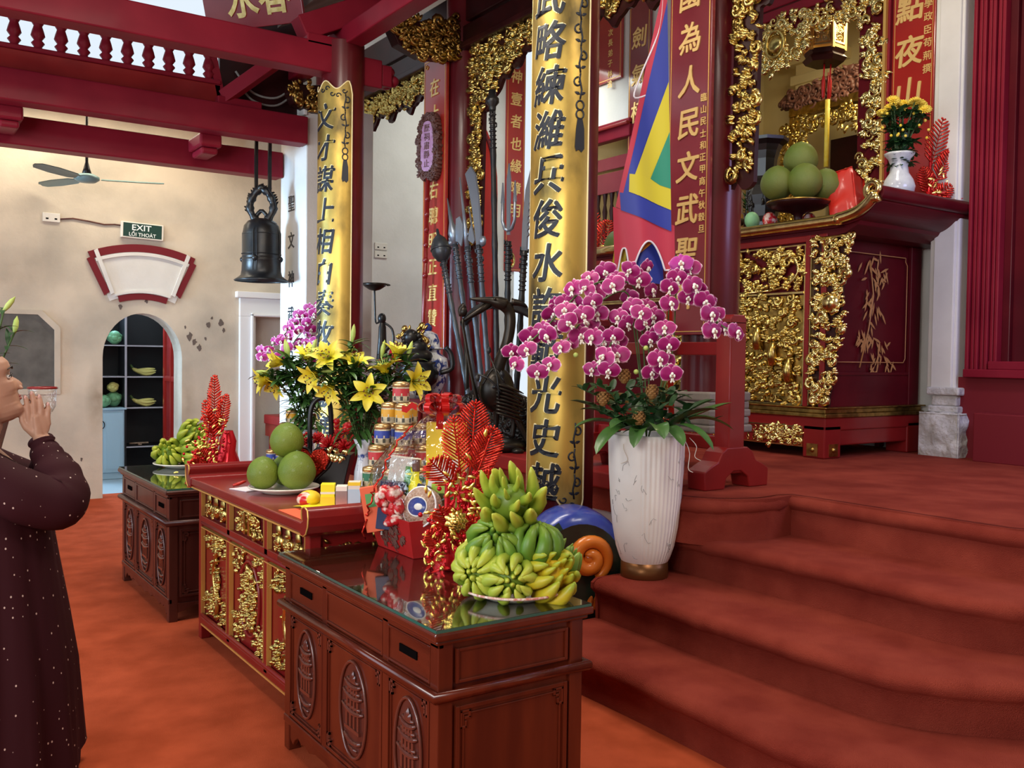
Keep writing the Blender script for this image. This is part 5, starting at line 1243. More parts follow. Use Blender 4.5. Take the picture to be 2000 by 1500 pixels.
# ================================================================== FLOWERS
def petal_grid(R, c, ln, wd, rise, curl, nu=6, ang=0.0, cup=0.0):
    """petal leaving the axis (R z) at angle 'rise' from it, recurving by curl"""
    P = []; A = []; ca, sa = math.cos(ang), math.sin(ang); r = z = 0.0; th = rise
    for i in range(nu):
        t = i / (nu - 1); w = wd * (math.sin(PI * (t * .86 + .14)) ** .8) if i < nu - 1 else wd * .08
        row = []; ra = []
        for q in (-1, -.5, 0, .5, 1):
            x = r; y = q * w; zz = z + cup * (abs(q) ** 2) * w
            row.append(Vector(c) + R @ Vector((x * ca - y * sa, x * sa + y * ca, zz))); ra.append(t)
        P.append(row); A.append(ra)
        st = ln / (nu - 1); r += st * math.sin(th); z += st * math.cos(th); th += curl / (nu - 1)
    return P, A
def lily_mesh(open_=1.0, L=.105):
    b = MB(); I = Matrix.Identity(3)
    for k in range(6):
        P, A = petal_grid(I, (0, 0, 0), L * (1.0 if k % 2 else 1.05), L * (.25 if k % 2 else .20), .30 + .42 * open_, .25 + 1.15 * open_, 7, k * PI / 3, .35); b.grid(P, a=A)
    return b
def pistil_mesh(L=.07):
    b = MB()
    for k in range(6):
        a = k * PI / 3 + .4; q = (.022 * math.cos(a), .022 * math.sin(a), L)
        b.m = 0; b.tube([(0, 0, .01), (q[0] * .6, q[1] * .6, L * .6), q], .0012, 4)
        b.m = 1; b.ell(q, (.0035, .0075, .0025), 6, 4, Matrix.Rotation(a, 3, 'Z'))
    b.m = 0; b.tube([(0, 0, .01), (0, 0, L * 1.08)], [.0015, .002], 5); b.ell((0, 0, L * 1.1), .0035, 6, 4)
    return b
PROTO = {}
def proto_child(key, mb, mats, parent, loc, Rm, name, attr=False, scale=1.0):
    if key not in PROTO:
        o = mb().build(name, mats, parent, (0, 0, 0), attr=attr); PROTO[key] = o.data
    else:
        o = bpy.data.objects.new(name, PROTO[key]); COL.objects.link(o); o.parent = parent
    o.matrix_local = Matrix.Translation(Vector(loc)) @ Rm.to_4x4() @ Matrix.Scale(scale, 4)
    return o
def lance_leaf(b, p, d, ln, wd, droop, side=None):
    p = Vector(p); d = Vector(d).normalized(); s = d.cross(ZV)
    s = s.normalized() if s.length > .05 else Vector((1, 0, 0)); P = []; q = p.copy(); dd = d.copy(); n = 6
    for i in range(n):
        t = i / (n - 1); w = wd * (math.sin(PI * (.08 + .92 * t)) ** .75) * (1 if i < n - 1 else .05); u = s.cross(dd)
        P.append([q - s * w + u * w * .25, q.copy(), q + s * w + u * w * .25]); q = q + dd * ln / (n - 1); dd = (dd - ZV * droop / (n - 1)).normalized()
    b.grid(P)
def lily_bouquet(c, label, vlabel, flowers, buds, seed, zr, spread):
    """flowers: (lat, dep, z, dir, open) relative to the vase foot"""
    rs = random.Random(seed)
    v = thing('flower_vase', vlabel, 'vase', c)
    b = MB(); b.lathe([(0, .0), (.036, 0), (.038, .01), (.045, .05), (.042, .10), (.026, .17), (.028, .205), (.048, zr), (.044, zr), (.024, .20), (.02, .1), (0, .05)], 26); b.build('body', 'porcelain_blue', v)
    t = thing('lily_bouquet', label, 'flowers', (c[0], c[1], c[2] + zr - .02))
    z0 = zr - .02; base = Vector((0, 0, -.10)); st = MB(); heads = []
    for la, de, z, d, op in flowers + [(a, e, zz, dd, None) for a, e, zz, dd in buds]:
        h = off((0, 0, 0), la, de, z - z0); d = Vector(d).normalized(); d = RV * d.x + DV * d.y + ZV * d.z
        mid = Vector((h.x * .35, h.y * .35, h.z * .55)); pts = spline([base, mid, h - d * .07 - ZV * .015, h], 12); st.tube(pts, [.0045] * 8 + [.004, .003, .003, .003], 6)
        heads.append((h, d, op, pts))
    st.build('stems', 'stem', t)
    lf = MB()
    for h, d, op, pts in heads:
        for i in range(3, 11):
            for _ in range(5):
                a = rs.random() * 6.28; dd = Vector((math.cos(a), math.sin(a), rs.uniform(.0, .9))); lance_leaf(lf, pts[i] + Vector((rs.gauss(0, .01), rs.gauss(0, .01), 0)), dd, rs.uniform(.07, .13), rs.uniform(.010, .017), rs.uniform(.4, 1.6))
    for _ in range(90):
        a = rs.random() * 6.28; dd = Vector((math.cos(a), math.sin(a), rs.uniform(-.5, .8))); lance_leaf(lf, Vector((rs.gauss(0, .03), rs.gauss(0, .03), rs.uniform(0, .2))), dd, rs.uniform(.09, .15), rs.uniform(.009, .014), rs.uniform(.6, 1.9))
    lf.build('foliage', 'leaf', t)
    for h, d, op, pts in heads:
        if op is None:
            def bud(): 
                q = MB(); q.lathe([(0, -.005), (.006, 0), (.012, .03), (.012, .05), (.007, .075), (.001, .088)], 10); return q
            proto_child('bud', bud, 'lily_bud', t, h, aim(d), 'bud')
        else:
            k = 'lily%d' % round(op * 4); bl = proto_child(k, lambda: lily_mesh(op), 'lily', t, h - d * .03, aim(d, rs.random() * 6), 'blossom', True, rs.uniform(.98, 1.12))
            if 'pist' not in PROTO: PROTO['pist'] = pistil_mesh().build('stamens', ['lily_bud', 'pollen'], bl).data
            else: s_ = bpy.data.objects.new('stamens', PROTO['pist']); COL.objects.link(s_); s_.parent = bl
VR = (2.0, 4.2, .871)
def lp(px, py, px0, py0, sc): return ((px - px0) * sc, (py0 - py) * sc)
F = []
for px, py, de, d, op in ((642, 690, -.05, (-.2, -.9, .35), .75), (618, 728, -.08, (-.5, -.6, -.35), .5), (650, 752, -.10, (-.3, -.6, -.6), .45), (694, 700, -.02, (.1, -.35, .9), .75), (726, 757, -.13, (.1, -1, .1), 1.0), (750, 712, -.03, (-.25, -.1, .9), .75), (770, 682, .04, (.2, -.1, .95), .5), (812, 735, -.06, (.75, -.6, .1), .75), (665, 700, .06, (-.1, -.4, .8), .6), (625, 690, .03, (-.4, -.3, .85), .5)):
    la, z = lp(px, py, 708, 952, .00254); F.append((la, de, z, d, op))
B = [(lp(x, y, 708, 952, .00254)[0], e, lp(x, y, 708, 952, .00254)[1], d) for x, y, e, d in ((682, 660, .05, (.1, 0, 1)), (790, 690, .05, (.3, .1, 1)), (740, 690, .04, (.2, -.1, 1)), (655, 718, -.05, (-1, -.1, .05)))]
lily_bouquet(VR, 'big bouquet of yellow lilies in the nearer blue and white vase', 'blue and white porcelain vase beside the nearer jar tower, holding yellow lilies', F, B, 31, .26, 1)
VL = (1.985, 4.86, .871)
F = []
for px, py, de, d, op in ((535, 700, -.04, (-.8, -.35, .15), .25), (508, 736, -.06, (-.9, -.4, -.2), .5), (528, 742, -.02, (-.4, -.5, -.6), .4), (590, 690, -.02, (.1, -.4, .8), .6)):
    la, z = lp(px, py, 590, 922, .00284); F.append((la, de, z, d, op))
B = [(lp(x, y, 590, 922, .00284)[0], e, lp(x, y, 590, 922, .00284)[1], d) for x, y, e, d in ((553, 690, -.03, (-.15, 0, 1)), (572, 695, .02, (.1, 0, 1)), (598, 685, -.04, (.25, 0, 1)), (540, 685, .06, (-.1, .1, 1)), (515, 722, .0, (-1, 0, .1)), (610, 720, -.05, (.9, -.1, .2)))]
lily_bouquet(VL, 'smaller bouquet of lilies with many green buds, in the farther vase', 'blue and white porcelain vase by the farther jar tower, holding the budding lilies', F, B, 33, .26, 1)

# --- orchids
def orchid_mesh():
    b = MB(); I = Matrix.Identity(3)
    def pet(ang, ln, wd, rise, curl, z=0.0):
        P = []; A = []; ca, sa = math.cos(ang), math.sin(ang); n, m = 7, 7
        for i in range(n):
            t = i / (n - 1); w = wd * max(.12, math.sin(PI * min(.97, .10 + .86 * t)) ** .6); row = []; ra = []
            for j in range(m):
                q = -1 + 2 * j / (m - 1); x = ln * t * (1 - .10 * q * q); y = q * w; zz = z + rise * t * ln - curl * ln * t * t - .22 * w * q * q + .02 * ln * math.sin(5 * q)
                row.append(Vector((x * ca - y * sa, x * sa + y * ca, zz))); ra.append(max(abs(q) ** 3 * (.55 + .45 * t), t ** 5, .25 * (1 - t)))
            P.append(row); A.append(ra)
        b.grid(P, a=A)
    pet(PI / 2, .052, .023, .1, .25, -.004); pet(PI / 2 + 2.2, .050, .020, .1, .3, -.004); pet(PI / 2 - 2.2, .050, .020, .1, .3, -.004)
    pet(.18, .060, .036, .15, .2); pet(PI - .18, .060, .036, .15, .2)
    return b
def lip_mesh():
    b = MB()
    def e(c, r, a): b.ell(c, r, 8, 6, None, a)
    e((0, .004, .012), (.007, .008, .010), 1.0); e((0, -.010, .012), (.009, .009, .009), .1); e((-.009, -.006, .015), (.005, .009, .008), 1.0); e((.009, -.006, .015), (.005, .009, .008), 1.0)
    e((0, -.022, .014), (.008, .013, .004), .8); e((-.007, -.033, .016), (.004, .006, .003), 1.0); e((.007, -.033, .016), (.004, .006, .003), 1.0)
    return b
def back_mesh():
    b = orchid_mesh(); return b
def broad_leaf(b, p, d, ln, wd, droop, fold=.35):
    p = Vector(p); d = Vector(d).normalized(); s = d.cross(ZV); s = s.normalized() if s.length > .05 else Vector((1, 0, 0)); P = []; q = p.copy(); dd = d.copy(); n = 10
    for i in range(n):
        t = i / (n - 1); w = wd * (math.sin(PI * (.16 + .84 * t)) ** .55) * (1 if i < n - 1 else .08); u = s.cross(dd)
        P.append([q + s * w * k + u * w * fold * abs(k) for k in (-1, -.5, 0, .5, 1)]); q = q + dd * ln / (n - 1); dd = (dd - ZV * droop / (n - 1)).normalized()
    b.grid(P)
FL = dict(
 left=[(1222,527,-.04),(1185,560,-.12),(1258,520,.02),(1270,563,.05),(1178,527,.05),(1147,540,.06),(1113,563,.02),(1097,590,.04),(1137,563,-.03),(1150,590,-.05),(1073,613,.03),(1097,608,-.04),(1130,618,-.10),(1163,613,-.02),(1100,633,-.12),(1083,593,.07),(1053,647,.0),(1063,657,-.06),(1127,657,-.04),(1163,647,.03),(1023,685,-.08),(1002,713,-.10),(992,690,-.04),(1088,680,-.10),(1068,713,-.14),(1043,728,-.14),(1107,673,-.03),(1030,660,.02),(1120,590,.05),(1160,570,.04),(1145,630,.02),(1200,545,.03),(1240,545,-.03),(1078,640,.03),(1150,660,-.08)],
 mid=[(1237,613,-.16),(1227,600,-.05),(1257,597,-.02),(1200,620,-.05),(1213,633,-.10),(1187,657,-.12),(1200,667,-.05),(1173,670,-.08),(1168,697,-.16),(1197,693,-.10),(1177,722,-.17),(1150,722,-.08),(1250,630,-.05),(1270,617,-.04),(1287,640,-.10),(1260,663,-.06),(1290,673,-.16),(1270,700,-.18),(1287,710,-.12),(1295,728,-.18),(1263,727,-.08),(1277,653,-.03),(1225,580,.02)],
 right=[(1327,510,.03),(1347,517,.06),(1300,560,-.03),(1297,593,-.08),(1317,540,.0),(1343,557,-.06),(1337,580,-.02),(1357,560,.02),(1367,587,-.05),(1380,590,-.01),(1372,613,-.12),(1390,613,-.04),(1375,645,-.13),(1420,647,-.14),(1404,640,-.05),(1325,530,.06)])
def potted_orchid(c, potlabel_cat, label, S, groups, seed, pot, group=None):
    t = thing('potted_orchid', label, 'potted plant', c); rs = random.Random(seed)
    H = .74
    if pot:
        b = MB(); n = 288
        def rib(a, z): return 1 + (.008 * (1 if math.cos(a * 48) > 0 else -1) if .09 < z < .735 and (math.sin(a) * RV.y + math.cos(a) * RV.x) > -.25 else 0)
        b.lathe([(.118, .075), (.130, .10), (.150, .16), (.168, .26), (.182, .40), (.192, .56), (.197, .70), (.198, .735), (.190, .74), (.178, .735), (.17, .66), (0, .64)], n, rib=rib); b.build('pot', 'pot_white', t)
        b = MB(); 
        for k in range(26):
            a0 = math.atan2(-DV.y, -DV.x) + rs.uniform(-1.3, 1.3); z = rs.uniform(.12, .70); pts = []
            for i in range(6):
                r = .1985 - .05 * max(0, (.5 - z)) / .4 if z < .5 else .1985; rr = (.150 + (.168 - .150) * (z - .16) / .1 if z < .26 else .168 + (.182 - .168) * (z - .26) / .14 if z < .40 else .182 + (.192 - .182) * (z - .4) / .16 if z < .56 else .192 + .005 * (z - .56) / .14) if z > .16 else .13 + .02 * (z - .1) / .06
                pts.append(((rr * 1.011) * math.cos(a0), (rr * 1.011) * math.sin(a0), z)); a0 += rs.uniform(-.05, .09); z = min(.72, max(.11, z + rs.uniform(-.03, .02)))
            b.tube(pts, .0009, 4)
        b.build('marble_vein', 'vein', t)
        b = MB(); b.lathe([(0, 0), (.122, 0), (.124, .004), (.122, .082), (.10, .085)], 48); b.build('pot_base', 'bronze_ring', t)
    else:
        b = MB(); b.lathe([(0, 0), (.14, 0), (.19, .5), (.20, .74), (.18, .74), (0, .66)], 40); b.build('pot', 'pot_white', t)
    cz = Vector((0, 0, H))
    # flowers
    heads = []
    for g in groups:
        for px, py, de in FL[g]:
            la = (px - 1262) * .00262 * S; z = 1.55 - (py - 698) * .00262 - c[2] if S == 1 else .74 + (865 - py) * .00262 * S
            h = off((0, 0, 0), la, de * 1.2, z); heads.append((g, la, h))
    for g, la, h in heads:
        out = Vector((h.x, h.y, 0)); out = out.normalized() if out.length > .01 else -DV
        d = (-DV * 1.0 + RV * rs.gauss(.0, .45) + out * .45 + ZV * rs.gauss(-.05, .30)).normalized()
        roll = rs.gauss(0, .28)
        # orchid upright: local y up
        z_ = d; y_ = (ZV - d * ZV.dot(d)).normalized(); x_ = y_.cross(z_); R = Matrix((x_, y_, z_)).transposed() @ Matrix.Rotation(roll, 3, 'Z')
        far = g == 'right' and h.z > 1.62 and la < .32
        bl = proto_child('orch_b' if far else 'orch', orchid_mesh, 'orchid_b' if far else 'orchid', t, h, R, 'blossom', True, rs.uniform(.92, 1.18))
        lk = PROTO.get('lip')
        if lk is None: PROTO['lip'] = lip_mesh().build('lip', 'orchid_lip', bl, attr=True).data
        else: o = bpy.data.objects.new('lip', lk); COL.objects.link(o); o.parent = bl
    # arching flower stems
    arcs = [('left', [(1240, 620, .02), (1235, 560, 0), (1190, 545, -.02), (1140, 560, .02), (1097, 600, .0), (1060, 640, -.02), (1005, 692, -.06)]), ('left', [(1235, 640, .0), (1215, 570, -.05), (1165, 590, -.05), (1120, 640, -.06), (1085, 690, -.08), (1050, 725, -.12)]),
            ('mid', [(1255, 700, -.02), (1240, 615, -.06), (1205, 630, -.08), (1180, 680, -.12), (1155, 720, -.12)]), ('mid', [(1265, 700, -.02), (1255, 620, -.04), (1280, 650, -.08), (1287, 690, -.12), (1292, 725, -.16)]),
            ('right', [(1310, 700, .0), (1318, 560, .0), (1335, 530, .02), (1365, 590, -.02), (1385, 620, -.06), (1415, 643, -.10)]), ('right', [(1300, 700, .0), (1302, 600, -.02), (1315, 545, .0), (1340, 550, .0)])]
    b = MB()
    for g, A in arcs:
        if g not in groups: continue
        b.tube(spline([off(cz, .01 * (1 if g == 'right' else 0), 0, -.02)] + [off((0, 0, 0), (px - 1262) * .00262, de * 1.2 + .03, 1.55 - (py - 698) * .00262 - c[2]) for px, py, de in A], 30), .0042, 6)
    b.build('flower_stems', 'stem', t)
    # strap leaves
    for a, z, ln, wd, dr, w in ([(-2.9, .55, .30, .045, 1.1, 0), (-2.4, .3, .32, .05, 1.6, 0), (-1.9, .35, .25, .042, 1.5, 0), (-1.2, .4, .27, .05, 1.4, 0), (-.5, .9, .30, .055, .8, 0), (-.1, .7, .36, .05, 1.4, 0), (.25, .45, .40, .05, .15, 0), (.1, 1.0, .30, .06, .6, 0), (-2.2, .7, .28, .045, 1.2, 0), (-1.5, .6, .3, .05, 1.4, 0), (-.8, .5, .34, .04, 1.7, 0), (2.6, .8, .3, .05, .9, 0), (1.6, .9, .32, .05, .8, 0), (3.1, .9, .33, .055, .7, 0)] if pot else [(k, .6, .3, .05, 1.2, 0) for k in range(6)]):
        b = MB(); d = RV * math.cos(a) + DV * math.sin(a) + ZV * z; broad_leaf(b, cz + Vector((d.x, d.y, 0)).normalized() * .11 + ZV * .02, d, ln, wd, dr); b.build('leaf', 'leaf' if z < .8 else 'leaf_dark', t)
    # filler greens
    b = MB()
    for _ in range(130 if pot else 30):
        a = rs.random() * 6.28; q = cz + RV * rs.gauss(0, .11) + DV * rs.gauss(-.03, .07) + ZV * abs(rs.gauss(.10, .08)); d = Vector((math.cos(a), math.sin(a), rs.uniform(.1, 1.2))); broad_leaf(b, q, d, rs.uniform(.06, .12), rs.uniform(.014, .026), rs.uniform(.2, 1.0), .2)
    if pot:
        for la, z in ((-.35, .18), (-.30, .10), (-.27, .2)):
            pts = spline([off(cz, -.10, -.05, .05), off(cz, la * .7, -.08, z), off(cz, la, -.1, z + .05)], 9); b.tube(pts, .003, 5)
            for p in pts[2:]:
                for s in (-1, 1): broad_leaf(b, p, Vector((rs.uniform(-1, 1), rs.uniform(-1, 1), .5)), .055, .014, .5, .2)
    b.build('filler_foliage', 'leaf_dark', t)
    if pot:
        for la, de, z in ((.005, -.13, .215), (-.265 * .9, -.10, .175), (-.06, -.14, .08), (-.13, -.08, .29)):
            b = MB(); p = off(cz, la, de, z)
            for k in range(7):
                for j in range(7):
                    a = j * 2 * PI / 7 + k * .45; r = .028 * math.sin(PI * (k + 1) / 8.5); 
                    c_leaf(b, lambda u, v, w=0: p + Vector((math.cos(a) * (r + w) , math.sin(a) * (r + w), (k - 3) * .010 + v)) + Vector((-math.sin(a), math.cos(a), 0)) * u, 0, 0, .014, .009, PI / 2, 0, .008)
            b.ell(p, (.024, .024, .034), 10, 8); b.build('pine_cone', 'pine_cone', t)
        b = MB()
        for la, le in ((-.12, .12), (.17, .16), (.20, .10)):
            b.tube(spline([off(cz, la, -.12, -.01), off(cz, la * 1.15, -.15, -le * .5), off(cz, la * 1.05 + .01, -.16, -le), off(cz, la * 1.25, -.16, -le - .02)], 12), [.002] * 12, 5)
        b.build('aerial_roots', 'plate_white', t)
        b = MB()
        for la, de, z in ((-.31, -.12, .33), (-.20, -.15, .32), (-.15, -.13, .44), (-.50, -.10, .40)): b.ell(off(cz, la + .12, de, z + .0), .013, 8, 6)
        b.build('buds', 'lily_bud', t)
    return t
potted_orchid((3.30, 3.56, .42), 'pot', 'huge magenta orchid arching from a ribbed white pot on the carpeted stairs', 1, ('left', 'mid', 'right'), 51, True)
b = MB(); b.box(-.15, .15, -.2, .2, 0, .42); o = b.build('plant_stand', 'lacquer', None, (3.54, 7.95, 0), bevel=.01); tag(o, 'low red stand under the far orchid, hidden behind the gilded board', 'stand')
potted_orchid((3.54, 7.95, .42), 'pot', 'second magenta orchid farther off, half hidden by the gilded column board', 1, ('left', 'mid'), 53, False)
# ================================================================== WEAPONS, BRONZES, FLAG, STAIR SCROLL
def bamboo(b, p, q, r, n=7):
    p = Vector(p); q = Vector(q); pts = []; rad = []
    for i in range(n * 4 + 1):
        t = i / (n * 4); pts.append(p.lerp(q, t)); rad.append(r * (1.14 if i % 4 == 0 else .97))
    b.tube(pts, rad, 10)
WX = 4.16
def weapon(label, base_y, neck, tipkind, shaft='bronze', grip=True):
    """shaft from the stand at (WX, base_y, 1.0) to neck (y, z); head built in plane x = WX"""
    bp = Vector((WX, base_y, 1.02)); nk = Vector((WX - .05, neck[0], neck[1])); t = thing('pole_weapon', label, 'weapon', bp); d = (nk - bp).normalized()
    b = MB(); bamboo(b, (0, 0, 0), nk - bp, .023); b.build('shaft', shaft, t)
    U = Vector((0, -1, 0)); U = (U - d * U.dot(d)).normalized(); W = Vector((-1, 0, 0))
    fn = lambda u, v, w=0.0: nk - bp + U * u + d * v + W * w
    b = MB()
    for i in range(9): c = fn(0, -.30 + .033 * i); b.tube([c - d * .012, c, c + d * .012], [.020, .034 - .004 * (i % 2), .020], 8)
    carve(b, lambda u, v, w=0: fn(.03 * math.cos(u), v, 0) + W * .03 * math.sin(u), lambda u, v: True, (0, 6.28, -.14, .02), 22, .03, .012, 0, (.3, .6, 0, .1)); b.build('collar', shaft, t)
    b = MB()
    def blade(poly, th=.006): b.prism(poly, nk - bp, U, d, W, -th, th)
    if tipkind == 'mace':
        b.lathe([(0, -.02), (.05, 0), (.085, .06), (.088, .13), (.055, .20), (.015, .24), (.012, .29), (0, .30)], 16); R = aim(d).to_4x4(); b.v = [tuple((nk - bp) + (R @ Vector(p))) for p in b.v]; fz = len(b.v)
        b.tube([fn(.088 * math.cos(a), .10 + .0, .088 * math.sin(a)) for a in [2 * PI * i / 16 for i in range(16)]], .008, 5, closed=True)
    elif tipkind == 'axe':
        b.tube([fn(0, 0), fn(0, .10), fn(-.01, .20), fn(-.02, .42)], [.025, .05, .02, .004], 8)
        blade([(.02, .02), (.06, .0), (.10, -.05), (.15, .02), (.17, .12), (.14, .20), (.08, .20), (.05, .12)])
        for k in range(5): c_ball(b, fn, -.05 + .012 * k, .03 + .03 * k, .03, .0, .03)
    elif tipkind == 'halberd':
        b.tube([fn(0, 0), fn(0, .15), fn(.0, .40)], [.022, .018, .004], 8); blade([(-.022, .1), (0, .60), (.022, .1)])
        blade([(.03, .05), (.10, .0), (.13, .02), (.11, .14), (.09, .32), (.10, .16), (.06, .12)]); blade([(.0, .08), (.06, .10), (.0, .12)])
    elif tipkind == 'glaive':
        blade([(-.03, 0), (-.03, .06), (-.05, .30), (-.085, .50), (-.12, .62), (-.03, .66), (.03, .58), (.055, .40), (.05, .1), (.03, 0)], .008); c_ball(b, fn, .06, .02, .045, 0, .03)
    elif tipkind == 'trident':
        blade([(-.018, .05), (-.024, .48), (0, .60), (.024, .48), (.018, .05)])
        for s in (-1, 1):
            b.tube([fn(0, .08), fn(s * .05, .10), fn(s * .085, .16), fn(s * .085, .36)], [.014, .014, .013, .012], 8); blade([(s * .085 - .02, .30), (s * .085, .46), (s * .085 + .02, .30), (s * .085, .33)])
    elif tipkind == 'sabre':
        blade([(-.03, 0), (-.035, .2), (-.02, .45), (.05, .66), (.035, .45), (.03, .2), (.035, 0)], .008)
        for k in range(6): blade([(.03, .10 + .05 * k), (.055, .12 + .05 * k), (.033, .14 + .05 * k)])
    elif tipkind == 'rod':
        b.lathe([(.028, 0), (.03, .03), (.055, .06), (.055, .09), (.03, .12), (.03, .16), (0, .165)], 16); R = aim(d).to_4x4(); b.v = [tuple((nk - bp) + (R @ Vector(p))) for p in b.v]
    b.build('head', 'blade' if tipkind in ('axe', 'halberd', 'glaive', 'trident', 'sabre') else shaft, t)
    return t
weapon('dark mace-headed pole weapon, leftmost in the weapon rack', 6.62, (7.06, 2.38), 'mace', 'iron_grey')
weapon('axe-headed pole weapon beside the mace in the weapon rack', 6.52, (6.86, 2.50), 'axe', 'iron_grey')
weapon('halberd with slim spike and side crescent in the weapon rack', 6.42, (6.66, 2.46), 'halberd', 'iron_grey')
weapon('broad curved glaive blade on a dark pole in the weapon rack', 6.33, (6.48, 2.46), 'glaive', 'iron_grey')
weapon('tall plain black jointed rod with knob, tallest in the weapon rack', 6.24, (6.30, 3.52), 'rod', 'bronze')
weapon('three-pronged trident in the weapon rack', 6.12, (6.05, 2.45), 'trident', 'bronze')
weapon('serrated sabre-bladed pole weapon, partly behind the gilded column board', 6.00, (5.83, 2.36), 'sabre', 'bronze')
# curved carved stand
t = thing('weapon_rack', 'dark carved wooden weapon rack with curved rails behind the crane', 'rack', (WX, 6.2, .84))
b = MB(); b.tube(spline([(-.02, .55, .98), (-.06, .30, 1.08), (-.08, 0, 1.12), (-.06, -.35, 1.07), (-.02, -.62, .96)], 24), .036, 10); b.build('upper_rail', 'bronze', t)
b = MB(); b.tube(spline([(-.03, .48, .32), (-.08, .2, .42), (-.10, -.1, .44), (-.08, -.4, .38), (-.03, -.62, .28)], 24), .04, 10); b.build('lower_rail', 'bronze_brown', t)
b = MB(); b.tube(spline([(-.03, .4, .12), (-.10, 0, .22), (-.05, -.62, .08)], 20), .03, 8)
for y in (.5, -.58): b.tube([(0, y, .02), (-.03, y, 1.0)], .022, 8)
b.box(-.08, .08, -.62, .56, 0, .05); b.build('base', 'bronze_brown', t)
b = MB(); fn = plane_fn((-.09, 0, 0), (0, 1, 0), (0, 0, 1), (-1, 0, 0)); b.box(-.08, -.03, -.56, .42, .05, .34); carve(b, fn, lambda u, v: v < .42 - .35 * (u + .08) ** 2, (-.58, .42, .05, .42), 200, .06, .04, 0, (.5, .35, .1, .05)); b.build('openwork', 'bronze_brown', t)

# crane on a tortoise
def crane():
    c = Vector((3.80, 5.72, .84)); t = thing('bronze_crane', 'large bronze crane statue standing on a tortoise at the platform edge', 'statue', c)
    Lp = lambda la, z, de=0.0: RV * la + DV * de + ZV * z
    b = MB()
    b.tube(spline([Lp(.02, .38), Lp(-.02, .50, -.03), Lp(.02, .66, -.02), Lp(.07, .80), Lp(.095, .95), Lp(.08, 1.05), Lp(.02, 1.10, -.02)], 26), [.10, .115, .10, .085, .07, .06, .054, .05, .047, .045, .044, .042, .041, .04, .04, .04, .04, .04, .04, .041, .042, .044, .046, .046, .042, .03], 12)
    b.ell(Lp(.0, .46), (.14, .12, .17), 16, 10); b.build('body', 'bronze_brown', t)
    b = MB(); b.tube(spline([Lp(.06, 1.085, -.01), Lp(-.03, 1.11, -.03), Lp(-.12, 1.12, -.05), Lp(-.21, 1.125, -.06)], 12), [.048, .05, .05, .045, .036, .03, .026, .022, .018, .014, .01, .004], 10)
    b.tube([Lp(-.06, 1.09, -.03), Lp(-.15, 1.03, -.05), Lp(-.22, .985, -.06), Lp(-.27, .95, -.06)], [.03, .024, .018, .01], 8); b.ell(Lp(-.02, 1.125, -.07), .012, 8, 6); b.build('head', 'bronze_brown', t)
    b = MB(); b.tube(spline([Lp(.10, 1.11), Lp(.17, 1.10), Lp(.22, 1.07)], 6), [.03, .025, .022, .018, .012, .004], 6); b.build('crest', 'bronze_brown', t)
    # long banner-like lotus stem held in the beak, falling to the foot
    b = MB(); b.tube([Lp(-.25, .98, -.06), Lp(-.25, .92, -.06), Lp(-.19, .60, -.08), Lp(-.12, .30, -.09), Lp(-.05, .04, -.08)], [.028, .030, .034, .034, .03], 6, flat=.35)
    b.tube(spline([Lp(-.26, 1.0, -.05), Lp(-.27, 1.05, -.05), Lp(-.24, 1.08, -.05)], 6), .022, 8); b.ell(Lp(-.25, 1.03, -.06), (.03, .03, .04), 8, 6); b.build('held_stem', 'bronze_brown', t)
    b = MB()
    for k in range(9): z = .47 - .026 * k; b.tube(spline([Lp(.0, z + .04, -.14), Lp(.08, z + .02, -.13), Lp(.15, z - .01, -.08), Lp(.20, z - .035, -.02)], 8), [.012, .016, .018, .018, .016, .013, .009, .004], 6, flat=.5)
    b.build('wing', 'bronze_brown', t)
    for la, q in ((-.03, -.03), (.10, .05)):
        b = MB(); b.tube(spline([Lp(la * .6 + .02, .40, q), Lp(la + .03, .24, q), Lp(la + .02, .10, q)], 10), [.05, .042, .034, .026, .022, .02, .019, .019, .018, .018], 8)
        for s in (-.05, 0, .05): b.tube([Lp(la + .02, .10, q), Lp(la + .02 + s, .075, q - .05)], [.014, .008], 6)
        b.build('leg', 'bronze_brown', t)
    b = MB(); b.tube([Lp(.10, .36, .02), Lp(.17, .22, .03), Lp(.23, .09, .03), Lp(.30, .0, .02)], [.04, .05, .045, .03], 8, flat=.5); b.build('tail', 'bronze_brown', t)
    b = MB()
    for (p0, p1, p2) in (((-.1, .5, -.16), (-.02, .62, -.12), (.06, .52, -.15)), ((-.15, .58, -.13), (-.05, .54, -.16), (.04, .44, -.16)), ((-.06, .72, -.05), (.0, .58, -.15), (.02, .40, -.16))): b.tube(spline([Lp(a, z, d) for a, z, d in (p0, p1, p2)], 8), .007, 5)
    for la, z in ((-.14, .58), (.05, .55), (-.06, .72), (.02, .50)): c_leaf(b, lambda u, v, w=0: Lp(la + u, z + v, -.15 - w), 0, 0, .06, .018, RND.random() * 6, 0, .01)
    b.build('vines', 'bronze', t)
    b = MB(); b.ell(Lp(.05, .045), (.19, .15, .06), 16, 8); b.ell(Lp(-.16, .05, -.03), (.06, .05, .035), 10, 6)
    for a, d in ((-.08, -.12), (.16, -.12), (-.08, .12), (.16, .12)): b.ell(Lp(a, .02, d), (.05, .05, .025), 8, 6)
    b.build('tortoise', 'bronze_brown', t)
crane()
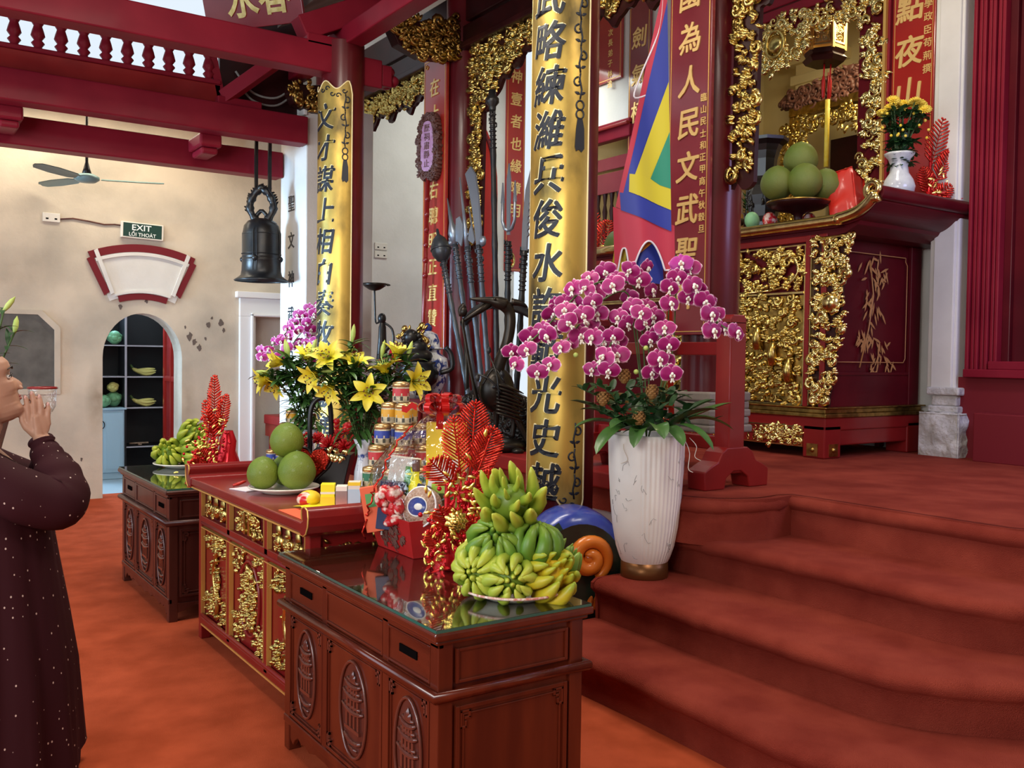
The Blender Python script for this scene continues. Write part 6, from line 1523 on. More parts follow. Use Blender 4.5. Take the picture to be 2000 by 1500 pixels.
# small incense table with its bronzes, mostly behind the lilies
TB = (4.0, 6.9, .84)
t = thing('incense_table', 'low dark lacquer table on the platform carrying bronzes, mostly hidden by lilies', 'table', (3.96, 7.25, .84))
b = MB(); b.box(-.21, .21, -.62, .62, .30, .34); b.build('tabletop', 'lacquer', t, bevel=.006)
for x in (-.17, .17):
    for y in (-.57, .57): b = MB(); b.box(x - .03, x + .03, y - .03, y + .03, 0, .30); b.build('leg', 'lacquer', t)
TT = 1.18
def stork():
    c = Vector((3.86, 7.72, TT)); t = thing('candle_stand', 'slim bronze bird-and-lotus candle stand with bowl, left of the lilies', 'candlestick', c); L = lambda la, z, de=0: RV * la + DV * de + ZV * z
    b = MB(); b.lathe([(.055, .0), (.06, .02), (.03, .05), (.05, .2), (.062, .32), (.045, .50), (.04, .62), (.02, .68), (0, .70)], 16, sx=.9, sy=.7); b.ell(L(-.005, .70), (.04, .04, .05), 10, 8); b.build('body', 'bronze', t)
    b = MB(); b.tube(spline([L(.02, .66), L(.09, .60), L(.10, .46), L(.03, .28), L(-.05, .14), L(-.05, .02)], 22), .011, 6); b.build('vine', 'bronze', t)
    b = MB(); b.tube(spline([L(-.02, .68), L(-.06, .66), L(-.07, .80), L(-.075, .96)], 12), .009, 6); b.build('stem', 'bronze', t)
    b = MB(); b.lathe([(0, 0), (.05, .012), (.10, .045), (.115, .07), (.10, .066), (0, .03)], 24, tuple(L(-.075, .95))); 
    for s in (-1, 1): c_leaf(b, lambda u, v, w=0: L(-.075 + s * .10 + s * u, 1.01 + v, -w), 0, 0, .05, .012, -.1, 0, .01)
    b.build('bowl', 'bronze_brown', t)
stork()
def gilt_dragon(label, c):
    t = thing('gilt_finial', label, 'ornament', c); rs = random.Random(int(c[1] * 100)); L = lambda la, z, de=0: RV * la + DV * de + ZV * z
    b = MB(); b.tube(spline([L(-.04, .0), L(.06, .05), L(-.05, .12), L(.05, .19), L(-.03, .25), L(.0, .31)], 26), [.028 - .0006 * i for i in range(26)], 8)
    for k in range(22): z = rs.uniform(0, .3); c_leaf(b, lambda u, v, w=0: L(u, z + v, -.03 - w), rs.uniform(-.05, .05), 0, .06, .014, rs.uniform(.5, 2.6), 0, .02)
    b.ell(L(.0, .32), (.03, .03, .035), 10, 8); b.build('dragon', 'gold', t)
    b = MB(); b.lathe([(0, -.28), (.05, -.28), (.035, -.15), (.05, -.02), (0, 0)], 12); b.build('pedestal', 'dark_brown', t)
gilt_dragon('left gilt dragon ornament rising behind the lilies', (3.92, 7.40, TT + .28))
gilt_dragon('right gilt dragon ornament against the blue and white lidded jar', (3.92, 7.08, TT + .30))
b = MB(); b.lathe([(0, 0), (.07, .0), (.10, .07), (.08, .15), (0, .17)], 20); o = b.build('red_drum', 'foil_red', None, (3.95, 7.55, TT + .30)); tag(o, 'small glossy red round vessel behind the left gilt dragon', 'vessel')
b = MB(); b.lathe([(0, 0), (.05, 0), (.04, .3), (0, .3)], 10); tag(b.build('vessel_stand', 'dark_brown', None, (3.95, 7.55, TT)), 'dark stand under the small red vessel', 'stand')
t = thing('incense_burner', 'dark bronze lion-topped incense burner behind the lilies', 'incense burner', (3.84, 7.02, TT))
b = MB(); b.lathe([(0, .08), (.10, .08), (.17, .14), (.19, .22), (.15, .28), (.165, .31), (0, .31)], 28); b.build('bowl', 'bronze', t)
for k in range(3): a = k * 2.1 + .4; b = MB(); b.tube([(.15 * math.cos(a), .15 * math.sin(a), .12), (.18 * math.cos(a), .18 * math.sin(a), .0)], [.035, .028], 8); b.build('leg', 'bronze', t)
for s in (-1, 1): b = MB(); b.tube(spline([RV * s * .20 + ZV * .22, RV * s * .30 + ZV * .26, RV * s * .29 + ZV * .38, RV * s * .24 + ZV * .44], 10), .022, 8); b.build('handle', 'bronze', t)
b = MB(); rs = random.Random(6)
b.ell((0, 0, .36), (.14, .12, .07), 14, 8); b.ell(RV * .0 + ZV * .43, (.09, .09, .08), 14, 10); b.ell(RV * -.05 + ZV * .52 - DV * .03, (.065, .065, .07), 14, 10)
for k in range(30): a = rs.random() * 6.28; c_ball(b, lambda u, v, w=0: RV * (-.04 + .07 * math.cos(a) + u) + ZV * (.50 + .06 * math.sin(a) + v) - DV * (.03 + w), 0, 0, .022, rs.uniform(-.03, .04), .02)
b.build('lion_lid', 'bronze', t)
# blue and white lidded jar
t = thing('lidded_jar', 'big blue and white porcelain lidded jar beside the bronze crane', 'jar', (4.06, 7.23, TT)); t.scale = (.88, .88, .95)
b = MB(); b.lathe([(0, 0), (.12, 0), (.13, .02), (.19, .14), (.215, .28), (.20, .36), (.13, .405), (.12, .42), (.125, .45), (0, .45)], 36); b.build('body', 'porcelain_blue', t)
b = MB(); b.lathe([(.155, .448), (.158, .455), (.128, .462), (.125, .52), (.10, .585), (.05, .61), (.035, .615), (.04, .63)], 36); b.build('lid', 'porcelain_blue', t)
b = MB(); b.lathe([(.036, .61), (.046, .635), (.04, .66), (.015, .685), (0, .69)], 20); b.build('lid_knob', 'cobalt', t)
b = MB(); fj = lambda u, z, w=0: Vector(((.198 + .02 * math.sin((z - .1) * 8) + w) * math.cos(u), (.198 + .02 * math.sin((z - .1) * 8) + w) * math.sin(u), z))
carve(b, fj, lambda u, z: True, (2.4, 5.4, .16, .33), 60, .045, .002, 0, (.4, .5, .1, 0)); fl = lambda u, z, w=0: Vector(((.126 + w) * math.cos(u), (.126 + w) * math.sin(u), z)); carve(b, fl, lambda u, z: True, (2.4, 5.4, .475, .52), 20, .035, .002, 0, (.3, .6, .1, 0))
b.build('blue_pattern', 'cobalt', t)
# carved fan standard
FS = Vector((4.21, 7.50, .84))
t = thing('fan_standard', 'tall carved brown processional fan with lilac panel on a red pole', 'standard', FS)
b = MB(); tp = Vector((0, .02, 2.33)); bt = Vector((0, .12, 0)); b.tube([bt, tp], .02, 10)
for k in range(6): c = bt.lerp(tp, .62 + .06 * k); b.tube([c - ZV * .03, c, c + ZV * .03], [.02, .028, .02], 8)
b.build('pole', 'altar_red', t)
fn = plane_fn((0, .02, 2.62), Vector((.30, -.95, 0)).normalized(), (0, 0, 1), Vector((-.95, -.30, 0)).normalized())
pl = [(.128 * math.copysign(abs(math.cos(a)) ** .55, math.cos(a)) * (1 - .10 * math.sin(a)), .30 * math.copysign(abs(math.sin(a)) ** .8, math.sin(a))) for a in [2 * PI * i / 40 for i in range(40)]]
b = MB(); b.prism(pl, fn(0, 0, -.05), fn(1, 0, 0) - fn(0, 0, 0), ZV, fn(0, 0, 1) - fn(0, 0, 0), 0, .06); ip = in_poly(pl); il = [(u * .60, v * .76) for u, v in pl]; ii = in_poly(il)
for (u, v) in pl[::1]: c_ball(b, fn, u, v, .018, -.03, .04)
carve(b, fn, lambda u, v: ip(u, v) and not ii(u * .98, v * .98), (-.2, .2, -.4, .4), 150, .032, .02, .01, (.3, .5, .05, .15)); b.build('carved_surround', 'carved_brown', t)
b = MB(); b.prism(il, fn(0, 0, .0), fn(1, 0, 0) - fn(0, 0, 0), ZV, fn(0, 0, 1) - fn(0, 0, 0), .0, .022); b.build('lilac_panel', 'purple_panel', t)
b = MB()
for i, ch in enumerate('歷祠肅靜止'): put_text(b, ch, fn, .075, .004, .001, 0, .165 - .08 * i, 1, .024)
b.build('glyphs', 'carved_brown', t)

# triangular five-coloured flag on its red pole in the rack
RK = Vector((3.92, 3.56, .84))
t = thing('flag_rack', 'red wooden post-and-rail stand with scrolled foot at the top of the stairs', 'rack', RK)
def leg(y, nm='leg'):
    b = MB(); b.box(-.062, .062, y - .055, y + .055, .08, .92); b.prism([(-.062, .90), (.062, .90), (.062, .93), (.045, .955), (-.045, .955), (-.062, .93)], (0, y, 0), (1, 0, 0), (0, 0, 1), (0, 1, 0), -.055, .055); o = b.build('post', 'altar_red', t, bevel=.008)
    b = MB(); f = [(-.25, 0), (-.255, .10), (-.20, .13), (-.15, .15), (-.12, .20), (-.08, .225), (.08, .225), (.12, .20), (.15, .15), (.20, .13), (.255, .10), (.25, 0), (.10, 0), (.085, .06), (.03, .095), (-.03, .095), (-.085, .06), (-.10, 0)]
    b.prism(f, (0, y, 0), (1, 0, 0), (0, 0, 1), (0, 1, 0), -.065, .065); b.build('foot', 'altar_red', t, bevel=.006)
leg(0); leg(1.15)
for z in (.73, .20): b = MB(); b.box(-.03, .03, 0.05, 1.1, z, z + .075); b.build('rail', 'altar_red', t, bevel=.005)
fp0 = Vector((3.90, 3.98, .9)); fp1 = Vector((3.70, 3.92, 3.75))
t = thing('flag', 'triangular five-colour pennant with scalloped edge hanging from a slim red pole', 'flag', fp0)
b = MB(); b.tube([(0, 0, .0), fp1 - fp0], .018, 10); b.build('pole', 'red_pole', t)
fo = Vector((3.75, 3.90, 3.6)); 
# flag measured in (lat, z) from the pole, hanging limp
def fpt(la, z, w=0.0): s = (3.75 - z) / 2.85; q = fp1.lerp(fp0, s) - fp0; return Vector((q.x, q.y, z - fp0.z)) + RV * (la + .012) - DV * (.03 + w + .022 * math.sin(la * 22 + z * 2.2) * min(1, abs(la) * 6))
def band(poly, m, nm, w): 
    b = MB(); N = 14
    for d in (0, .004):
        P = []
        for i in range(N + 1):
            q = i / N; a = [poly[0][k] + (poly[1][k] - poly[0][k]) * q for k in (0, 1)]; c = [poly[3][k] + (poly[2][k] - poly[3][k]) * q for k in (0, 1)]
            P.append([fpt(a[0] + (c[0] - a[0]) * j / 8, a[1] + (c[1] - a[1]) * j / 8, w + d) for j in range(9)])
        b.grid(P)
    b.build(nm, m, t)
# nested bands, measured (sideways, height)
band([(.0, 3.72), (-.315, 2.42), (-.27, 2.40), (.0, 3.40)], 'flag_red', 'red_border', 0)
band([(.0, 3.56), (-.285, 2.44), (-.17, 2.50), (.0, 3.02)], 'flag_blue', 'blue_band', .003); band([(-.29, 2.50), (-.285, 2.40), (.0, 2.28), (.0, 2.44)], 'flag_blue', 'blue_band', .005)
band([(.0, 3.12), (-.235, 2.52), (-.10, 2.58), (.0, 2.80)], 'flag_yellow', 'yellow_band', .007); band([(-.235, 2.60), (-.24, 2.50), (.0, 2.40), (.0, 2.56)], 'flag_yellow', 'yellow_band', .009)
band([(.0, 2.84), (-.115, 2.575), (-.06, 2.54), (.0, 2.52)], 'flag_green', 'green_centre', .011)
b = MB(); N = 30; P = []
def botz(la): x = la / -.33; return 2.06 - .02 * x + (.17 * max(0, math.sin((x * 2.0 - .25) * PI / 1.1)) ** .8 if .12 < x < .68 else 0) + (.14 * sst(.72, .80, x) * (1 - sst(.84, .97, x)) if x > .7 else 0)
for i in range(N + 1): la = .02 - .35 * i / N; zt = 2.42 - .10 * (la + .33) / .33; P.append([fpt(la, zt + (botz(la) - zt) * j / 6, .001) for j in range(7)])
b.grid(P); b.build('red_skirt', 'flag_red', t)
b = MB(); b.tube([fpt(.02 - .35 * i / 60, botz(.02 - .35 * i / 60), .004) for i in range(61)], .006, 5); b.tube(spline([fpt(-.02, 3.62), fpt(-.05, 3.40), fpt(-.15, 3.17), fpt(-.20, 3.03), fpt(-.12, 3.05)], 20), .005, 5); b.build('white_piping', 'flag_white', t)
band([(-.30, 2.30), (-.345, 2.06), (-.27, 2.00), (-.25, 2.18)], 'flag_yellow', 'back_fold', -.05); band([(-.28, 2.38), (-.325, 2.18), (-.31, 2.14), (-.25, 2.28)], 'flag_green', 'back_fold', -.055)
band([(-.22, 2.28), (-.23, 2.0), (-.04, 1.98), (-.05, 2.3)], 'flag_blue', 'back_fold', -.05); band([(-.22, 2.29), (-.225, 2.12), (-.10, 2.22), (-.12, 2.3)], 'flag_orange', 'back_fold', -.045); band([(.0, 2.16), (.02, 2.0), (.06, 1.98), (.05, 2.14)], 'flag_green', 'back_fold', -.03)

# carved stone scroll ending the stair balustrade
SCC = Vector((3.07, 3.93, .0))
t = thing('stair_scroll', 'painted stone scroll of the stair balustrade, blue back, green side, orange spiral', 'balustrade', SCC, math.radians(-24))
b = MB(); rough_block(b, -.06, .26, -.13, .13, 0.0, .36, 6, .012); b.build('stone_base', 'stone_cream', t)
def scr(th, k=1.0):
    """side outline in (x,z)"""
    return (.04 + .27 * k * math.cos(th), .48 + .27 * k * math.sin(th))
pr = [scr(math.radians(a)) for a in range(215, -30, -12)] + [(.20, .22), (.10, .12), (-.02, .10), (-.12, .18)]
n = len(pr); P = []
for w, kk in ((-.165, .80), (-.15, .91), (-.11, .98), (-.05, 1.0), (.05, 1.0), (.11, .98), (.15, .91), (.165, .80)): P.append([(.08 + (x - .08) * kk, w, .40 + (z - .40) * kk) for x, z in pr])
b = MB(); b.m = 1; b.grid(P, cv=True); b.m = 0
for side in (P[0], P[-1]): b.add([(.08, side[0][1], .40)] + side, [(0, 1 + i, 1 + (i + 1) % n) for i in range(n)])
q = b.build('body', ['stone_green', 'stone_blue'], t); me = q.data
for f in me.polygons:
    c = f.center
    if f.material_index == 1 and (c.z < .42 - .25 * (c.x + .1) or (abs(c.y) > .125 and (c.z + .25 * c.x + .05 * math.sin(c.x * 30)) < .62)): f.material_index = 0
fn = plane_fn((0, -.165, 0), (1, 0, 0), (0, 0, 1), (0, -1, 0)); b = MB()
sp = spiral(.085, .50, .115, -1.2, 1.55, 1, 40, .12); b.tube([fn(u, v, -.004 + .02 * i / 39) for i, (u, v) in enumerate(sp)], [.012 + .028 * math.sin(PI * min(1, .12 + .75 * (1 - i / 39))) for i in range(40)], 10, flat=1.0); b.ell(fn(.085, .50, .012), (.03, .02, .03), 10, 8); b.build('orange_spiral', 'orange_paint', t)
b = MB()
for k in range(4): b.ell(fn(.09 + .036 * k, .255 + .012 * k, -.01), (.018, .035, .05), 10, 8, Matrix.Rotation(.3, 3, 'Y'))
b.build('claws', 'orange_paint', t)
# teal glazed stool half hidden behind the orchid
t = thing('glazed_stool', 'teal glazed ceramic pot half hidden behind the orchid leaves', 'pot', (3.66, 3.86, .84)); b = MB(); b.lathe([(0, 0), (.07, 0), (.085, .02), (.115, .12), (.12, .22), (.10, .29), (.07, .31), (.075, .33), (0, .33)], 28); b.build('body', 'teal_glaze', t)
# ================================================================== HIGH ALTAR
def high_altar():
    A = Vector((5.65, 4.235, .84)); t = thing('high_altar', 'tall red and gilded carved altar with upturned scroll top on the platform', 'altar', A)
    L, D = 2.6, 1.15
    fr = plane_fn((0, 0, 0), (0, 1, 0), (0, 0, 1), (-1, 0, 0)); fs = plane_fn((0, 0, 0), (1, 0, 0), (0, 0, 1), (0, -1, 0))
    b = MB(); b.box(.02, D, .02, L, .30, 1.62); b.build('body', 'maroon', t)
    # base: flared plinth on bracket feet
    b = MB()
    for y0 in (-.03, L - .2): b.box(-.03, .16, y0, y0 + .19, 0, .24)
    b.box(D - .16, D + .02, -.03, .16, 0, .24)
    b.box(-.03, D + .02, -.03, L, .20, .30); fbox(b, fr, .12, L - .1, .08, .22, .0, .02)
    fbox(b, fs, .14, D - .14, .09, .22, .0, .02)
    b.build('plinth', 'altar_red', t, bevel=.012)
    b = MB(); b.box(-.045, D + .035, -.045, L, .295, .325); b.box(-.03, D + .02, -.03, L, .325, .36); b.box(-.055, D + .045, -.055, L, .36, .372); b.build('gilt_moulding', 'gold_dark', t, bevel=.008)
    b = MB(); fframe(b, fr, .16, L - .16, .075, .225, .010, .02, .034); fbox(b, fr, .18, L - .18, .15, .155, .02, .03)
    for i in range(26):
        u = .62 + .06 * i; fretline(b, fr, [(u, .165), (u + .03, .19), (u, .215), (u - .03, .19)], .005, True, .025)
        fretline(b, fr, [(u, .145), (u + .012, .11), (u, .09), (u - .012, .11)], .007, True, .025)
    carve(b, fr, lambda u, v: u < .58, (.18, .58, .09, .215), 60, .045, .03, .02, (.2, .5, .2, .1)); b.build('plinth_carving', 'gold_pale', t)
    b = MB()
    for (u, f) in ((.07, fr), (.07, fs)): fbox(b, f, u - .045, u + .05, .015, .105, .03, .036); c_ball(b, f, u, .06, .02, .036, .015)
    b.build('corner_plate', 'gold_dark', t)
    # front panels
    b = MB(); fbox(b, fr, .0, .045, .37, 1.62, -.02, .014); fbox(b, fr, .045, L, 1.575, 1.62, -.02, .012); fbox(b, fr, .14, .18, .37, 1.62, -.02, .02)
    b.build('stiles', 'altar_red', t, bevel=.005)
    b = MB(); fbox(b, fr, .18, .19, .38, 1.56, 0, .016); fbox(b, fr, .19, L, 1.20, 1.215, 0, .02); fbox(b, fr, .19, L, 1.55, 1.56, 0, .018); fbox(b, fr, .19, L, .375, .388, 0, .014)
    fbox(b, fr, .125, .133, .38, 1.60, 0, .02); fbox(b, fr, -.01, .13, 1.575, 1.582, 0, .02)
    fretline(b, fr, [(.24 + .30 * math.cos(a) * 0 + (.30 * (1 - math.cos(a))) * .9, 1.385 + .15 * math.sin(a)) for a in [-PI / 2 + PI * i / 16 for i in range(17)]][::1], .010, False, .02, 6)
    fretline(b, fr, spiral(.45, 1.49, .06, -.2, 1.2, -1), .010, False, .02, 6); fretline(b, fr, [(.50, 1.232), (.8, 1.225), (L, 1.225)], .009, False, .02)
    b.build('gilt_line', 'gold_pale', t)
    b = MB(); carve(b, fr, lambda u, v: True, (.22, 1.6, 1.235, 1.54), 190, .06, .04, -.005, (.12, .66, .14, .08)); b.build('upper_carving', 'gold', t); b = MB(); fbox(b, fr, .20, 1.7, .395, 1.19, -.02, -.004); b.build('carved_ground', 'gold_dark', t)
    b = MB(); carve(b, fr, lambda u, v: v > .39, (.22, 1.6, .40, 1.185), 560, .05, .042, -.01, (.06, .68, .14, .12))
    for i in range(9):
        u = .30 + .15 * i; v = .55 + .12 * (i % 3); b.tube([fr(u, v, .02), fr(u + .01, v + .09, .035), fr(u, v + .17, .03)], [.045, .035, .02], 8); c_ball(b, fr, u, v + .20, .026, .02, .03)
        for j in range(3): fbox(b, fr, u + .06, u + .13, .44 + .10 * j, .455 + .10 * j, 0, .04)
    b.build('figure_carving', 'gold', t)
    # near-corner pierced wing panel, pointing out beyond the corner
    b = MB(); w = [(.13, 1.60), (-.20, 1.60), (-.18, 1.35), (-.155, 1.1), (-.14, .9), (-.10, .72), (-.10, .62), (-.05, .45), (-.045, .38), (.13, .38)]; fw = plane_fn((-.01, 0, 0), (0, 1, 0), (0, 0, 1), (-1, 0, 0)); ip = in_poly(w)
    b.s = False; b.prism([(u * .8 if u < 0 else u, v) for u, v in w], fw(0, 0, -.03), (0, 1, 0), (0, 0, 1), (-1, 0, 0), 0, .02); b.build('wing_board', 'dark_brown', t)
    b = MB(); carve(b, fw, lambda u, v: ip(u, v) and u < .115, (-.2, .13, .38, 1.6), 170, .05, .045, -.008, (.18, .6, .12, .1)); fretline(b, fw, [(.115, 1.59), (-.19, 1.59), (-.185, 1.5)], .010, False, .012)
    c_ball(b, fw, -.05, 1.12, .075, .02, .05); b.build('wing_carving', 'gold_pale', t)
    # side panel with engraved bamboo
    b = MB(); fbox(b, fs, .03, .10, .37, 1.6, -.02, .012); fbox(b, fs, D - .13, D, .37, 1.6, -.02, .014); fbox(b, fs, .1, D - .13, .37, .62, -.02, .002); fbox(b, fs, .1, D - .13, .60, .625, -.02, .01); b.build('side_frame', 'maroon', t, bevel=.006)
    b = MB(); fretline(b, fs, [(.14, .70), (D - .20, .70), (D - .175, .73), (D - .175, 1.45), (D - .2, 1.48), (D - .2, 1.51), (.14, 1.51)], .004, False, .002); 
    b.tube([fs(.40, .66, .002), fs(.50, .95, .002), fs(.55, 1.2, .002), fs(.50, 1.46, .002)], .006, 5)
    rs = random.Random(15)
    for (u, v, n, sp) in ((.50, 1.42, 18, .10), (.66, 1.38, 12, .09), (.52, 1.20, 12, .07), (.46, .92, 22, .09), (.58, .80, 20, .12), (.72, .74, 14, .10), (.62, 1.1, 8, .05)):
        for _ in range(n): c_leaf(b, fs, u + rs.gauss(0, sp * .5), v + rs.gauss(0, sp * .6), rs.uniform(.06, .12), .010, -PI / 2 + rs.gauss(0, .6), -.002, .004)
    b.build('engraved_bamboo', 'gilt_line_paint', t)
    # top slab with upturned near end
    prof = [(L, 1.70), (.10, 1.70), (-.10, 1.708), (-.24, 1.73), (-.33, 1.77), (-.41, 1.845)]
    tp = spline([(0, u, v) for u, v in prof], 30)
    b = MB(); up = [(p.y, p.z + .03) for p in tp]; dn = [(p.y, p.z - .05) for p in reversed(tp)]
    b.prism(up + dn, (0, 0, 0), (0, 1, 0), (0, 0, 1), (1, 0, 0), -.03, D + .06)
    b.prism([(.0, 1.66), (-.1, 1.665), (-.28, 1.72), (-.24, 1.66), (-.14, 1.61), (-.06, 1.60), (L, 1.60), (L, 1.66)], (0, 0, 0), (0, 1, 0), (0, 0, 1), (1, 0, 0), .0, D + .03)
    b.tube([(-.03, -.41, 1.855), (D + .07, -.41, 1.855)], .05, 16); b.ell((D + .07, -.41, 1.855), (.02, .05, .05), 14, 8)
    b.build('top', 'maroon', t, bevel=.006)
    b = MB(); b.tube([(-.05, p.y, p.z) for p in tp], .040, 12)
    b.tube([(-.055, u, v) for u, v in spiral(-.40, 1.875, .068, -2.2, 1.25, 1, 26, .25)], [.034 - .0007 * i for i in range(26)], 10); b.build('gilt_edge', 'gold_pale', t)  # paler gold puts the light on the top edge into its colour
    return t
high_altar()
AT = 2.57
def altar_xy(lat, dep): return Vector((5.98, 4.78, AT)) + RV * lat + DV * dep
# stemmed dish of pomelos
S0 = Vector((5.92, 4.72, AT))
t = thing('stemmed_dish', 'dark lacquer stemmed dish under the altar pomelos', 'dish', S0); b = MB(); b.lathe([(0, 0), (.11, 0), (.11, .015), (.05, .03), (.03, .06), (.035, .10), (.06, .12), (.19, .15), (.235, .18), (.24, .20), (.225, .20), (.18, .175), (0, .165)], 36); b.build('dish', 'dark_brown', t); b = MB(); b.tube([(.236 * math.cos(a), .236 * math.sin(a), .198) for a in [2 * PI * i / 36 for i in range(36)]], .008, 6, closed=True); b.build('gilt_rim', 'gold_dark', t)
pomelo('dark green pomelo at the left of the stemmed altar dish', off(S0, -.175, -.03, .20 + .135), .128, 'pomelo_dark')
pomelo('dark green pomelo at the front centre of the stemmed altar dish', off(S0, .005, -.13, .20 + .135), .132, 'pomelo_dark')
pomelo('dark green pomelo at the right of the stemmed altar dish', off(S0, .20, -.02, .20 + .125), .125, 'pomelo_dark')
pomelo('dark green pomelo on top of the stemmed altar dish', off(S0, .02, .03, .53), .132, 'pomelo_dark')
# hexagonal black bronze beaker vase
t = thing('beaker_vase', 'tall black flared beaker vase on the altar beside the pomelo dish', 'vase', (6.05, 5.17, AT))
b = MB(); b.s = False; b.lathe([(0, 0), (.13, 0), (.14, .10), (.11, .15), (.13, .24), (.15, .32), (.125, .40), (.09, .44), (.10, .46), (.085, .48), (.10, .62), (.13, .72), (.185, .76), (.19, .785), (.165, .78), (.08, .6), (0, .5)], 8); b.build('body', 'black_wood', t)
b = MB(); fb = lambda u, v, w=0: Vector(((.145 + w) * math.cos(u), (.145 + w) * math.sin(u), v)); carve(b, fb, lambda u, v: True, (2.2, 5.6, .22, .36), 30, .06, .018, -.01, (.3, .5, .1, .1)); b.build('relief_band', 'black_wood', t)
t = thing('offering_stand', 'flat black offering stand on the altar, left of the beaker vase', 'stand', (5.90, 5.52, AT)); b = MB(); b.lathe([(0, 0), (.10, 0), (.05, .03), (.05, .08), (.20, .11), (.21, .15), (0, .15)], 28); b.build('stand', 'bronze', t)
for k, (y, z, w, h, lab) in enumerate(((5.62, .0, .13, .24, 'speckled gold paper box at the foot of the altar box stack'), (5.62, .24, .12, .20, 'second speckled gold paper box, resting on the lower one'), (5.645, .44, .09, .22, 'narrow speckled gold box topping the altar box stack'))):
    b = MB(); b.box(-w / 2, w / 2, -w / 2, w / 2, 0, h); o = b.build('gold_box', 'peanut' if k else 'gold_paint', None, (6.18, y, AT + z), bevel=.004); tag(o, lab, 'box')
t = thing('blue_jar', 'small cobalt blue jar by the gold boxes on the altar', 'jar', (6.0, 5.75, AT)); b = MB(); b.lathe([(0, 0), (.06, 0), (.09, .1), (.08, .2), (.04, .24), (.05, .27), (0, .27)], 20); b.build('body', 'cobalt', t)
t = thing('leafy_pot', 'small pot of dark spiky leaves behind the black beaker vase', 'potted plant', (6.35, 5.55, AT)); b = MB(); b.lathe([(0, 0), (.07, 0), (.10, .25), (0, .25)], 16); b.build('pot', 'dark_brown', t); b = MB(); rs = random.Random(2)
for k in range(40): a = rs.random() * 6.28; lance_leaf(b, (0, 0, .25), (math.cos(a), math.sin(a), rs.uniform(.2, 2)), rs.uniform(.15, .24), .018, rs.uniform(.2, .9))
b.build('foliage', 'leaf', t)
# red wrapped parcel
t = thing('red_parcel', 'crinkled red-wrapped parcel behind the altar pomelos', 'parcel', (6.12, 4.42, AT), .3); b = MB()
rough_block(b, -.10, .17, -.11, .10, 0, .36, 7, .022); b.add([(-.1, -.11, .0), (.17, -.11, 0), (.17, .1, 0), (-.1, .1, 0)], [(0, 1, 2, 3)]); Rt = Matrix.Rotation(-.22, 3, 'X') @ Matrix.Rotation(.25, 3, 'Y'); b.v = [tuple(Rt @ Vector(p) + ZV * .07) for p in b.v]; b.build('wrapping', 'paper_red', t)
for k, (la, lab, m) in enumerate(((-.19, 'crumpled pinkish cellophane packet under the left of the altar dish', 'candy'), (.12, 'beige and red cellophane packet under the right of the altar dish', 'candy'), (-.33, 'small green and white packet by the foot of the beaker vase', 'cabbage'))):
    b = MB(); b.ell((0, 0, .07), (.07, .05, .07), 12, 8); o = b.build('packet', m, None, off(S0, la, .10, 0)); tag(o, lab, 'packet')
# white vase of yellow chrysanthemums
V0 = Vector((6.22, 4.06, AT + .19))
t = thing('flower_vase', 'white crackle vase of yellow chrysanthemums on the raised end of the altar', 'vase', V0); b = MB(); b.lathe([(0, 0), (.085, 0), (.105, .02), (.115, .07), (.10, .12), (.068, .17), (.06, .22), (.075, .27), (.10, .30), (.105, .315), (.09, .31), (.05, .2), (0, .1)], 30, rib=lambda a, z: 1 + (.03 * math.cos(6 * a) if z > .27 else 0)); b.build('body', 'porcelain_old', t)
b = MB(); b.lathe([(0, 0), (.07, 0), (.07, .02), (0, .02)], 16)
t = thing('chrysanthemums', 'bunch of yellow chrysanthemums with dark leaves in the white altar vase', 'flowers', V0 + ZV * .25)
rs = random.Random(22); st = MB(); lf = MB(); tops = []
for k in range(20):
    a = rs.uniform(-1, 1); q = off((0, 0, 0), a * .18 + rs.gauss(0, .02), rs.uniform(-.10, .10), .36 + .07 * (1 - abs(a)) + rs.gauss(0, .025) + .05 * a); pts = spline([(0, 0, -.12), off((0, 0, 0), a * .05, 0, .1), q], 8); st.tube(pts, .005, 5); tops.append(q)
    for p in pts[2:-1]:
        for _ in range(6): d = Vector((rs.gauss(0, 1), rs.gauss(0, 1), rs.uniform(-.2, 1))); broad_leaf(lf, p + Vector((rs.gauss(0, .02), rs.gauss(0, .02), 0)), d, rs.uniform(.05, .10), rs.uniform(.014, .024), .8, .2)
st.build('stems', 'stem', t); lf.build('foliage', 'leaf_dark', t)
def mum():
    b = MB()
    for ring, (n, el, ln) in enumerate(((16, .15, .05), (14, .5, .045), (10, .9, .038), (6, 1.3, .03))):
        for k in range(n): a = 2 * PI * (k + .5 * ring) / n; d = Vector((math.cos(a) * math.cos(el), math.sin(a) * math.cos(el), math.sin(el))); b.tube([(0, 0, 0), d * ln * .6, d * ln], [.003, .0065, .003], 4)
    return b
for q in tops: proto_child('mum', mum, 'mum', t, q, aim((rs.gauss(-.3, .4), rs.gauss(-.4, .4), 1)), 'blossom')
b = MB()
for k in range(14): b.ell(off((0, 0, 0), rs.uniform(-.18, .18), -.08, rs.uniform(.15, .36)), .011, 7, 5)
b.build('small_buds', 'mum', t)
tinsel('red glitter leaf ornament at the back right of the altar', (6.55, 4.02, AT + .16), 1.3, [((.0, .2), (.06, .48, 0), .07, 12), ((.03, .12), (.11, .30, 0), .06, 12), ((0, .05), (-.06, .20, -.03), .05, 10), ((.05, .02), (.16, .05, -.02), .05, 10), ((.0, .0), (.09, .10, -.05), .05, 9)], [((.03, .06, -.04), .05), ((.12, .02, -.04), .05)], [(.03, .1, .03, 30), (.08, .03, .04, 30)], None, 19)
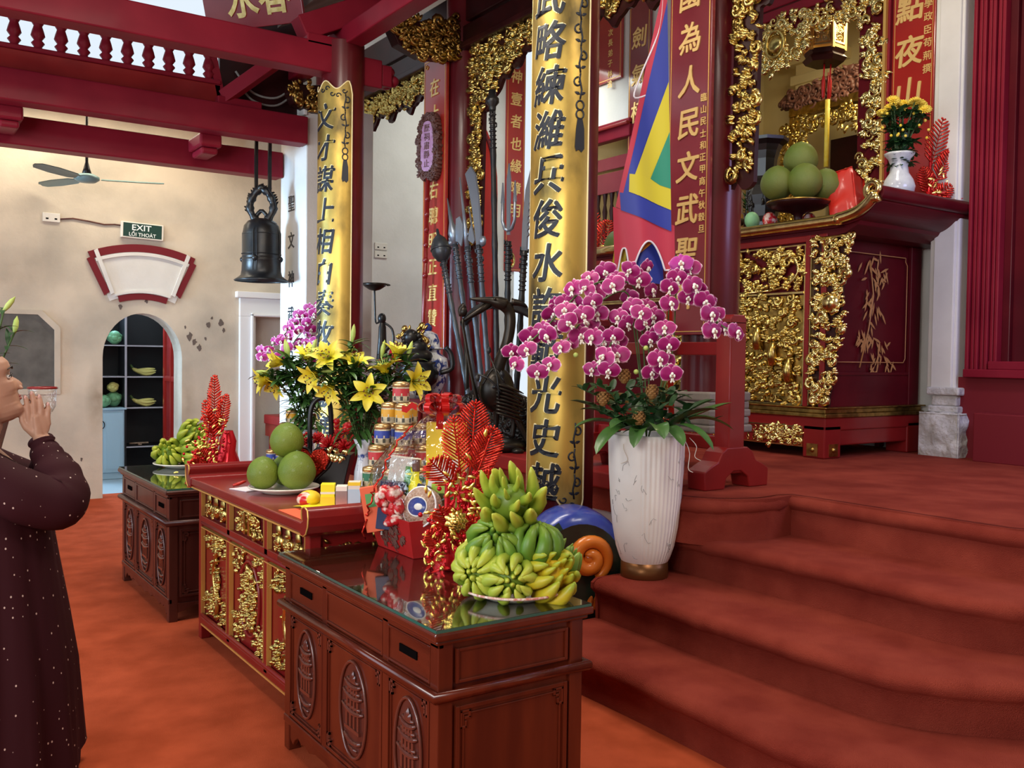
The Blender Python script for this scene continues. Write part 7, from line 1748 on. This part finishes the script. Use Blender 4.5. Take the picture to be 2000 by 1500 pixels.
# ------------------------------------------------------------------ inside the sanctuary
t = thing('lantern', 'hexagonal gilt hanging lantern with tassels in the sanctuary opening', 'lantern', (7.3, 5.56, 4.32))
b = MB(); b.s = False; b.lathe([(0, -.02), (.17, -.02), (.20, .02), (.17, .05), (.19, .09)], 6); b.build('lower_tray', 'dark_brown', t)
b = MB(); b.s = False
for k in range(6):
    a = k * PI / 3; b.box(.175 * math.cos(a) - .014, .175 * math.cos(a) + .014, .175 * math.sin(a) - .014, .175 * math.sin(a) + .014, .08, .44)
b.lathe([(.17, .08), (.19, .09), (.19, .115), (.17, .12)], 6); b.lathe([(.17, .42), (.22, .44), (.20, .5), (.06, .6), (0, .6)], 6); b.build('frame', 'gold_paint', t)
b = MB(); b.s = False; b.lathe([(.155, .12), (.155, .42)], 6); b.build('panel', 'plaster_cream', t)
b = MB()
for k in range(6):
    a = k * PI / 3 + PI / 6; O = Vector((.152 * math.cos(a), .152 * math.sin(a), .27)); fn = plane_fn(O, Vector((-math.sin(a), math.cos(a), 0)), ZV, Vector((math.cos(a), math.sin(a), 0))); fframe(b, fn, -.075, .075, -.14, .14, .014, 0, .012); carve(b, fn, lambda u, v: True, (-.055, .055, -.11, .11), 14, .05, .012, 0, (.4, .5, .1, 0))
b.build('fretwork', 'gold_pale', t)
for la in (0, .06):
    b = MB(); b.tube([off((0, 0, 0), la, 0, -.02), off((0, 0, 0), la - .005, 0, -.16)], .008, 6); b.lathe([(.01, 0), (.018, -.04), (.014, -.18), (0, -.2)], 8, tuple(off((0, 0, 0), la - .005, 0, -.14))); b.build('tassel', 'satin_red', t)
b = MB(); b.tube([(0, 0, .6), (0, 0, 1.75)], .008, 6); b.build('cord', 'dark_brown', t)
b = MB(); b.tube([(0, 0, 0), (0, 0, .62)], .022, 10); tag(b.build('hanging_tassel', 'mum', None, (7.32, 5.53, 3.35)), 'long slim yellow tassel tube hanging under the gilt lantern', 'tassel')
b = MB(); b.tube([(0, 0, 0), (0, 0, .25)], .005, 6); tag(b.build('tassel_cord', 'satin_red', None, (7.32, 5.53, 3.97)), 'thin red cord between lantern and yellow tassel', 'cord')
SH = Vector((8.75, 6.35, .84)); t = thing('inner_shrine', 'gilded shrine frame with carved brown crest at the back of the sanctuary', 'shrine', SH)
fn = plane_fn((0, 0, 0), (0, 1, 0), (0, 0, 1), (-1, 0, 0))
b = MB(); fbox(b, fn, .70, .77, 0, 3.50, -.1, .02); fbox(b, fn, -1.0, .77, 3.50, 3.60, -.1, .03); fbox(b, fn, -1.0, -.94, 0, 3.5, -.1, .02); b.build('frame', 'gold_dark', t, bevel=.01)
b = MB(); carve(b, fn, lambda u, v: (.50 < u < .70) or v > 3.28 + .06 * math.sin(u * 7), (-.94, .70, 1.2, 3.5), 180, .09, .05, 0, (.4, .45, .1, .05)); carve(b, fn, lambda u, v: True, (.77, .87, 1.6, 3.4), 50, .08, .05, 0, (.4, .45, .1, .05)); b.build('gilt_carving', 'gold', t)
b = MB(); cp = [(-1.0, 3.60), (.85, 3.60), (.93, 3.72), (.85, 3.78), (.5, 3.80), (.3, 3.86), (0, 3.92), (-.4, 3.88), (-1.0, 3.8)]; b.prism(cp, (0, 0, 0), (0, 1, 0), (0, 0, 1), (-1, 0, 0), -.03, .0); ip = in_poly(cp); carve(b, fn, ip, (-1, 1.14, 3.55, 4.0), 120, .085, .05, 0, (.4, .5, .05, .05)); b.build('crest', 'carved_brown', t)
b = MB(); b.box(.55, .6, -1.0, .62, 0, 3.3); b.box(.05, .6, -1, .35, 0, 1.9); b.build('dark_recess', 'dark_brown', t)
b = MB(); f2 = plane_fn((.54, 0, 0), (0, 1, 0), (0, 0, 1), (-1, 0, 0)); fframe(b, f2, -.5, .2, 1.7, 2.75, .06, 0, .05); carve(b, f2, lambda u, v: abs(u + .15) > .2 or v > 2.45, (-.45, .15, 1.75, 2.7), 40, .09, .04, .01, (.4, .5, .1, 0)); carve(b, f2, lambda u, v: True, (-.5, .2, 2.95, 3.05), 12, .08, .03, .01, (.4, .5, .1, 0)); b.build('inner_niche', 'gold_dark', t)
b = MB(); fbox(b, f2, -.40, .1, 1.75, 2.6, 0, .02); b.build('niche_door', 'maroon', t)
b = MB(); rs = random.Random(77)
for k in range(24): c_rosette(b, plane_fn(Vector((.0, rs.uniform(-.5, .3), rs.uniform(1.95, 2.2))), (0, 1, 0), (0, 0, 1), (-1, 0, 0)), 0, 0, .09, 0, .04, 8)
for k in range(6): b.ell((.0 + rs.uniform(-.05, .05), -.4 + .12 * k, 2.0), .08, 10, 8)
tag(b.build('yellow_flowers', 'bright_yellow', None, SH), 'heap of bright yellow flowers before the inner shrine', 'flowers')
# chapel side altar items behind column B
t = thing('side_altar', 'side altar table before the chapel window, hidden behind the big column', 'altar table', (6.25, 7.65, .84)); b = MB(); b.box(-.3, .3, -.7, .7, 1.30, 1.36); b.build('tabletop', 'lacquer', t, bevel=.006)
for x in (-.26, .26):
    for y in (-.64, .64): b = MB(); b.box(x - .04, x + .04, y - .04, y + .04, 0, 1.3); b.build('leg', 'lacquer', t)
t = thing('fruit_stand', 'flat black footed fruit stand right of the big gilded column', 'stand', (6.15, 7.15, 2.2)); b = MB(); b.lathe([(0, 0), (.08, 0), (.03, .05), (.03, .22), (.12, .27), (.26, .33), (.25, .345), (0, .30)], 28); b.build('stand', 'bronze', t)
pomelo('pale green fruit on the black stand beside the flag', (6.12, 7.05, 2.52 + .14), .15, 'pomelo_dark')
tinsel('red and orange tinsel bush right of the big column, before the baluster window', (6.2, 7.62, 2.2), 1.7, [((.0, .2), (-.03, .56, 0), .10, 16), ((.05, .2), (.12, .45, 0), .09, 14), ((-.05, .15), (-.16, .40, 0), .09, 12), ((.0, .05), (.12, .2, -.03), .08, 12), ((0, .0), (-.12, .1, -.03), .08, 12)], [((.0, .1, -.05), .07), ((.08, .02, -.05), .08), ((-.08, .2, -.04), .06)], [(.0, .3, .06, 40), (.0, .1, .07, 40)], None, 29)
t = thing('tissue_box', 'green and white box on the chapel side altar beside the column', 'box', (6.08, 7.36, 2.2)); b = MB(); b.box(-.12, .12, -.12, .12, 0, .12); b.build('box', 'leaf_dark', t); b = MB(); b.box(-.12, .12, -.12, .12, .12, .22); b.build('white_top', 'white_paint', t)
# arched red door leaf on the chapel end wall
t = thing('arched_panel', 'arched dark red door leaf on the white end wall behind the weapons', 'door', (6.50, 10.44, 2.0)); b = MB(); ap = [(-.45, -1.2), (.38, -1.2), (.38, 1.7)] + [(-.05 + .43 * math.cos(a), 1.75 + .95 * math.sin(a)) for a in [PI * i / 16 for i in range(1, 16)]] + [(-.45, 1.7)]
b.prism(ap, (0, 0, 0), (1, 0, 0), (0, 0, 1), (0, -1, 0), 0, .05); b.build('door_leaf', 'lacquer_bright', t, bevel=.008)
b = MB(); b.tube([(x * .88, -.06, z * .97) for x, z in ap[1:-1]], .02, 6); b.build('moulding', 'lacquer', t); b = MB(); b.tube([(.62 + .05 * math.cos(a), -.03, .85 + .09 * math.sin(a)) for a in [2 * PI * i / 20 for i in range(20)]], .018, 6, closed=True); b.build('ring_handle', 'gold', t)
# ================================================================== WORSHIPPER
def worshipper():
    t = thing('person', 'woman in long dark red dotted dress, praying with palms pressed together before her mouth', 'person', (.30, 3.80, 0), math.radians(-4))
    b = MB()
    # ---- head (faces +x), profile rows: z, front, back, halfwidth
    rows = [(-.118, .045, -.01, .018), (-.112, .066, -.03, .036), (-.10, .082, -.042, .048), (-.086, .088, -.052, .056), (-.070, .081, -.062, .062), (-.060, .086, -.068, .065), (-.051, .086, -.072, .067), (-.043, .087, -.076, .069), (-.030, .083, -.082, .071), (-.012, .085, -.09, .073), (.004, .084, -.095, .075), (.022, .079, -.099, .076), (.034, .083, -.10, .077), (.046, .089, -.10, .077), (.066, .088, -.097, .075), (.086, .076, -.086, .068), (.102, .055, -.066, .054), (.113, .028, -.04, .034), (.117, .0, -.012, .010)]
    n = 40; tilt = Matrix.Rotation(math.radians(-17), 3, 'Y'); hc = Vector((.030, 0, 1.408)); HS = 1.13
    def sag(z, y):
        a = 0
        if -.036 < z < .030:
            k = sst(.030, -.020, z) * (1 - sst(-.022, -.034, z)); a = .022 * k * math.exp(-(y / (.0085 + .006 * k)) ** 2)
        if .008 < z < .034: a -= .007 * math.exp(-((abs(y) - .032) / .014) ** 2)
        if -.03 < z < .008: a += .005 * math.exp(-((abs(y) - .042) / .018) ** 2)
        if -.066 < z < -.038: a -= .006 * (1 - math.exp(-(y / .026) ** 2))
        return a
    zz = []
    for i in range(len(rows) - 1):
        for k in range(3): q = k / 3; zz.append([rows[i][j] * (1 - q) + rows[i + 1][j] * q for j in range(4)])
    zz.append(list(rows[-1])); P = []
    for z, f, bk, wd in zz:
        r = []
        for k in range(n):
            a = 2 * PI * k / n; c, s = math.cos(a), math.sin(a); e = .82
            x = math.copysign(abs(c) ** e, c) * (f if c > 0 else -bk); y = math.copysign(abs(s) ** e, s) * wd
            if c > 0: x += sag(z, y) * min(1, c * 2.2)
            r.append(hc + tilt @ Vector((x, y, z)) * HS)
        P.append(r)
    b.grid(P, cv=True); b.add([P[0][k] for k in range(n)], [tuple(range(n))]); b.add([P[-1][k] for k in range(n)], [tuple(range(n))])
    H = lambda x, y, z: hc + tilt @ Vector((x, y, z)) * HS
    for s in (-1, 1): b.ell(H(-.008, s * .077, .0), (.018, .008, .030), 10, 8, Matrix.Rotation(.2, 3, 'Y')); 
    for s in (-1, 1): b.ell(H(.097, s * .010, -.026), (.009, .008, .007), 8, 6)
    # neck, trunk
    b.tube([(-.04, 0, 1.10), (-.006, 0, 1.21), (.022, 0, 1.285), (.030, 0, 1.36)], [.078, .068, .066, .064], 14)
    b.tube([(0, 0, .68), (.02, 0, .80), (.03, 0, .95), (.01, 0, 1.08), (-.03, 0, 1.17), (-.045, 0, 1.22)], [.14, .15, .15, .145, .10, .05], 16)
    b.tube([(-.04, -.17, 1.15), (-.04, 0, 1.19), (-.04, .17, 1.15)], [.055, .07, .055], 12)
    for s in (-1, 1):
        b.tube([(-.03, s * .17, 1.15), (.10, s * .19, 1.07), (.25, s * .17, 1.0)], [.058, .052, .045], 12)
        b.tube([(.25, s * .17, 1.0), (.245, s * .10, 1.09), (.215, s * .030, 1.20), (.208, s * .022, 1.235)], [.045, .040, .029, .027], 12)
        # palm
        yb = s * .0165
        b.ell((.198, yb, 1.275), (.042, .0125, .052), 14, 10); b.tube([(.207, s * .02, 1.225), (.202, yb, 1.27), (.195, yb, 1.31)], [.026, .024, .02], 10, flat=.55)
        for (kx, kz, tx, tz, r) in ((.166, 1.312, .158, 1.383, .0088), (.187, 1.320, .179, 1.398, .0093), (.209, 1.318, .203, 1.386, .0088), (.231, 1.305, .231, 1.357, .0078)):
            m = ((kx * .5 + tx * .5) + .002, yb * .82 + s * .002, kz * .5 + tz * .5)
            b.tube([(kx + .003, yb, kz - .03), (kx, yb, kz), m, (tx, yb * .62, tz - .006), (tx, yb * .55, tz)], [r * 1.05, r * 1.12, r * 1.03, r * .88, r * .4], 10)
        b.tube([(.188, yb, 1.245), (.160, yb * .8, 1.268), (.148, yb * .6, 1.292), (.147, yb * .5, 1.318), (.150, yb * .5, 1.326)], [.017, .0135, .0115, .0095, .004], 10)
        b.tube([(.02, s * .09, .70), (.02, s * .095, .45), (.0, s * .095, .28), (-.01, s * .09, .09)], [.085, .06, .055, .035], 12)
        b.tube([(-.04, s * .09, .035), (.06, s * .095, .035), (.15, s * .10, .022)], [.035, .036, .022], 10)
    me = bpy.data.meshes.new('tmp'); me.from_pydata(b.v, [], b.f); o = bpy.data.objects.new('tmp', me); COL.objects.link(o)
    rm = o.modifiers.new('r', 'REMESH'); rm.mode = 'VOXEL'; rm.voxel_size = .0036; sm = o.modifiers.new('s', 'SMOOTH'); sm.factor = .5; sm.iterations = 3
    dg = bpy.context.evaluated_depsgraph_get(); dg.update(); me2 = bpy.data.meshes.new_from_object(o.evaluated_get(dg)); bpy.data.objects.remove(o)
    me2.name = 'body'; me2.materials.clear(); me2.materials.append(MATS['skin']); me2.polygons.foreach_set('use_smooth', [True] * len(me2.polygons))
    bo = bpy.data.objects.new('body', me2); COL.objects.link(bo); bo.parent = t
    # face details
    for s in (-1, 1):
        b = MB(); b.m = 0; b.ell(H(.072, s * .031, .019), (.011, .013, .0075), 12, 8); b.m = 1; b.ell(H(.0795, s * .031, .019), (.005, .0065, .0062), 10, 6); b.build('eye', ['eye_white', 'eye_dark'], t)
        b = MB(); b.tube(spline([H(.080, s * .016, .020), H(.0855, s * .030, .0265), H(.074, s * .045, .019)], 10), [.0014, .002, .0024, .0026, .0026, .0026, .0026, .0024, .002, .001], 6); b.build('eyelashes', 'hair', t)
        b = MB(); b.tube(spline([H(.0915, s * .014, .040), H(.0905, s * .030, .047), H(.076, s * .050, .042)], 10), [.002, .003, .0036, .0036, .0034, .003, .0026, .002, .0016, .001], 6, flat=1.0); b.build('eyebrow', 'hair', t)
    b = MB(); b.tube(spline([H(.072, -.023, -.0525), H(.084, -.010, -.0485), H(.0865, 0, -.0495), H(.084, .010, -.0485), H(.072, .023, -.0525)], 12), [.001, .003, .0045, .005, .005, .0048, .0048, .005, .005, .0045, .003, .001], 6)
    b.tube(spline([H(.072, -.022, -.0535), H(.083, -.009, -.0570), H(.086, 0, -.0575), H(.083, .009, -.0570), H(.072, .022, -.0535)], 12), [.001, .003, .0045, .0055, .006, .006, .006, .006, .0055, .0045, .003, .001], 6); b.build('lips', 'lip', t)
    # hair swept back into a low knot
    b = MB(); P = []
    for z, f, bk, wd in zz:
        if z < -.062: continue
        r = []
        for k in range(n):
            a = 2 * PI * k / n; c, s = math.cos(a), math.sin(a)
            g = 1.09; front = -.30 if z < .03 else (-.30 + (z - .03) * 14)
            e = .82; x = math.copysign(abs(c) ** e, c) * (f if c > 0 else -bk); y = math.copysign(abs(s) ** e, s) * wd
            if c > front: g = .93
            if z > .075 and c > front: g = .96
            r.append(H(x * g - (.002 if g > 1 else 0), y * g, z * (1.06 if z > .05 else 1)))
        P.append(r)
    b.grid(P, cv=True); b.ell(H(-.125, 0, -.01), (.045, .05, .05), 14, 10); b.ell(H(-.0, 0, .108), (.07, .055, .018), 14, 8, tilt); b.build('hair', 'hair', t)
    b = MB()
    for k in range(7): b.tube(spline([H(-.03 - .006 * k, -.072, .02), H(-.035 + .004 * k, -.075, -.06), (.035 - .008 * k, -.090 - .004 * k, 1.27), (.03 - .01 * k, -.11 - .004 * k, 1.20), (.02 - .01 * k, -.13, 1.13)], 12), [.018] * 9 + [.014, .008, .003], 7)
    b.build('hair_lock', 'hair', t)
    # dress
    b = MB(); P = []; N = 96
    for z, cx, rx, ry, pl in ((.05, .0, .345, .35, .055), (.06, .0, .343, .35, .055), (.20, .0, .335, .34, .05), (.40, .005, .318, .32, .042), (.60, .005, .29, .295, .032), (.78, .005, .262, .265, .022), (.92, .005, .242, .25, .012), (1.0, .0, .225, .235, .006), (1.08, -.01, .20, .215, 0), (1.14, -.025, .155, .205, 0), (1.185, -.035, .11, .165, 0), (1.215, -.028, .088, .10, 0), (1.235, -.020, .080, .084, 0), (1.262, -.010, .076, .078, 0), (1.27, -.008, .074, .076, 0)):
        r = []
        for k in range(N):
            a = 2 * PI * k / N; rip = 1 + pl * (math.sin(11 * a + 1.3) * .6 + math.sin(17 * a + 3 * z) * .4 + .25 * math.sin(29 * a)); dz = (.022 * math.sin(5 * a) + .015 * math.sin(9 * a + 1)) if z < .061 else 0
            r.append((cx + rx * rip * math.cos(a), ry * rip * math.sin(a), z + dz))
        P.append(r)
    b.grid(P, cv=True); b.build('dress', 'dress', t)
    for s in (-1, 1):
        b = MB(); pts = spline([(-.045, s * .13, 1.165), (.04, s * .185, 1.115), (.14, s * .205, 1.045), (.235, s * .19, 1.015), (.262, s * .155, 1.045), (.245, s * .10, 1.115), (.222, s * .045, 1.180), (.210, s * .024, 1.214)], 44)
        rad = []
        for i in range(44):
            q = i / 43; r = .078 + .022 * sst(0, .42, q) - .058 * sst(.52, .96, q) + .004 * math.sin(i * 1.1) * sst(.4, .6, q) + .003 * math.sin(i * .7)
            if q > .955: r += .010 * (i % 2)
            rad.append(r)
        b.tube(pts, rad, 24, flat=.92); b.build('sleeve', 'dress', t)
        b = MB(); b.tube([(.2185, s * .036, 1.196), (.211, s * .025, 1.212), (.2075, s * .022, 1.224)], [.040, .041, .036], 18); b.build('cuff', 'dress', t)
    for s in (-1, 1):
        b = MB()
        for tx, tz in ((.157, 1.379), (.178, 1.394), (.2025, 1.382), (.231, 1.3535)): b.ell((tx, s * .0165, tz - .003), (.0055, .0025, .0075), 8, 6)
        b.build('fingernails', 'nail', t)
        b = MB(); b.ell((.065, s * .095, .028), (.13, .048, .032), 16, 8); b.build('shoe', 'shoe', t)
worshipper()
# ================================================================== ROOM BEYOND THE ARCH
t = thing('corner_shelf', 'dark open corner shelf with fruit seen through the arched doorway', 'shelf', (2.55, 12.0, 0))
b = MB(); b.box(-.02, .75, .5, .53, 0, 2.3); b.box(-.02, .0, .0, .53, 0, 2.3); b.box(.72, .75, .0, .53, 0, 2.3); b.build('carcass', 'shelf_dark', t)
for z in (.38, .86, 1.24, 1.62): b = MB(); b.box(.0, .74, .0, .5, z - .012, z); b.build('shelf_board', 'shelf_dark', t); b = MB(); b.box(.0, .74, -.006, .0, z - .014, z + .003); b.build('shelf_edge', 'shelf_edge', t)
b = MB(); b.box(-.33, -.30, .0, .4, .86, 2.3); b.box(-.02, .004, -.01, .0, .86, 2.3); b.build('upright', 'shelf_edge', t)
b = MB(); b.box(-.34, .0, .38, .42, .86, 2.3)
for z in (1.24, 1.62): b.box(-.33, .0, .0, .4, z - .012, z + .003)
b.build('side_bay', 'shelf_edge', t)
b = MB(); b.box(-.33, .0, .37, .40, .87, 2.3); b.build('back_panel', 'shelf_dark', t)
t = thing('side_cabinet', 'pale blue two-door low cabinet beyond the arched doorway', 'cabinet', (2.02, 11.95, 0)); b = MB(); b.box(-.4, .5, 0.02, .5, 0, .84); b.box(-.42, .52, -.01, .52, .84, .86); b.build('carcass', 'blue_cab', t)
for x in (-.0, .25): 
    b = MB(); b.box(x + .005, x + .235, .0, .02, .08, .80); d = b.build('door', 'blue_cab', t, bevel=.004); b = MB(); b.box(x + .04, x + .2, -.004, .0, .12, .7); b.build('door_panel', 'blue_cab', d)
b = MB(); b.tube([(.24 + .03 * math.cos(a), -.01, .66 + .045 * math.sin(a)) for a in [2 * PI * i / 16 for i in range(16)]], .005, 5, closed=True); b.build('ring_handle', 'slot_black', t)
def bananas(label, c, n, flip=1):
    t = thing('banana_bunch', label, 'bananas', c); rs = random.Random(n)
    for k in range(n):
        b = MB(); q = k / (n - 1) - .5; w = .03 + .05 * (k % 2); b.tube(spline([Vector((-.13, 0, .10)), Vector((-.08 + .02 * q, -.03, .07 - .02 * w)), Vector((.02, -.06 - .05 * q, .025 + .03 * (k % 3))), Vector((.12 + .03 * q, -.05 - .08 * q, .05 + .022 * (k % 3)))], 10), [.009, .014, .02, .023, .024, .024, .022, .02, .014, .006], 8); b.build('banana', 'banana', t)
    b = MB(); b.tube([(-.12, 0, .09), (-.15, 0, .14)], [.02, .014], 6); b.build('stalk', 'stem', t)
bananas('banana bunch on the middle shelf beyond the doorway', (2.78, 12.16, 1.24), 8); bananas('banana bunch on the lower shelf beyond the doorway', (2.78, 12.16, .86), 5)
def cabbage(label, c, r, m): 
    b = MB(); rs = random.Random(int(r * 1000 + c[2] * 100)); b.ell((0, 0, r * .9), (r * .8, r * .8, r * .85), 14, 10)
    for k in range(12): a = k * .9; b.ell((r * .45 * math.cos(a), r * .45 * math.sin(a), r * (.7 + .5 * rs.random())), (r * .5, r * .5, r * .42), 8, 6)
    return tag(b.build('green_melon' if m == 'cabbage' else 'yellow_fruit', m, None, c), label, 'fruit')
cabbage('green ribbed melon on the top left shelf beyond the doorway', (2.44, 12.12, 1.623), .10, 'cabbage'); cabbage('green fruit cluster, front, on the blue cabinet', (2.30, 12.05, .86), .09, 'cabbage'); cabbage('green fruit cluster, rear right, on the blue cabinet', (2.44, 12.18, .86), .11, 'cabbage'); cabbage('yellow fruit balanced on the green cluster beyond the doorway', (2.42, 12.12, 1.04), .075, 'banana')
b = MB(); b.box(-.02, .02, -.02, .02, 0, .02); b.tube([(-.12, 0, .02), (.1, -.02, .025)], .012, 6); tag(b.build('wood_sticks', 'peanut', None, (2.75, 12.2, .38)), 'small bundle of sticks on the bottom shelf beyond the doorway', 'sticks')
t = thing('red_door', 'bright red folding door leaf just inside the arched doorway', 'door', (2.94, 11.25, 0)); b = MB(); b.box(-.04, .03, -.35, .35, 0, 2.4); b.build('leaf', 'lacquer_dull', t)
for y in (-.30, .0, .30): b = MB(); b.box(-.065, -.04, y - .03, y + .03, 0, 2.4); b.build('stile', 'lacquer_bright', t)
for z in (.48, 1.2): b = MB(); b.box(-.06, -.04, -.35, .35, z, z + .06); b.build('rail', 'lacquer_bright', t)
b = MB(); b.box(1.0, 4.4, 13.2, 13.3, 0, 3.0); struct(b, 'wall_side_room', 'plaster_white')
b = MB(); b.box(.9, 1.0, 10.78, 13.3, 0, 3.0); b.box(3.6, 3.7, 10.78, 13.3, 0, 3.0); struct(b, 'wall_side_room_end', 'plaster_white'); b = MB(); b.box(.9, 4.4, 10.78, 13.3, 3.0, 3.1); struct(b, 'ceiling_side_room', 'plaster_white')
# bouquet on a stand behind the worshipper
t = thing('plant_stand', 'small dark stand behind the worshipper carrying a wrapped bouquet', 'stand', (.42, 5.2, 0)); b = MB(); b.box(-.16, .16, -.16, .16, .82, .86); b.build('top', 'rosewood_dark', t)
for x in (-.13, .13):
    for y in (-.13, .13): b = MB(); b.box(x - .02, x + .02, y - .02, y + .02, 0, .82); b.build('leg', 'rosewood_dark', t)
t = thing('wrapped_bouquet', 'lily-bud bouquet in striped silver foil behind the praying woman', 'flowers', (.42, 5.2, .86)); rs = random.Random(31)
b = MB(); P = [[((r + .012 * (-1) ** i) * math.cos(2 * PI * i / 28), (r + .012 * (-1) ** i) * math.sin(2 * PI * i / 28), z) for r, z in ((.06, 0), (.09, .2), (.14, .40), (.17, .46))] for i in range(28)]; b.grid(P, cu=True); b.build('foil_wrap', 'foil_silver', t)
b = MB(); lf = MB(); bd = MB()
for k in range(9):
    q = off((0, 0, 0), -.22 + .05 * k + rs.gauss(0, .02), rs.gauss(0, .05), .70 + rs.gauss(0, .07)); pts = spline([(0, 0, .1), off((0, 0, 0), q.x * .3, 0, .45), q], 8); b.tube(pts, .005, 5)
    for p in pts[3:]:
        for _ in range(3): d = Vector((rs.gauss(0, 1), rs.gauss(0, 1), rs.uniform(0, 1))); lance_leaf(lf, p, d, .10, .012, .8)
    R = aim((rs.gauss(.3, .3), rs.gauss(0, .3), 1)); m0 = MB(); m0.lathe([(0, -.005), (.008, 0), (.014, .03), (.012, .06), (.001, .085)], 8); bd.add([q + R @ Vector(v) for v in m0.v], m0.f)
b.build('stems', 'stem', t); lf.build('foliage', 'leaf_dark', t); bd.build('buds', 'lily_bud', t)
t = thing('candle_holder', 'slim stand with a small clear glass cup rimmed in red, beyond the praying hands', 'candle holder', (.70, 5.16, 0))
b = MB(); b.lathe([(0, 0), (.11, 0), (.11, .02), (.015, .05), (.014, 1.20), (.04, 1.235), (0, 1.24)], 20); b.build('stand', 'rosewood_dark', t)
b = MB(); b.lathe([(.045, 1.24), (.062, 1.27), (.066, 1.36)], 20); b.build('cup', 'cellophane', t); b = MB(); b.tube([(.066 * math.cos(a), .066 * math.sin(a), 1.36) for a in [2 * PI * i / 20 for i in range(20)]], .006, 6, closed=True); b.build('rim', 'altar_red', t)
# ================================================================== GROUPS OF REPEATS
GR = {'offering_cabinet': 'glass-topped offering cabinets', 'fretwork_arch': 'gilded fretwork arches', 'pole_weapon': 'weapons in the rack', 'tinsel_ornament': 'red tinsel ornaments', 'carton': 'cartons on the altar table',
      'gift_box': 'boxes inside the cellophane gift', 'banana_bunch': 'banana bunches on the shelf', 'potted_orchid': 'magenta potted orchids', 'lily_bouquet': 'yellow lily bouquets', 'gold_box': 'gold boxes on the high altar',
      'wall_socket': 'wall sockets', 'gilt_finial': 'gilt dragon ornaments', 'packet': 'packets on the high altar', 'carved_bracket': 'carved gilt brackets', 'green_melon': 'fruit beyond the doorway'}
for o in list(COL.objects):
    if 'category' not in o or 'group' in o: continue
    n = o.name.split('.')[0]; l = o['label']
    if n in GR: o['group'] = GR[n]
    elif n == 'couplet_board': o['group'] = 'gilded half-round couplet boards' if 'half-round' in l else 'red couplet boards'
    elif n == 'pomelo': o['group'] = 'pomelos on the red altar table' if 'red altar table' in l else 'pomelos on the high altar'
    elif n == 'flower_vase' and 'blue and white' in l: o['group'] = 'blue and white lily vases'
